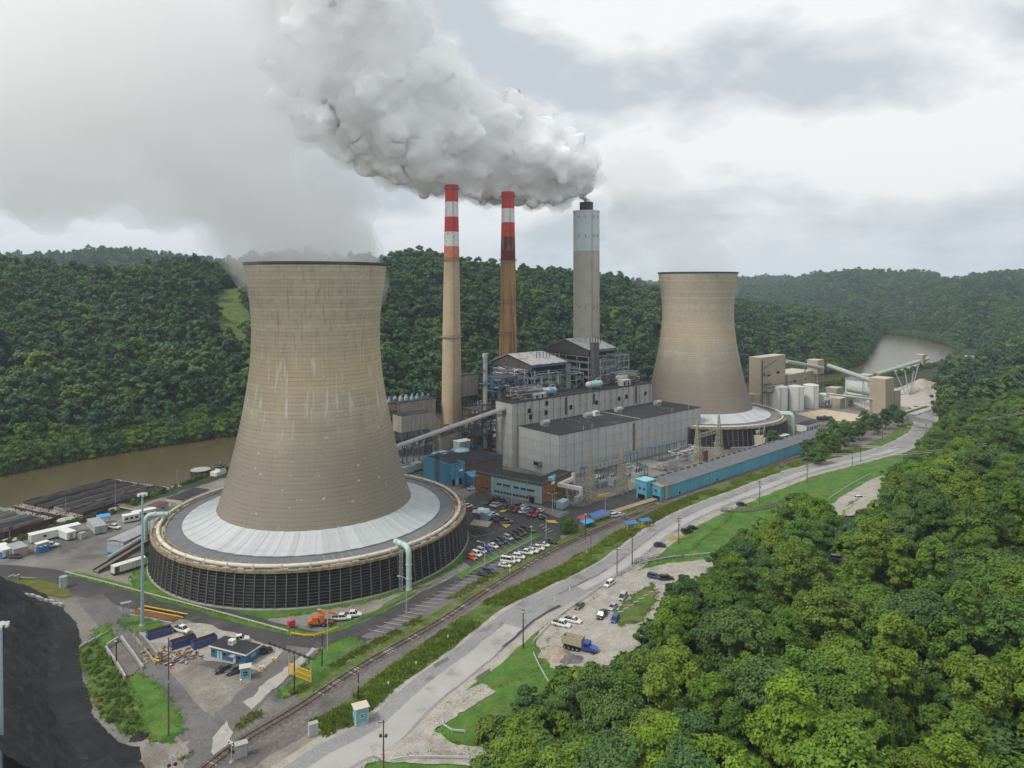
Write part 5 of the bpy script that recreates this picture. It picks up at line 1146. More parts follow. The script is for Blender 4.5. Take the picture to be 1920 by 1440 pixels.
for k in range(7): MB().box(k*L_/7, (k+1)*L_/7-.06, -1.3, 1.3, -1.2, 1.3).build('gallery_section', M_gal, t)
MB().box(0, L_, -1.45, 1.45, 1.3, 1.5).build('roof', M_deck, t); 
for x_ in (1736, 1712): 
    q = G0(x_, 830 if x_ == 1736 else 800); s_ = thing('trestle', f'slim grey leg of the belt gallery {"beside the road" if x_ == 1736 else "by the railway"}', 'trestle', (*q, 0)); MB().box(-.4,.4,-.4,.4,0,max(3, P3(x_, 790, q[1])[2]-1)).build('leg', M_grey, s_); MB().box(-1,1,-1,1,0,.4).build('base', M_conc, s_)
t = thing('gallery', 'sloping grey gallery at the foot of the head house', 'conveyor', (*W(1657, 772), 0), UA-.15); MB().extr([(0,1),(14,5),(14,8.5),(0,4.2)], 'y', 0, 3.5).build('body', M_gal, t); MB().extr([(0,4.2),(14,8.5),(14,8.8),(0,4.5)], 'y', -.3, 3.8).build('roof', M_deck, t)
t = thing('dome_shed', 'white arched shed far off by the riverside road', 'shed', (*W(1870, 700), 0), .5); MB().extr([(12*math.cos(a), 7*math.sin(a)) for a in np.linspace(0, math.pi, 12)], 'x', 0, 30).build('shell', M_tankw, t, True); MB().box(-.1, 0, -4, 4, 0, 4).build('door', M_grey, t)

# ------------------------------------------------------------ river side: barges, boat, sheds, trailers
BA = math.atan2(40, 19.6); bd = Vector((math.cos(BA), math.sin(BA))); bp_ = Vector((math.sin(BA), -math.cos(BA)))
M_hull = mat('rusty barge hull', (.075,.035,.028), .8, .3, .5, patchy=((.16,.14,.13), .58, .7, .3)); M_deckb = mat('pale barge deck', (.26,.24,.22), .8, .3, .6, patchy=((.12,.06,.045), .5, .65, .4)); M_grnb = mat('pale green coaming', (.27,.33,.29), .7, .15, .6)
M_coal = mat('black coal', (.011,.011,.0125), .75, .4, .35, bump=.35, bscale=.7, patchy=((.032,.031,.034), .5, .68, .3), spec=.4)
def barge_mesh(loaded, deckm):
    L_, Wd = 50, 10.2
    hull = MB().extr([(0, 1.2), (3, -1.5), (L_-3, -1.5), (L_, 1.2), (L_, 2.2), (0, 2.2)], 'y', -Wd/2, Wd/2)
    co = MB()
    for s_ in (-1, 1): co.box(4, L_-4, s_*(Wd/2-1.0)-.15, s_*(Wd/2-1.0)+.15, 2.2, 3.5)
    co.box(4, 4.3, -Wd/2+1, Wd/2-1, 2.2, 3.5).box(L_-4.3, L_-4, -Wd/2+1, Wd/2-1, 2.2, 3.5)
    vs_ = []; fs_ = []; nx, ny = 44, 9
    for i in range(nx+1):
        for j in range(ny+1):
            x = 4.35+(L_-8.7)*i/nx; y = (Wd/2-1.2)*(2*j/ny-1); e = math.sin(math.pi*j/ny)**.7*math.sin(math.pi*min(1, max(0, (i+.5)/nx)))**.3
            vs_.append((x, y, (3.05+1.3*e*(.75+.35*math.sin(x*.55)+.15*math.sin(x*1.3+y))) if loaded else 2.25))
    for i in range(nx):
        for j in range(ny): a = i*(ny+1)+j; fs_.append((a, a+ny+1, a+ny+2, a+1))
    bt = MB()
    for x in (1.2, 2.4, L_-1.2, L_-2.4):
        for y in (-3, 3): bt.cyl((x, y, 2.2), (x, y, 2.8), .22, n=8)
    return (hull.mesh('hull', M_hull), co.mesh('coaming', deckm), MB().add(vs_, fs_).mesh('coal_load', M_coal if loaded else M_hull, True), bt.mesh('bollard', M_dsteel), MB().box(.2, 3.9, -Wd/2+.1, Wd/2-.1, 2.2, 2.24).box(L_-3.9, L_-.2, -Wd/2+.1, Wd/2-.1, 2.2, 2.24).mesh('deck', M_deckb))
BM = {k: barge_mesh(*a) for k, a in {'full': (True, M_hull), 'pale': (True, M_deckb), 'empty': (False, M_grnb)}.items()}
def barge(i, row, kind, lab):
    o = Vector((-224.6, 321))+bp_*(10.7*i)+bd*row; t = thing('coal_barge', lab, 'barge', (o.x, o.y, -4.2), BA)
    for nm, me in zip(('hull', 'coaming', 'coal_load' if kind != 'empty' else 'hold_floor', 'bollard', 'deck'), BM[kind]): link(nm, me, t)
barge(0, 0, 'full', 'outermost coal laden barge, river side of the moored four'); barge(1, 0, 'full', 'coal laden barge second from the open river'); barge(2, 1, 'pale', 'coal laden barge with pale coamings, third from the open river'); barge(3, 2, 'full', 'coal laden barge moored against the bank')
barge(0, -52, 'empty', 'barge with green coamings cut by the left frame edge, river side'); barge(1.1, -51.5, 'empty', 'empty barge with green coamings beside the outer one'); barge(2.2, -51.5, 'pale', 'coal barge at the bank below the laden four')
def dolphin(x, y, r_, h_, lab, pole=0):
    X, Y = G0(x, y, -5); t = thing('mooring_cell', lab, 'mooring cell', (X, Y, -6)); MB().cyl((0,0,0), (0,0,h_), r_, n=28).build('sheet_pile', M_dsteel, t); MB().cyl((0,0,h_), (0,0,h_+.3), r_*1.03, n=28).build('cap', M_conc, t)
    for k in range(28): a = k/28*6.283; MB().box(-.12,.12,-.1,.1,0,h_-.1).build('pile_rib', M_rust, t, loc=(r_*math.cos(a), r_*math.sin(a), 0), rz=a) if h_ > 5 else None
    if pole: MB().cyl((0,0,h_), (0,0,h_+pole), .12, n=6).build('pole', M_steel, t)
dolphin(376, 902, 4.8, 7, 'large round sheet pile mooring cell out in the river'); dolphin(332, 924, 2.4, 4, 'small mooring cell with a slim pole off the landing', 9); dolphin(123, 990, 3.2, 4.5, 'mooring cell with a mast at the end of the laden barges', 9); dolphin(216, 972, 2.6, 5, 'mooring cell with a tall mast beside the gangway', 12); dolphin(18, 1030, 2.6, 4.5, 'mooring cell by the bank near the left edge', 4)
X, Y = G0(408, 908, -5); t = thing('towboat', 'white two deck towboat half hidden behind the near cooling tower', 'boat', (X, Y, -5), BA+.1)
MB().extr([(-9,.2),(-8,-1),(8,-1),(10,.4),(10,1.6),(-9,1.6)], 'y', -3.4, 3.4).build('hull', M_rust, t); MB().box(-6,6,-2.7,2.7,1.6,4.4).build('deckhouse', M_tankw, t); MB().box(-3,4,-2.1,2.1,4.6,7).build('deckhouse', M_tankw, t); MB().box(-6.4,6.4,-3,3,4.4,4.6).build('deck', M_tar, t); MB().box(0,3.4,-1.6,1.6,7.2,9.6).build('wheelhouse', M_tankw, t); MB().box(-.4,3.8,-1.9,1.9,9.6,9.85).build('roof', M_tar, t); MB().box(-.05,3.45,-1.65,1.65,8.2,9.1).build('window', M_glass, t)
for k in range(5): MB().box(-5+k*2.2,-4+k*2.2,-2.76,2.76,2.5,3.4).build('window', M_glass, t)
MB().cyl((1.5,0,9.8),(1.5,0,12),.1).build('mast', M_wsteel, t)
t = thing('gangway', 'pale truss gangway from the bank to the barges', 'gangway', (*G0(262, 962), 1.0), math.radians(155)); mb = MB()
for y in (-.6, .6):
    mb.bar((0,y,0),(14,y,0),.14).bar((0,y,1.1),(14,y,1.1),.12)
    for k in range(9): mb.bar((k*1.6,y,0),((k+.6)*1.6,y,1.1),.08)
mb.build('truss', M_pyl, t); MB().box(0,14,-.6,.6,-.08,0).build('deck', M_steel, t)
def trailer(px, py, L_, W_, h, rz, m, rm, lab, name='site_trailer', cat='trailer', nw=3, lift=.6):
    t = thing(name, lab, cat, (*W(px, py), 0), rz)
    MB().box(0, L_, 0, W_, lift, h).build('body', m, t); MB().box(-.15, L_+.15, -.15, W_+.15, h, h+.2).build('roof', rm, t)
    for k in range(nw): f = MB().box(-.6,.6,-.05,0,-.45,.5).build('window', M_grey, t, loc=(L_*(k+.6)/(nw+.2), -.01, h*.62)); MB().box(-.5,.5,-.08,-.05,-.36,.4).build('pane', M_glass, f)
    MB().box(-.05, 0, W_*.35, W_*.7, lift, lift+2).build('door', M_grey, t)
    for x in (.25, .75): MB().box(L_*x-.3, L_*x+.3, .3, W_-.3, 0, lift).build('support', M_dsteel, t)
    return t
ta = math.atan2(15.6, 4.8)
trailer(341, 952, 17, 8.6, 3.4, ta, mat('cream wall', (.50,.46,.34), .8, .08, .5), M_tar, 'cream building with a black roof behind the ring of the near cooling tower', 'site_building', 'building', 4, 0)
t = trailer(295, 966, 6.5, 5.5, 3.6, ta, M_clad, mat('brown shingle roof', (.13,.055,.05), .8, .2, .8), 'small grey hut with a red brown roof by the gangway', 'hut', 'hut', 1, 0)
trailer(250, 977, 9, 3, 3.2, ta-.5, M_tankw, M_tankw, 'long white site trailer beside the gangway'); trailer(232, 983, 6, 3, 3.1, ta-.55, M_tankw, M_tankw, 'short white box trailer on wheels with two windows'); trailer(200, 1000, 13, 4.2, 3.3, ta+1.05, mat('grey trailer wall', (.37,.40,.40), .7, .08, .5), M_steel, 'pale grey site trailer beside the blue canopy', nw=4)
canopy(182, 985, 5, 3, 2.8, M_btarp2, 'blue canopy roof behind the pale grey trailer', ta-.6, M_steel, False)
trailer(58, 1021, 17, 3.6, 3.3, ta-.42, M_tankw, M_tankw, 'longest white trailer with a ribbed roof near the barges', nw=2); trailer(142, 1011, 9, 3.2, 3.2, ta+1.3, M_tankw, M_tankw, 'white trailer set across the end of the longest trailer'); trailer(152, 1012, 2.2, 1.6, 2.2, ta, M_clad, M_grey, 'tiny grey cabinet at the end of the white trailers', 'cabinet', 'cabinet', 0, 0)
trailer(52, 1041, 8, 4.4, 3.2, ta+1.2, mat('sand wall', (.42,.35,.25), .8, .08, .5), M_steel, 'sand coloured cabin with a grey roof near the portable toilets', 'cabin', 'cabin', 1, 0); trailer(70, 1036, 4, 2.4, 2.9, ta-.3, mat('sand wall', (.42,.35,.25)), M_tankw, 'small sand coloured shed against the portable toilets', 'shed', 'shed', 0, 0); trailer(24, 1044, 9, 3.2, 3.1, ta+1.2, M_tankw, M_tankw, 'white office trailer at the left edge beside the sand cabin', nw=3)
M_toil = mat('blue plastic', (.04,.12,.42), .5, .1, 1)
for k in range(5):
    X, Y = W(72+k*4.2, 1037.5-k*1.2); t = thing('portable_toilet', f'blue portable toilet, {["first from the left", "second from the left", "third and middle one", "fourth from the left", "last on the right"][k]} in the row of five', 'portable toilet', (X, Y, 0), .4, 'portable toilets in a row of five')
    MB().box(-.55,.55,-.55,.55,0,2.1).build('body', M_toil, t); MB().box(-.6,.6,-.6,.6,2.1,2.3).build('roof', M_tankw if k % 2 else M_toil, t); MB().box(-.4,.4,-.59,-.55,.15,1.95).build('door', M_btarp2, t)
X, Y = W(3, 1048); t = thing('portable_toilet', 'lone blue portable toilet at the left frame edge', 'portable toilet', (X, Y, 0), .3); MB().box(-.6,.6,-.6,.6,0,2.2).build('body', M_toil, t); MB().box(-.65,.65,-.65,.65,2.2,2.4).build('roof', M_toil, t); MB().box(-.4,.4,-.64,-.6,.15,1.95).build('door', M_btarp2, t)
wa = math.atan2(18, 4.6)
t = thing('warehouse', 'grey roofed warehouse with a turquoise end beside the near cooling tower', 'warehouse', (*W(232, 1042), 0), wa)
MB().box(.1, 32, .1, 7.2, 0, 4.9).build('wall', M_clad, t); panels(t, M_paleb, 0, 7.2, .7, 3.4, 0, 4, 1, 'y'); panels(t, M_clad, 0, 7.2, 3.5, 5, 0, 4, 1, 'y'); MB().box(-.1, .05, 0, 7.2, 0, .7).build('blue_base', M_btarp, t)
for k in range(8): MB().extr([(-.4, 5.0), (3.6, 5.5), (7.6, 5.0), (7.6, 5.2), (3.6, 5.7), (-.4, 5.2)], 'x', -.4+k*4.1, -.4+k*4.1+4.03).build('roof_sheet', M_steel, t)
t = thing('container', 'white ribbed container on a sloping base before the warehouse', 'container', (*W(214, 1081), 0), math.atan2(6.6, 5.0)); MB().box(0, 10.5, 0, 2.6, .9, 3.3).build('body', M_tankw, t); MB().extr([(-.2,3.3),(1.3,3.7),(2.8,3.3)], 'x', -.2, 10.7).build('roof', M_tankw, t)
for k in range(9): MB().box(k*1.2+.2, k*1.2+.32, -.06, 2.66, .9, 3.3).build('rib', M_pipe, t)
MB().extr([(0,.0),(0,.5),(10.5,.9),(10.5,0)], 'y', .2, 2.4).build('base', M_dsteel, t); MB().box(.2,1.8,-.05,.0,1,2.9).build('door', M_dclad, t)
t = thing('belt_ramp', 'inclined brown belt ramp climbing past the warehouse', 'conveyor', (*W(184, 1076), 0), math.atan2(11, 6)); MB().extr([(0,0),(0,.5),(20,5.2),(20,4.4),(4,.0)], 'y', 0, 3).build('deck', mat('brown ramp board', (.16,.125,.10), .9, .2, .6), t); 
for y in (-.15, 3): MB().extr([(0,.3),(0,1.0),(20,6.0),(20,5.3)], 'y', y, y+.15).build('side_board', M_dclad, t)
MB().cyl((6,4.4,2.4),(22,4.4,6.4),.8,n=10).build('pipe', M_grey, t)
t = thing('storage_tank', 'small round turquoise tank on the grass beside the plant road', 'tank', (*W(119, 1102), 0)); MB().cyl((0,0,0),(0,0,3.6),1.15,n=24).build('shell', M_aqua, t, True); MB().cyl((0,0,3.6),(0,0,3.75),1.2,n=24).build('lid', M_steel, t)
MB().bar((0,-1.25,0),(0,-1.25,3.6),.35,.08).build('ladder', M_steel, t)
# ------------------------------------------------------------ railway
RA = np.array([p[:2] for p in RAIL]); t = thing('railway_track', 'single railway track with brown rails curving along the plant', 'railway track')
sl = np.concatenate([[0], np.cumsum(np.linalg.norm(np.diff(RA, axis=0), axis=1))])
def at_s(P, S, s): return np.array([np.interp(s, S, P[:, 0]), np.interp(s, S, P[:, 1])])
M_rail = mat('brown rail steel', (.115,.070,.048), .6, .2, 1.0); M_tie = mat('grey brown sleeper', (.125,.098,.08), .95, .35, .8, rnd=.35); M_tie2 = mat('pale new sleeper', (.33,.285,.24), .95, .2, .8, rnd=.2)
for off in (-.78, .78):
    A = offset_line(RA, off); mb = MB(); vs_ = []
    prof = [(-.075,.0),(.075,.0),(.075,.19),(-.075,.19)]; nA = len(A); T = np.gradient(A, axis=0); T /= np.linalg.norm(T, axis=1)[:, None]
    for a, tt in zip(A, T): vs_ += [(a[0]+tt[1]*p[0], a[1]-tt[0]*p[0], .36+p[1]) for p in prof]
    mb.add(vs_, [(i*4+k, i*4+(k+1) % 4, i*4+4+(k+1) % 4, i*4+4+k) for i in range(nA-1) for k in range(4)]); mb.build('rail', M_rail, t)
tie = [MB().box(-1.35, 1.35, -.16, .16, .20, .37).mesh('sleeper', m_) for m_ in (M_tie, M_tie2)]
rr = random.Random(2); s = 1.0; n = 0; rest_ = MB()
while s < sl[-1]-1:
    p = at_s(RA, sl, s); q = at_s(RA, sl, s+.5); a = math.atan2(q[1]-p[1], q[0]-p[0])-math.pi/2
    if n < 290: link('sleeper', tie[rr.random() < .16], t, (p[0], p[1], .012*(n % 3)), a+rr.uniform(-.02, .02))
    else:
        c_, s_ = math.cos(a), math.sin(a); rest_.bar((p[0]-1.35*c_, p[1]-1.35*s_, .28), (p[0]+1.35*c_, p[1]+1.35*s_, .28), .32, .17)
    n += 1; s += .82 if n < 290 else .95
tag(rest_.build('sleeper', M_tie, t), kind='stuff')
# shaped ballast shoulder under the sleepers
A = [offset_line(RA, o_) for o_ in (-2.6, -1.6, 1.6, 2.6)]
V = np.concatenate([np.concatenate([a, np.full((len(a), 1), z)], 1) for a, z in zip(A, (.1, .27, .27, .1))]); k = len(RA)
tag(link('ballast_shoulder', np_mesh('ballast_shoulder', V, np.array([(j*k+i, j*k+i+1, (j+1)*k+i+1, (j+1)*k+i) for j in range(3) for i in range(k-1)]), mat('dark ballast', (.12,.108,.10), 1, .35, 1.4, bump=.08, bscale=7))), 'raised ballast shoulder under the track', kind='structure')
# ------------------------------------------------------------ painted markings
def marks(name, lines, wd, m, lift, lab):
    mb = MB()
    for a, b in lines:
        a = Vector(a[:2]); b = Vector(b[:2]); nrm = Vector((-(b-a).y, (b-a).x)).normalized()*wd/2
        mb.add([(*(a-nrm), lift), (*(b-nrm), lift), (*(b+nrm), lift), (*(a+nrm), lift)], [(0,1,2,3)])
    return tag(mb.build(name, m), lab, kind='structure')
RO = offset_line(RA, 0); L1 = offset_line(RA, -7.0); L2 = offset_line(RA, -12.6)
lines = []; s = 0
for i, s in enumerate(np.arange(0, sl[-1], 2.9)):
    a = at_s(L1, sl, s+2.0); b = at_s(L2, sl, s)
    px, py = PX(a[0], a[1], 0)
    if 712 < px < 1010: lines.append((a, b))
marks('parking_lines', lines, .17, M_stripe, .62, 'worn white parking bay lines beside the railway')
lines = [(G0(x, y), G0(x+22, y+13)) for x, y in ((887,1052),(897,1046),(907,1040),(917,1035),(928,1030),(939,1024),(950,1019),(961,1014),(972,1008))]
lines += [(G0(870+9*i, 1004-2.2*i), G0(882+9*i, 1012-2.2*i)) for i in range(6)]+[(G0(912,996), G0(927,1003)), (G0(862,1015), G0(925,1003))]
marks('parking_lines', lines, .14, M_stripe, .60, 'thin painted bay lines in the car park')
for P_, lab in (([(938,984),(958,985),(949,992)], 'yellow painted triangle in the middle of the car park'), ([(1022,977),(1040,977),(1047,983),(1028,982)], 'yellow painted island at the car park exit'), ([(941,958),(956,956),(945,962),(934,963)], 'yellow hatched bay by the upper car row')):
    patch('yellow_marking', P_, mat('worn yellow paint', (.55,.36,.07), .8, .15, 1), .30, 0, lab)
lines = [(G0(x, y), G0(x+10, y-4.5)) for x, y in ((1016,994),(1021,998),(1027,1001),(1010,990),(1046,968),(1051,966),(1056,964))]
marks('crosswalk', lines, .35, M_stripe, .64, 'worn crosswalk stripes at the car park gate')
lines = [(ROADA[i], ROADA[i+1]) for i in range(20, 120)]
marks('centre_line', lines, .11, mat('worn yellow line', (.30,.27,.19), .9, .1, 1), .70, 'faint centre line of the public road')
rr = random.Random(12); lines = []
for k in range(16):
    i = rr.randrange(22, 110); o_ = rr.uniform(-4.5, 2); p = ROADA[i]; T_ = (ROADA[i+1]-ROADA[i]); T_ = T_/np.linalg.norm(T_); N_ = np.array([T_[1], -T_[0]]); q = p+N_*o_
    for s_ in range(rr.randint(2, 5)):
        n_ = q+(T_*rr.uniform(-.4, 1.6)+N_*rr.uniform(-.2, .9)) if k % 2 else q+T_*rr.uniform(1, 2.5)+N_*rr.uniform(-.2, .2)
        lines.append((q, n_)); q = n_
marks('road_crack', lines, .09, M_asph_d, .74, 'thin dark cracks in the road surface')
# ------------------------------------------------------------ cars
def paint(nm, rgb): 
    key = 'car paint '+nm
    if key in MATS: return MATS[key]
    m = mat(key, rgb, .35, .04, 2, spec=.5); b = [n_ for n_ in m.node_tree.nodes if n_.type == 'BSDF_PRINCIPLED'][0]; b.inputs['Coat Weight'].default_value = .5; b.inputs['Coat Roughness'].default_value = .12; return m
PAINT = {'white': (.66,.66,.64), 'cream': (.60,.56,.46), 'black': (.012,.012,.014), 'dark grey': (.05,.053,.058), 'grey': (.16,.165,.17), 'silver': (.36,.38,.40), 'pale blue': (.22,.30,.38), 'blue': (.02,.06,.30), 'navy': (.02,.028,.07), 'red': (.38,.018,.025), 'maroon': (.14,.012,.02), 'orange': (.62,.10,.02), 'green': (.03,.055,.05), 'bronze': (.13,.115,.09)}
M_cglass = mat('car glass', (.012,.015,.018), .08, .1, 1, spec=.6); M_tyre = mat('tyre rubber', (.014,.014,.014), .9, .2, 2); M_rimm = mat('wheel rim', (.32,.32,.33), .4, .1, 2, metal=.6); M_lamp = mat('lamp glass', (.62,.62,.60), .2, .05, 1); M_tail = mat('tail lamp red', (.30,.01,.01), .3, .1, 1); M_trim = mat('black trim', (.02,.02,.022), .6, .2, 1)
def loft(st):
    """stations (x, halfwidth, zbottom, zmid, ztop)"""
    mb = MB(); vs_ = []
    for x, w_, zb, zm, zt in st: vs_ += [(x,-w_*.9,zb),(x,-w_,zm),(x,-w_*.97,zm+(zt-zm)*.7),(x,-w_*.88,zt),(x,w_*.88,zt),(x,w_*.97,zm+(zt-zm)*.7),(x,w_,zm),(x,w_*.9,zb)]
    n = len(st); fs_ = [(i*8+k, i*8+(k+1) % 8, i*8+8+(k+1) % 8, i*8+8+k) for i in range(n-1) for k in range(8)]
    fs_ += [tuple(range(7, -1, -1)), tuple(range((n-1)*8, n*8))]
    return mb.add(vs_, fs_)
CARS = {}
SPEC = {  # length, width, body stations, cabin (x0 rear base, x1 front base, roof x0, roof x1, z base, z roof), wheel r, axle xs
 'sedan': (4.7, [(-2.35,.72,.35,.55,.78),(-2.2,.86,.24,.55,.93),(-1.1,.91,.22,.55,.96),(.9,.91,.22,.55,.93),(1.7,.88,.22,.52,.84),(2.2,.80,.24,.5,.72),(2.36,.66,.32,.5,.62)], (-1.75,1.25,-1.05,.35,.92,1.43), .33, (-1.38,1.42)),
 'hatchback': (4.3, [(-2.1,.74,.35,.6,.95),(-2.0,.86,.24,.6,1.02),(.8,.88,.22,.55,.96),(1.6,.85,.22,.52,.88),(2.0,.76,.26,.5,.74),(2.15,.64,.32,.5,.64)], (-2.0,1.35,-1.65,.45,.95,1.50), .33, (-1.25,1.3)),
 'suv': (4.8, [(-2.36,.80,.42,.7,1.02),(-2.25,.92,.32,.7,1.10),(.9,.95,.30,.65,1.06),(1.8,.92,.30,.62,1.0),(2.25,.84,.34,.6,.88),(2.4,.72,.42,.6,.78)], (-2.28,1.3,-2.05,.55,1.05,1.78), .38, (-1.42,1.46)),
 'minivan': (5.0, [(-2.45,.82,.36,.65,1.0),(-2.35,.95,.26,.65,1.08),(1.0,.97,.24,.62,1.04),(1.9,.93,.24,.58,.92),(2.35,.82,.28,.55,.78),(2.5,.68,.36,.55,.68)], (-2.4,1.9,-2.15,.7,1.02,1.74), .34, (-1.5,1.55)),
 'van': (5.6, [(-2.75,.90,.45,.8,1.2),(-2.7,.99,.34,.8,1.25),(1.4,1.0,.32,.75,1.22),(2.2,.97,.34,.7,1.10),(2.7,.85,.38,.65,.95),(2.82,.75,.46,.65,.85)], (-2.72,1.9,-2.65,1.25,1.2,2.15), .37, (-1.7,1.75)),
 'pickup': (5.8, [(-2.9,.88,.50,.8,1.08),(-2.85,.97,.42,.8,1.12),(.9,.99,.40,.75,1.14),(1.9,.97,.40,.72,1.12),(2.7,.92,.42,.7,1.0),(2.9,.82,.5,.68,.9)], (-.75,1.55,-.55,.85,1.1,1.88), .42, (-1.75,1.85)),
 'cab_pickup': (5.4, [(-2.7,.86,.48,.78,1.02),(-2.65,.95,.40,.78,1.06),(.8,.97,.38,.72,1.08),(1.8,.95,.38,.7,1.05),(2.5,.90,.40,.68,.95),(2.7,.80,.48,.66,.85)], (.0,1.45,.15,.75,1.05,1.75), .40, (-1.6,1.7))}
def car_meshes(kind):
    L_, st, (a, b, c, d, z0, z1), wr, ax = SPEC[kind]; W_ = max(s_[1] for s_ in st); yb, yt = W_*.87, W_*.70; O = {}
    O['body'] = loft(st).mesh('body', [bpy.data.materials.get('slot') or M_white], True)
    g = [(a,-yb,z0),(b,-yb,z0),(b,yb,z0),(a,yb,z0),(c,-yt,z1),(d,-yt,z1),(d,yt,z1),(c,yt,z1)]
    O['window'] = MB().add(g, [(0,1,5,4),(1,2,6,5),(2,3,7,6),(3,0,4,7),(4,5,6,7)]).mesh('window', M_cglass)
    mb = MB().box(c-.03, d+.02, -yt-.02, yt+.02, z1-.05, z1+.035)
    for (p, q) in ((0,4),(1,5),(2,6),(3,7)): mb.bar(Vector(g[p])*1.004, Vector(g[q])*1.004, .10)
    m_ = (a+b)/2-.05
    for s_ in (-1, 1): mb.bar((m_, s_*yb*1.005, z0), ((c+d)/2, s_*yt*1.01, z1), .10, .05)
    if kind in ('suv', 'minivan', 'van'):
        for s_ in (-1, 1): mb.bar((lerp(a,b,.22), s_*yb*1.005, z0), (lerp(c,d,.2), s_*yt*1.01, z1), .12, .05)
    O['roof'] = mb.mesh('roof', [M_white])
    O['wheel'] = MB().cyl((0,-.11,0),(0,.11,0),wr,n=14).mesh('wheel', M_tyre, True); O['rim'] = MB().cyl((0,-.125,0),(0,.125,0),wr*.6,n=10).mesh('rim', M_rimm)
    x1 = st[-1][0]; x0 = st[0][0]; zl_ = st[-1][4]
    O['headlight'] = MB().box(x1-.22, x1+.01, -.16, .16, zl_-.14, zl_+.03).mesh('headlight', M_lamp); O['taillight'] = MB().box(x0-.02, x0+.15, -.13, .13, st[0][4]-.3, st[0][4]-.05).mesh('taillight', M_tail)
    O['grille'] = MB().box(x1-.1, x1+.02, -.42, .42, zl_-.30, zl_-.06).mesh('grille', M_trim)
    if 'pickup' in kind: O['bed'] = MB().box(x0+.14, a-.1, -W_*.76, W_*.76, z0-.3, z0+.045).mesh('bed', M_trim)
    return O
def car(kind, col, px, py, ang, lab, group=None, drape=False):
    if kind not in CARS: CARS[kind] = car_meshes(kind)
    O = CARS[kind]; X, Y, Z = GT(px, py) if drape else (*W(px, py), .22)
    t = thing('parked_car' if 'pickup' not in kind else 'pickup_truck', lab, 'car' if 'pickup' not in kind else 'pickup truck', (X, Y, Z+(.42 if drape else 0)), R(ang), group)
    pm = paint(col, PAINT[col]); L_, st, cb, wr, ax = SPEC[kind]; W_ = max(s_[1] for s_ in st)
    def slot(nm, par=t, m_=None, loc=None):
        o = link(nm, O[nm], par, loc)
        if m_: o.material_slots[0].link = 'OBJECT'; o.material_slots[0].material = m_
        return o
    slot('body', m_=pm); slot('window'); slot('roof', m_=pm); slot('grille')
    if 'bed' in O: slot('bed')
    for x in ax:
        for y in (-W_*.86, W_*.86): w_ = slot('wheel', loc=(x, y, wr)); link('rim', O['rim'], w_)
    for y in (-W_*.58, W_*.58): slot('headlight', loc=(0, y, 0)); slot('taillight', loc=(0, y, 0))
    return t
gp = 'cars parked in the staff car park'
ro = [(885.5,1049,'hatchback','orange','bright orange hatchback, nearest the cooling tower in its row'),(894,1043,'suv','white','white family car next to the bright orange hatchback'),(903,1037,'suv','silver','silver estate between the white family car and the blue hatchback'),(914,1032.5,'hatchback','blue','bright blue hatchback in the row along the grass island'),(925,1027,'sedan','white','white saloon between the blue hatchback and a dark pickup'),(932,1021,'pickup','dark grey','dark grey pickup right of the white saloon in the island row'),(942,1017.5,'suv','navy','navy blue estate in the middle of the island row'),(953,1012.5,'suv','silver','silver car in the island row between navy and black ones'),(962,1009.5,'pickup','black','black pickup right of the silver car in the island row'),(971,1005,'suv','black','black estate, fourth from the road end of the island row'),(979,1001.5,'suv','dark grey','dark grey estate, third from the road end of the island row'),(986,996.5,'suv','black','black car, second from the road end of the island row'),(995,997,'sedan','dark grey','dark saloon at the road end of the island row')]
for px, py, k, c, l in ro: car(k, c, px, py, -47, l, gp)
ra = [(916,946,'suv','black','black car at the left end of the front row before the office'),(925,949,'sedan','silver','silver saloon second from the left in the office front row'),(933,951,'pickup','silver','silver pickup in the office front row'),(947,954,'sedan','green','dark green saloon beside the yellow hatched bay'),(957,957.5,'sedan','maroon','dark red saloon left of a maroon estate in the office front row'),(968,960,'suv','maroon','maroon estate in the office front row'),(979,962,'hatchback','white','white hatchback between maroon and pale blue cars'),(988,963,'suv','pale blue','pale blue estate in the office front row'),(997,967,'pickup','red','bright red pickup left of another red car'),(1006,969,'suv','red','bright red estate right of the red pickup'),(1019,972,'pickup','black','black pickup at the right end of the office front row')]
for px, py, k, c, l in ra: car(k, c, px, py, 236, l, gp)
rb = [(932,939,'suv','maroon','maroon car at the left end of the back row by the office'),(940,942.5,'pickup','dark grey','dark grey pickup in the back row by the office'),(973.5,951,'suv','maroon','maroon estate by the pale kerb in the back row'),(981.5,953.5,'sedan','white','white saloon left of two navy cars in the back row'),(992.5,956,'sedan','navy','navy saloon, left one of two in the back row'),(1000.6,958,'sedan','navy','navy saloon, right one of two in the back row'),(1013.6,960.5,'sedan','white','white saloon at the right end of the back row')]
for px, py, k, c, l in rb: car(k, c, px, py, 58, l, gp)
rc = [(864,944,'suv','silver','silver car half hidden by the tower ring'),(877,952.5,'suv','white','white estate beside the tower ring, upper car park'),(891,958.5,'hatchback','red','red hatchback behind the turquoise kiosk'),(904,960.5,'suv','white','white estate beside the red hatchback behind the kiosk'),(925,969,'suv','white','white estate right of the turquoise kiosk'),(930,974,'sedan','black','black saloon between kiosk and dark pickup'),(939,978,'pickup','dark grey','dark grey pickup parked behind the yellow triangle'),(949,982.5,'pickup','grey','mid grey pickup beside the yellow triangle'),(886,919,'sedan','white','white saloon alone in front of the brown wall')]
for i, (px, py, k, c, l) in enumerate(rc): car(k, c, px, py, 15 if i > 3 else 35, l, gp)
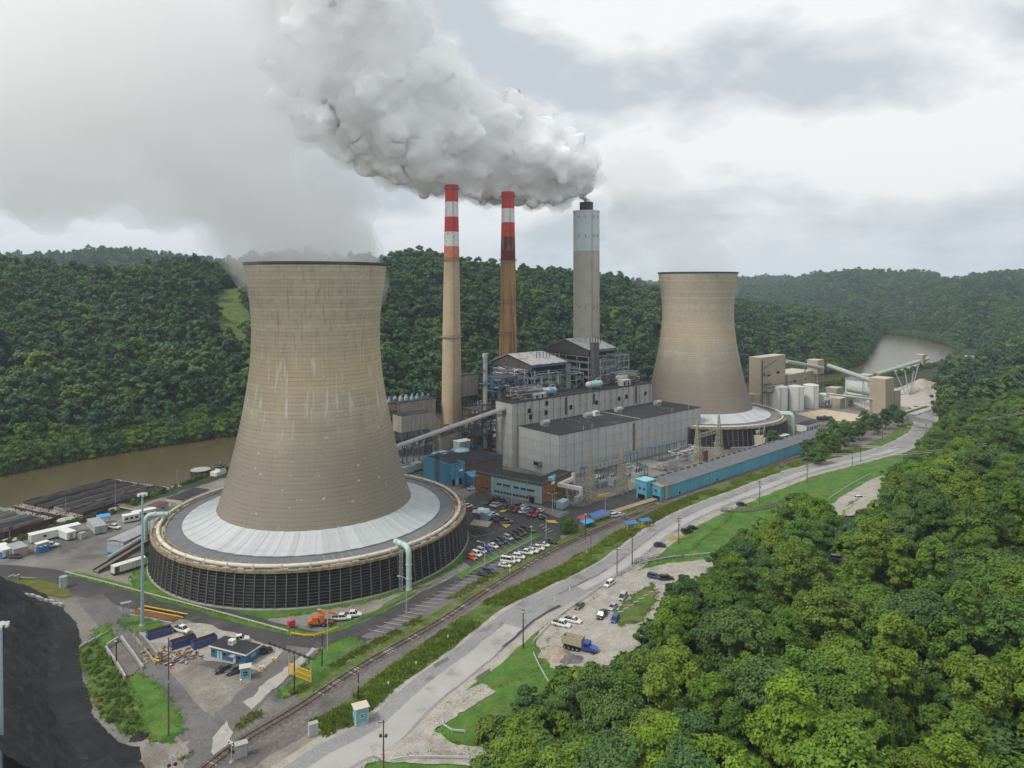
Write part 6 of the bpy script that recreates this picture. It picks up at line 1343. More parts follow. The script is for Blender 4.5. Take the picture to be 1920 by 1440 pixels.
rw = [(946.5,1064,'sedan','cream','cream white saloon nearest the camera in the white row by the rails'),(953,1056,'van','white','white passenger van in the row by the rails'),(964,1054,'sedan','white','white saloon just right of the white passenger van'),(973,1048,'suv','white','white estate in the row by the rails, two right of the van'),(986,1040,'pickup','white','white crew pickup in the middle of the row by the rails'),(997,1037,'cab_pickup','white','white single cab pickup left of the lamp post in the rail row'),(1007,1032,'pickup','white','white pickup right of the lamp post in the rail row'),(1018,1026,'cab_pickup','white','last white pickup at the far end of the rail row'),(1032,1020,'pickup','black','black pickup beyond the white vehicles by the rails'),(905,1081,'sedan','black','black saloon, lower one of two apart in the rail bays'),(917,1076,'suv','navy','dark navy estate beside the black saloon in the rail bays')]
for px, py, k, c, l in rw: car(k, c, px, py, -20, l, 'vehicles parked beside the railway')
misc = [('pickup','white',640,1164,8,'white pickup right of the orange crane truck'),('pickup','white',660,1158,8,'second white pickup, farther right of the orange crane truck'),('pickup','white',341,1186,-25,'white pickup with an open door between the blue skips'),('pickup','white',447,1205,20,'white pickup parked behind the blue hut'),('pickup','black',490,1228,35,'black pickup at the end of the blue hut'),('sedan','black',420,1260,215,'black saloon on the gravel before the blue hut'),('suv','dark grey',441,1263,215,'dark grey estate between black saloon and turquoise booth'),('pickup','white',94,1027,20,'white pickup beside the blue portable toilets'),('pickup','white',214,992,-20,'white pickup beside the pale grey trailer'),('sedan','dark grey',28,1047,0,'dark car beside the office trailer at the left edge'),('suv','white',1153,970,30,'white estate under the blue canopy by the railway'),('sedan','white',1163,968,30,'white saloon right of the blue canopy by the railway'),('suv','black',1372,836,20,'black car nearest the far cooling tower doors'),('suv','dark grey',1380,832,20,'dark grey car beside the black one by the far cooling tower'),('pickup','black',1362,842,20,'black pickup at the shed end of the far yard'),('suv','white',1357,829,10,'white car beside the aqua tank'),('suv','white',1404,826,15,'white car by the big beige transformer')]
for k, c, px, py, a, l in misc: car(k, c, px, py, a, l)
hill = [('suv','white',1142,1101,232,'white estate nearest the guard rail in the gravel car park'),('sedan','bronze',1086,1142,238,'bronze grey saloon on the grass by the guard rail'),('minivan','silver',1168,1125,245,'silver minivan, farther of two silver cars on the gravel'),('sedan','silver',1149,1144,240,'silver saloon next to the dark pickup on the gravel'),('pickup','dark grey',1129,1159,242,'dark grey pickup on the gravel beside the silver saloon'),('hatchback','blue',1153,1167,245,'bright blue hatchback on the gravel car park'),('pickup','white',1053,1177,-28,'white crew pickup nearest the dump truck'),('cab_pickup','white',1074,1170,-28,'white single cab pickup behind the crew pickup'),('suv','navy',1227,1087,-35,'dark navy estate at the top of the gravel car park'),('suv','black',1250,1090,0,'black car half under the trees at the top of the gravel car park'),('suv','black',1288,1001,15,'black estate, nearer of two by the yellow rails'),('sedan','black',1298,994,15,'black saloon with pale roof lights, farther of two by the yellow rails'),('sedan','black',1237,1026,-8,'black saloon parked on the road shoulder'),('sedan','black',1390,949,-8,'black saloon on the shoulder by the long timber walkway'),('suv','grey',1572,1054,-20,'grey estate glimpsed among the hillside trees'),('suv','white',1612,938,10,'white car on the lane at the wood edge')]
for k, c, px, py, a, l in hill: car(k, c, px, py, a, l, None, True)
# ------------------------------------------------------------ dump truck, crane truck
X, Y, Z = GT(1085, 1222); t = thing('dump_truck', 'blue cab dump truck with a ribbed beige tipper body on the gravel', 'dump truck', (X, Y, Z+.45), R(-28))
M_tip = mat('beige tipper paint', (.42,.37,.27), .7, .12, .8)
MB().extr([(-4.4,1.5),(1.2,1.5),(1.3,3.6),(-4.7,3.4)], 'y', -1.25, -1.15).extr([(-4.4,1.5),(1.2,1.5),(1.3,3.6),(-4.7,3.4)], 'y', 1.15, 1.25).box(-4.4,1.2,-1.2,1.2,1.4,1.55).box(1.15,1.3,-1.2,1.2,1.5,3.7).box(-4.6,-4.4,-1.2,1.2,1.5,3.2).build('tipper_body', M_tip, t)
for k in range(10):
    for y in (-1.33, 1.25): MB().box(-4.3+k*.6, -4.15+k*.6, y, y+.08, 1.5, 3.45).build('rib', M_tip, t)
MB().box(-4.3,1.1,-1.1,1.1,2.3,2.5).build('load', M_grav, t)
MB().box(1.6,3.2,-1.15,1.15,1.0,2.9).build('cab', paint('blue', PAINT['blue']), t); MB().extr([(3.2,1.0),(5.2,1.0),(5.2,1.75),(3.2,2.0)], 'y', -1.0, 1.0).build('bonnet', paint('blue', PAINT['blue']), t); MB().box(3.1,3.26,-1.0,1.0,2.05,2.75).box(2.0,2.9,-1.19,1.19,2.0,2.7).build('window', M_cglass, t); MB().box(5.2,5.3,-.7,.7,.9,1.7).build('grille', M_rimm, t); MB().box(-4.4,5,-.5,.5,.8,1.0).build('frame', M_trim, t)
MB().cyl((1.4,-1.2,1.2),(1.4,-1.2,3.4),.1,n=8).build('exhaust', M_rimm, t)
wm = MB().cyl((0,-.28,0),(0,.28,0),.52,n=14).mesh('wheel', M_tyre, True); rm = MB().cyl((0,-.3,0),(0,.3,0),.3,n=10).mesh('rim', M_rimm)
for x in (-3.6,-2.4,-1.2,0,4.3):
    for y in (-1.0, 1.0): w_ = link('wheel', wm, t, (x, y, .52)); link('rim', rm, w_)
t = thing('crane_truck', 'orange crane truck with a folded boom on the gravel by the cooling tower', 'crane truck', (*W(612, 1173), .25), R(8))
M_or = mat('orange paint', (.55,.14,.03), .5, .12, 1)
MB().box(-4,2,-1.1,1.1,.9,1.2).build('bed', M_rust, t); MB().box(-3.8,-2.2,-1.15,1.15,.9,2.7).build('cab', M_or, t); MB().extr([(-5.2,.9),(-3.8,.9),(-3.8,1.9),(-5.1,1.6)], 'y', -1, 1).build('bonnet', M_or, t); MB().box(-3.9,-3.75,-1,1,1.9,2.6).build('window', M_cglass, t); MB().box(-1.8,-.6,-.9,.9,1.2,3.2).build('crane_base', M_or, t); MB().bar((-1.2,0,3.2),(-2.6,0,4.4),.5).bar((-2.2,0,4.6),(2.8,0,3.0),.42).build('boom', M_or, t); MB().bar((2.8,0,3.0),(3.0,0,1.4),.12).build('hook', M_dsteel, t)
for x in (-4.4,-.6,1.0):
    for y in (-.95,.95): w_ = link('wheel', wm, t, (x, y, .52)); link('rim', rm, w_)
t = thing('box_container', 'small pink red box on legs at the gravel edge', 'container', (*W(546, 1177), 0), .7); MB().box(-1,1,-.6,.6,.4,2.2).build('body', mat('pink red paint', (.48,.07,.12), .6, .1, 1), t)
for x in (-.8,.7): MB().box(x,x+.12,-.5,.5,0,.4).build('leg', M_dsteel, t)
heap('sand_pile', 'tan sand pile spilling beside the dump truck', (GT(1048, 1232)[0], GT(1048, 1232)[1]), 5.5, 6, 2.6, mat('tan sand', (.33,.275,.215), 1, .15, .4, bump=.1, bscale=3), 7, 'sand pile'); heap('grit_pile', 'dark grey grit pile behind the dump truck', (GT(1072, 1240)[0], GT(1072, 1240)[1]), 5, 4.5, 2.4, mat('grey grit', (.14,.13,.125), 1, .2, .4, bump=.1, bscale=3), 8, 'grit pile')
for k in range(8):
    X, Y, Z = GT(1164+k*9.5, 1152-k*6.2); t = thing('kerb_block', f'pale concrete kerb block, number {["nearest the blue hatchback","next but one to the blue hatchback","third in its line","fourth in its line","fifth in its line","sixth in its line","seventh in its line","last under the trees"][k]}', 'kerb block', (X, Y, Z+.5), R(20), 'kerb blocks in a line on the gravel car park'); MB().box(-.9,.9,-.22,.22,0,.4).build('block', M_conc, t); MB().box(-.5,.5,-.24,.24,.08,.18).build('slot', M_grey, t)
# ------------------------------------------------------------ rails and fences by line
def guard(px, lab, m, h=.75, drape=True, gap=3.0, cat='guard rail', th=.16, ht=.32, rails=1, base=0.0):
    P = smooth_path([(GT(*p)[:2] if drape else G0(*p)) for p in px], gap); A = np.array([p[:2] for p in P]); Z = (elev(A[:, 0], A[:, 1]) if drape else np.zeros(len(A)))+base
    t = thing(cat.replace(' ', '_'), lab, cat, (A[0][0], A[0][1], float(Z[0])))
    Q = [Vector((a[0]-A[0][0], a[1]-A[0][1], float(z-Z[0]))) for a, z in zip(A, Z)]
    for k in range(rails):
        zz = h*(1-k*.45); mb = MB()
        for p, q in zip(Q[:-1], Q[1:]): mb.bar(p+Vector((0,0,zz)), q+Vector((0,0,zz)), th, ht)
        mb.build('rail', m, t)
    pm = MB().box(-.08,.08,-.08,.08,-.3,h).mesh('post', m)
    for q in Q: link('post', pm, t, q)
    return t
M_gr = mat('galvanised rail', (.45,.47,.48), .5, .1, .6)
guard([(1000,1208),(1026,1180),(1049,1160),(1124,1106),(1187,1066),(1240,1052),(1285,1046),(1349,1040)], 'long galvanised guard rail curving round the gravel car park', M_gr, base=.25)
guard([(1000,1230),(1010,1252),(1028,1285)], 'short white guard rail running downhill from the sand pile', M_gr, base=.25); guard([(828,1356),(832,1367),(847,1377),(872,1379)], 'short curved guard rail at the lower gravel entry', M_gr, base=.3); guard([(733,1434),(771,1427),(806,1427),(880,1429)], 'guard rail at the bottom edge by the gravel entry', M_gr, base=.3); guard([(1555,938),(1590,915),(1632,892)], 'guard rail along the lane at the wood edge', M_gr, base=.3)
guard([(122,1076),(200,1096),(267,1114),(400,1149),(480,1171),(540,1188)], 'long cream pipe rail along the plant road below the cooling tower', mat('cream rail', (.52,.50,.40), .7, .1, .6), .8, False); guard([(545,1192),(570,1196),(590,1196),(612,1190),(634,1181)], 'yellow pipe rail round the road bend by the orange crane truck', M_yellow, .9, False, 2.2); guard([(640,1178),(700,1152),(790,1108),(858,1074)], 'greenish rail beside the road right of the orange crane truck', mat('green grey rail', (.24,.27,.2), .7, .1, .6), .8, False); guard([(880,1076),(940,1045),(1000,1013)], 'pale pipe rail along the grass island of the car park', mat('pale green rail', (.34,.40,.31), .7, .1, .6), .7, False)
M_tim = mat('grey timber rail', (.17,.155,.13), .9, .2, .8)
def walkway(px, lab):
    t = guard(px, lab, M_tim, 1.25, True, 2.0, 'timber walkway', .12, .14, 3, .45); t.name = 'timber_walkway'
    P = smooth_path([GT(*p)[:2] for p in px], 2.0); A = np.array([p[:2] for p in P]); Z = elev(A[:, 0], A[:, 1])+.45; B = offset_line(A, 1.5)
    Q2 = [Vector((a[0]-A[0][0], a[1]-A[0][1], float(z-Z[0]))) for a, z in zip(B, Z)]; mb = MB()
    for zz in (1.25, .7):
        for p, q in zip(Q2[:-1], Q2[1:]): mb.bar(p+Vector((0,0,zz)), q+Vector((0,0,zz)), .12, .14)
    mb.build('rail', M_tim, t)
    for i in range(len(A)-1):
        a, b = Vector((*(A[i]-A[0]), float(Z[i]-Z[0]))), Vector((*(B[i]-A[0]), float(Z[i]-Z[0]))); MB().bar(a+Vector((0,0,.2)), b+Vector((0,0,.2)), 1.9, .08).build('tread', M_tim, t); link('post', MB().box(-.08,.08,-.08,.08,-.3,1.3).mesh('post', M_tim), t, Q2[i])
walkway([(1354,958),(1400,960),(1440,953),(1470,943),(1521,938)], 'long grey timber walkway stepping up the lawn'); walkway([(1190,1056),(1215,1053),(1240,1047),(1281,1044)], 'shorter grey timber walkway by the gravel car park')
t = thing('bollard_rail', 'yellow crash rails by the black roadside cars', 'guard rail', GT(1258, 1016), R(25))
for k in range(3):
    MB().box(k*.2, 7+k*.2, k*1.2, k*1.2+.2, .7, .95).build('rail', M_yellow, t)
    for x in (0, 3, 6.5): MB().box(x, x+.2, k*1.2, k*1.2+.2, -.2, .9).build('post', M_yellow, t)
# ------------------------------------------------------------ poles and lamps
M_pole = mat('brown wooden pole', (.12,.095,.075), .9, .25, 1.2); M_dpole = mat('dark wooden pole', (.035,.03,.027), .9, .25, 1.2); M_lpole = mat('pale steel pole', (.45,.47,.47), .5, .08, 1)
def pole(px, top, bot, m, lab, kind='plain', drape=False, cat='utility pole', r=.16):
    X, Y, Z = GT(px, bot) if drape else (*W(px, bot), 0); H = (bot-top)/F*Y
    t = thing('utility_pole' if 'lamp' not in cat else 'street_lamp', lab, cat, (X, Y, Z)); MB().cyl((0,0,-.3),(0,0,H),r*1.15,r*.8,10).build('pole', m, t, True)
    if kind == 'cross':
        for k in range(2): MB().bar((-1.2,-.1,H-.5-k*.9),(1.2,.1,H-.5-k*.9),.13,.16).build('crossarm', m, t)
        mb = MB()
        for x in (-1.1,-.5,.5,1.1): mb.cyl((x,0,H-.4),(x,0,H-.12),.07,n=6)
        mb.build('insulator', M_wsteel, t); MB().cyl((.32,-.2,H-3.4),(.32,-.2,H-2.4),.24,n=10).build('transformer', M_grey, t)
    if kind == 'flood':
        MB().bar((-1.2,0,H-.5),(.3,0,H-.5),.1).build('crossarm', m, t)
        for x in (-.55,.55): MB().bar((0,0,H*.72),(x,0,H*.74),.07).build('bracket', M_dsteel, t); MB().box(x-.25,x+.25,-.35,.1,H*.74-.2,H*.74+.3).build('floodlight', M_dsteel, t)
    if kind == 'arm':
        MB().tube([(0,0,H-.2),(-.9,0,H+.3),(-2.1,0,H+.6)],.07,6).build('arm', M_lpole, t, True); MB().box(-2.7,-1.9,-.2,.2,H+.5,H+.72).build('lamp_head', M_lpole, t)
    if kind == 'double':
        for s_ in (-1, 1): MB().tube([(0,0,H-.3),(s_*.8,0,H+.1),(s_*1.7,0,H+.35)],.06,6).build('arm', M_lpole, t, True); MB().box(s_*1.9-.35,s_*1.9+.35,-.18,.18,H+.28,H+.46).build('lamp_head', M_lpole, t)
    if kind == 'box': MB().box(-.45,.45,-.3,.3,H-.5,H+.2).build('lamp_head', M_dsteel, t); MB().box(-.4,.4,-.34,-.3,H-.4,H+.1).build('lens', M_lamp, t)
    if kind == 'plain': MB().cyl((0,0,H),(0,0,H+.1),r*.95,n=8).build('cap', M_dsteel, t); MB().box(-.2,.2,-r-.12,-r*.7,H*.55,H*.55+.5).build('meter_box', M_grey, t)
    return t
for a in ((316,1197,1381,M_pole,'tall slim wooden pole on the bright grass bank'),(672,1262,1313,M_dpole,'dark wooden pole beside the track above the turquoise booth','plain'),(604,1188,1251,M_dpole,'dark wooden pole on the grass beyond the yellow gate'),(552,1230,1303,M_dpole,'dark wooden pole in front of the yellow gate'),(981,1145,1217,M_dpole,'dark wooden pole with a lamp on the slope below the white pickups','box',True),(719,1350,1462,M_pole,'brown wooden pole with two floodlights at the bottom edge','flood',True),(1272.5,970,1021,M_pole,'wooden pole with crossarms by the yellow crash rails','cross',True),(1157,1023,1080,M_pole,'grey wooden pole with a crossarm by the gravel car park rail','cross',True),(1185.5,1007,1061,M_dpole,'dark wooden pole at the foot of the shorter timber walkway','plain',True),(1108,1002,1049,M_pole,'slim pole with a signal disc on the weedy verge','plain'),(1424.5,901,948,M_pole,'wooden pole with crossarms beside the long timber walkway','cross',True),(1513.5,870,907,M_pole,'wooden pole with a crossarm on the upper lawn edge','cross',True),(1654.5,785,829,M_pole,'tall pale pole before the railway tree clump','plain'),(1614,836,867,M_pole,'wooden pole with a crossarm beside the far road bend','cross',True),(1598,845,873,M_pole,'slim wooden pole left of the far road bend','plain',True),(218,1200,1248,M_dpole,'dark pole with a twin floodlight by the track pit','box'),(253,1172,1215,M_steel,'short steel post on the narrow bridge','plain'),(268,1195,1225,M_steel,'short post beside the bridge rails','plain'),(1098,963,1005,M_dpole,'dark pole with a box lamp by the red tarpaulin','box')):
    pole(*a)
for a in ((614,1147,1222,M_lpole,'single arm street lamp at the road bend by the orange crane truck','arm'),(909,1018,1070,M_lpole,'single arm street lamp over the bright orange hatchback','arm'),(996,986,1036,M_lpole,'pale lamp post in the middle of the white rail row','box'),(1024,968,1013,M_lpole,'single arm street lamp at the car park exit','arm'),(888.5,893,931,M_lpole,'twin arm lamp post before the dark brown wall','double'),(959,908,948,M_lpole,'slim pale lamp post in front of the turquoise office front','box'),(1036,926,967,M_lpole,'twin arm lamp post by the orange brick end wall','double'),(762,1084,1152,M_lpole,'single arm street lamp in front of the aqua riser pipe','arm'),(1135,930,962,M_lpole,'single arm street lamp at the switchyard kerb','arm')):
    pole(*a, False, 'street lamp', .11)
pole(1040, 905, 950, M_lpole, 'white flagpole by the office end wall', 'plain', False, 'flagpole', .07)
t = thing('flag', 'white flag on the pole by the office end wall', 'flag', (*W(1040, 950), 11.6)); MB().add([(0,0,0),(-.8,.1,-.3),(-1.5,-.1,-.9),(-1.4,0,-2),(-.7,.1,-1.5),(0,0,-1.2)], [(0,1,4,5),(1,2,3,4)]).build('cloth', M_white, t); MB().cyl((.05,0,-1.3),(.05,0,.1),.04).build('sleeve', M_white, t)
def mast(px, bot, top, lab):
    X, Y = W(px, bot); H = (bot-top)/F*Y; t = thing('lighting_mast', lab, 'lighting mast', (X, Y, 0)); M_mast = mat('pale blue grey mast', (.30,.37,.42), .5, .08, 1)
    for k in range(4): MB().cyl((0,0,H*k/4),(0,0,H*(k+1)/4),.52-.07*k,.46-.07*k,14).build('mast_section', M_mast, t, True)
    MB().cyl((0,0,H),(0,0,H+.3),1.0,n=14).build('head_ring', M_wsteel, t)
    for k in range(6): a = k*1.047; MB().box(-.25,.25,-.3,.3,-.35,.2).build('floodlight', M_lamp, t, loc=(1.15*math.cos(a),1.15*math.sin(a),H), rz=a)
    MB().cyl((0,0,0),(0,0,.5),.9,n=12).build('base', M_conc, t)
mast(267, 1174, 927, 'tall pale lighting mast on the small grass triangle'); mast(2, 1490, 1172, 'lighting mast cut by the left frame edge above the coal')
# overhead wires on the right
M_wire = mat('bright wire', (.42,.43,.44), .5, .1, 1)
def wires(a, b, n, sp, lab, sag=3.5):
    a, b = Vector(a), Vector(b); t = thing('power_line', lab, 'power line', tuple(a)); s_ = Vector((-(b-a).y, (b-a).x, 0)).normalized()
    for k in range(n):
        o = s_*(k-(n-1)/2)*sp+Vector((0,0,(k % 2)*.8)); MB().tube([(b-a)*q+o+Vector((0,0,-sag*4*q*(1-q))) for q in np.linspace(0, 1, 14)], .075, 4).build('wire', M_wire, t)
q1 = GT(1513, 907); q2 = GT(1614, 867)
wires((q2[0], q2[1], q2[2]+8.5), P3(2010, 800, 300), 4, .8, 'bundle of wires over the wood from the far road bend'); wires(P3(1560, 853, 360), P3(2010, 806, 270), 3, .7, 'lower bundle of wires over the wood edge'); wires(P3(1700, 800, 480), P3(2010, 752, 380), 3, .8, 'upper pair of wires over the wood towards the right edge')
# ------------------------------------------------------------ coal yard and the gate area
nx_, ny_ = 90, 120
us = np.linspace(0, 1, nx_); vs2 = np.linspace(0, 1, ny_)
toe = np.array(smooth_path([G0(*p) for p in [(10,1092),(60,1113),(108,1150),(130,1185),(122,1250),(128,1310),(150,1370),(185,1430),(230,1560)]], .8))
tS = np.concatenate([[0], np.cumsum(np.linalg.norm(np.diff(toe, axis=0), axis=1))]); toe_r = np.stack([np.interp(vs2*tS[-1], tS, toe[:, 0]), np.interp(vs2*tS[-1], tS, toe[:, 1])], -1)
V = np.zeros((ny_, nx_, 3))
for j in range(ny_):
    d_ = us*46; V[j, :, 0] = toe_r[j, 0]-d_*.97; V[j, :, 1] = toe_r[j, 1]+d_*.15
    gul = vnoise(V[j, :, 1]*1.0, V[j, :, 0]*.25, 1.5)*1.3+vnoise(V[j, :, 1], V[j, :, 0]*.3, 5)*2.6+np.sin(V[j, :, 1]*2.6+vnoise(V[j, :, 1], V[j, :, 0], 7)*7)*.45+vnoise(V[j, :, 1], V[j, :, 0], .8)*.5
    rise = np.where(d_ < 5, .06*d_, .3+.60*(d_-5)); rise = np.minimum(rise, 13+.08*d_)
    V[j, :, 2] = rise+gul*np.clip((d_-1)/7, .10, 1)+.1
F4 = np.array([(j*nx_+i, j*nx_+i+1, (j+1)*nx_+i+1, (j+1)*nx_+i) for j in range(ny_-1) for i in range(nx_-1)])
patch('coal_ground', [(-60,1090),(8,1086),(70,1108),(112,1136),(140,1165),(152,1200),(148,1240),(160,1290),(182,1350),(220,1392),(262,1402),(265,1425),(200,1470),(150,1580),(-60,1580)], M_coalg, .09, .45, 'black coal dusted ground')
tag(link('coal_pile', np_mesh('coal_pile', V.reshape(-1, 3), F4, M_coal, True)), 'huge black coal pile with gullied flanks at the left edge', 'coal pile')
heap('coal_pile', 'small black coal mound by the level crossing road', W(205, 1448), 7, 5, 3.4, M_coal, 12, 'coal pile'); heap('coal_pile', 'tiny black coal mound at the end of the grass bank', W(262, 1385), 3, 2.2, 1.3, M_coal, 13, 'coal pile')
# low concrete walls of the coal yard
t = thing('retaining_wall', 'broken pale concrete wall between coal and mossy bank', 'wall', (*W(45, 1118), 0), -.45)
for k in range(8): MB().box(k*2.4, k*2.4+2.2, (k % 3)*.25, .7+(k % 3)*.25, -.2, .9+.2*(k % 2)).build('block', M_conc, t)
t = thing('retaining_wall', 'leaning pale slabs along the coal edge above the weeds', 'wall', (*W(150, 1218), 0), 1.25)
for k in range(7): MB().box(k*1.3, k*1.3+1.1, (k % 2)*.3, .35+(k % 2)*.3, -.2, .9).build('slab', M_conc, t)
t = thing('pipe_manifold', 'grey valve block at the top of the coal yard', 'machinery', (*W(14, 1090), 0), .1); 
for k in range(4): MB().box(k*.9, k*.9+.7, 0, 1, 0, 1.6+.3*(k % 2)).build('casing', M_steel, t)
MB().cyl((3.4,.5,1),(9,.2,.6),.18,n=8).build('pipe', M_steel, t)
# track pit and narrow bridge
patch('pit_floor', [(203,1218),(226,1205),(262,1254),(250,1266),(236,1272)], mat('dark pit concrete', (.135,.12,.105), .7, .3, .3), .16, .1, 'dark brown floor of the track pit')  # pit floor is a flat sheet of darker brown concrete
def wall_line(px, h, th, m, lab, cat='wall', name='concrete_wall', seg_=2.5):
    a = Vector(W(*px[0])); t = thing(name, lab, cat, (a.x, a.y, 0))
    for p, q in zip(px[:-1], px[1:]):
        A_, B_ = Vector(W(*p))-a, Vector(W(*q))-a; n_ = max(1, int((B_-A_).length/seg_))
        for k in range(n_):
            u, v_ = A_.lerp(B_, k/n_), A_.lerp(B_, (k+.97)/n_); MB().bar((u.x, u.y, h/2), (v_.x, v_.y, h/2), th, h).build('wall_segment', m, t)
    return t
wall_line([(198,1219),(220,1250),(235,1276)], 1.2, .45, M_conc, 'low concrete wall on the grass side of the track pit'); wall_line([(227,1199),(247,1226),(268,1257)], 1.1, .5, M_conc, 'concrete parapet between track pit and bridge'); wall_line([(250,1194),(270,1220),(292,1248)], .9, .35, M_wood, 'cream timber parapet on the skip side of the bridge'); wall_line([(262,1190),(280,1208),(296,1232)], .8, .3, M_conc, 'second low parapet beside the skips'); wall_line([(200,1218),(222,1204)], 1.6, .5, M_conc, 'head wall at the upper end of the track pit')
t = thing('buffer_frame', 'yellow and black striped barrier at the end of the bridge', 'barrier', (*W(294, 1246), 0), -.5)
for k in range(3): MB().box(-.9,.9,-.15,.15,.15+k*.45,.45+k*.45).build('plank', M_yellow if k % 2 == 0 else M_dsteel, t)
t = thing('marker_cone', 'orange marker post on the bridge parapet', 'marker post', (*W(265, 1243), 0)); MB().cyl((0,0,0),(0,0,1.6),.2,.12,10).build('post', M_or, t); MB().box(-.3,.3,-.3,.3,0,.12).build('foot', M_dsteel, t)
t = thing('weighbridge', 'rusty weighbridge with yellow kerbs beside the plant road', 'weighbridge', (*W(242, 1152), 0), math.atan2(*[(lambda a, b: (b[1]-a[1], b[0]-a[0]))(W(242,1152), W(312,1166))][0]))
MB().box(0, 16.5, 0, 3.2, 0, .35).build('deck', M_rust, t); 
for y in (3.25, 5.2): MB().box(0, 17.2, y, y+.32, 0, .42).build('kerb', M_yellow, t)
MB().box(0, 17.2, 3.65, 5.2, 0, .2).build('channel', M_core, t); MB().box(-.6, 16.8, -.5, 0, 0, .3).build('concrete_edge', M_conc, t)
t = thing('lattice_tower', 'short grey lattice pylon stump beside the weighbridge', 'lattice tower', (*W(236, 1172), 0), .5); lattice(t, 2.2, 1.4, 6.5, 4, M_steel, .09); MB().box(-1.4,1.4,-.6,.6,6.5,6.7).build('platform', M_steel, t)
def skip_(px, py, ang, lab):
    t = thing('skip', lab, 'skip', (*W(px, py), .1), R(ang)); M_sk = paint('skip blue', (.018,.06,.20)); L_ = 6.4
    MB().box(0,L_,0,.1,.25,2.0).box(0,L_,2.3,2.4,.25,2.0).box(0,.1,.1,2.3,.25,2.0).box(L_-.1,L_,.1,2.3,.25,2.0).build('side', M_sk, t); MB().box(.1,L_-.1,.1,2.3,.2,.35).build('floor', M_rust, t)
    for k in range(8):
        for y in (-.08, 2.4): MB().box(.2+k*.84,.34+k*.84,y,y+.08,.3,1.95).build('rib', M_sk, t)
    MB().box(.08,L_-.08,.105,.13,.4,1.95).box(.08,L_-.08,2.27,2.295,.4,1.95).build('lining', M_rust, t)
    for x in (.6, L_-.9):
        for y in (.3, 2.0): MB().cyl((x,y,.12),(x,y+.1,.12),.14,n=8).build('roller', M_dsteel, t)
skip_(277, 1203, 39, 'blue open skip nearest the bridge'); skip_(322, 1221, 41, 'blue open skip in the middle, with brown rubbish'); skip_(363, 1221, 43, 'blue open skip nearest the blue hut')
mb = MB(); rr = random.Random(6)
for k in range(130):
    p = Vector((rr.gauss(0, 3.4), rr.gauss(0, 1.8), rr.uniform(0, .7))); a = rr.uniform(0, 3.14); L_ = rr.uniform(.3, 1.1); mb.cur = rr.choice((0,1,1,2,3)); mb.bar(p-Vector((math.cos(a), math.sin(a), rr.uniform(-.2,.2)))*L_, p+Vector((math.cos(a), math.sin(a), rr.uniform(-.2,.3)))*L_, rr.uniform(.15,.5), rr.uniform(.06,.2))
o = mb.build('debris_heap', [M_wood, M_rust, M_conc, M_dpole], None, False, (*W(318, 1232), .1)); tag(o, 'heap of scrap timber between skips and fence', 'debris', kind='stuff')
# blue hut
hx, hy = W(461, 1250); ha = math.atan2(4.6, -11.2); t = thing('site_hut', 'blue single storey hut with a black flat roof and white fascia', 'hut', (*W(395, 1232), .1), math.atan2(-4.6, 11.2))
M_hut = mat('hut blue', (.03,.15,.29), .6, .08, .5)
MB().box(.1,12,.1,4.9,0,2.75).build('wall_core', M_seam, t); panels(t, M_hut, 0, 12.1, 0, 2.8, .1, 10, 1, gap=.04, th=.06); panels(t, M_hut, 0, 5, 0, 2.8, 12.06, 4, 1, 'y', gap=.04, th=-.06)
MB().box(-.35,12.45,-.35,5.35,2.75,3.15).build('fascia', M_white, t); MB().box(-.3,12.4,-.3,5.3,3.15,3.2).build('roof', M_tar, t)
for x, w_ in ((1.1,.9),(4.9,1.2),(9.9,1.2)): win(t, x, 1.4, w_, .8, .0)
win(t, 2.5, 1.4, 1.4, .8, 12.2, 'y')
for x in (2.6, 3.6): MB().box(x-.35, x+.35, -.03, .03, .1, 2.1).build('door', M_paleb, t)
MB().box(7.6,8.8,-1.3,-.0,.2,.3).build('step', M_wood, t); MB().box(7.5,8.9,-1.4,.02,2.2,2.3).build('porch_roof', M_conc, t); MB().box(7.9,8.7,-.03,.03,.25,2.15).build('door', M_white, t)
t = thing('air_unit', 'boxy white air unit on the black roof of the blue hut', 'air unit', (W(395,1232)[0]+5.6, W(395,1232)[1]+.4, 3.32), -.4); MB().box(-.8,.8,-.7,.7,.1,1.2).build('casing', M_tankw, t); MB().box(-.6,.6,-.74,-.7,.3,1.0).build('grille', M_grey, t); MB().box(-.9,.9,-.8,.8,0,.1).build('base', M_grey, t)
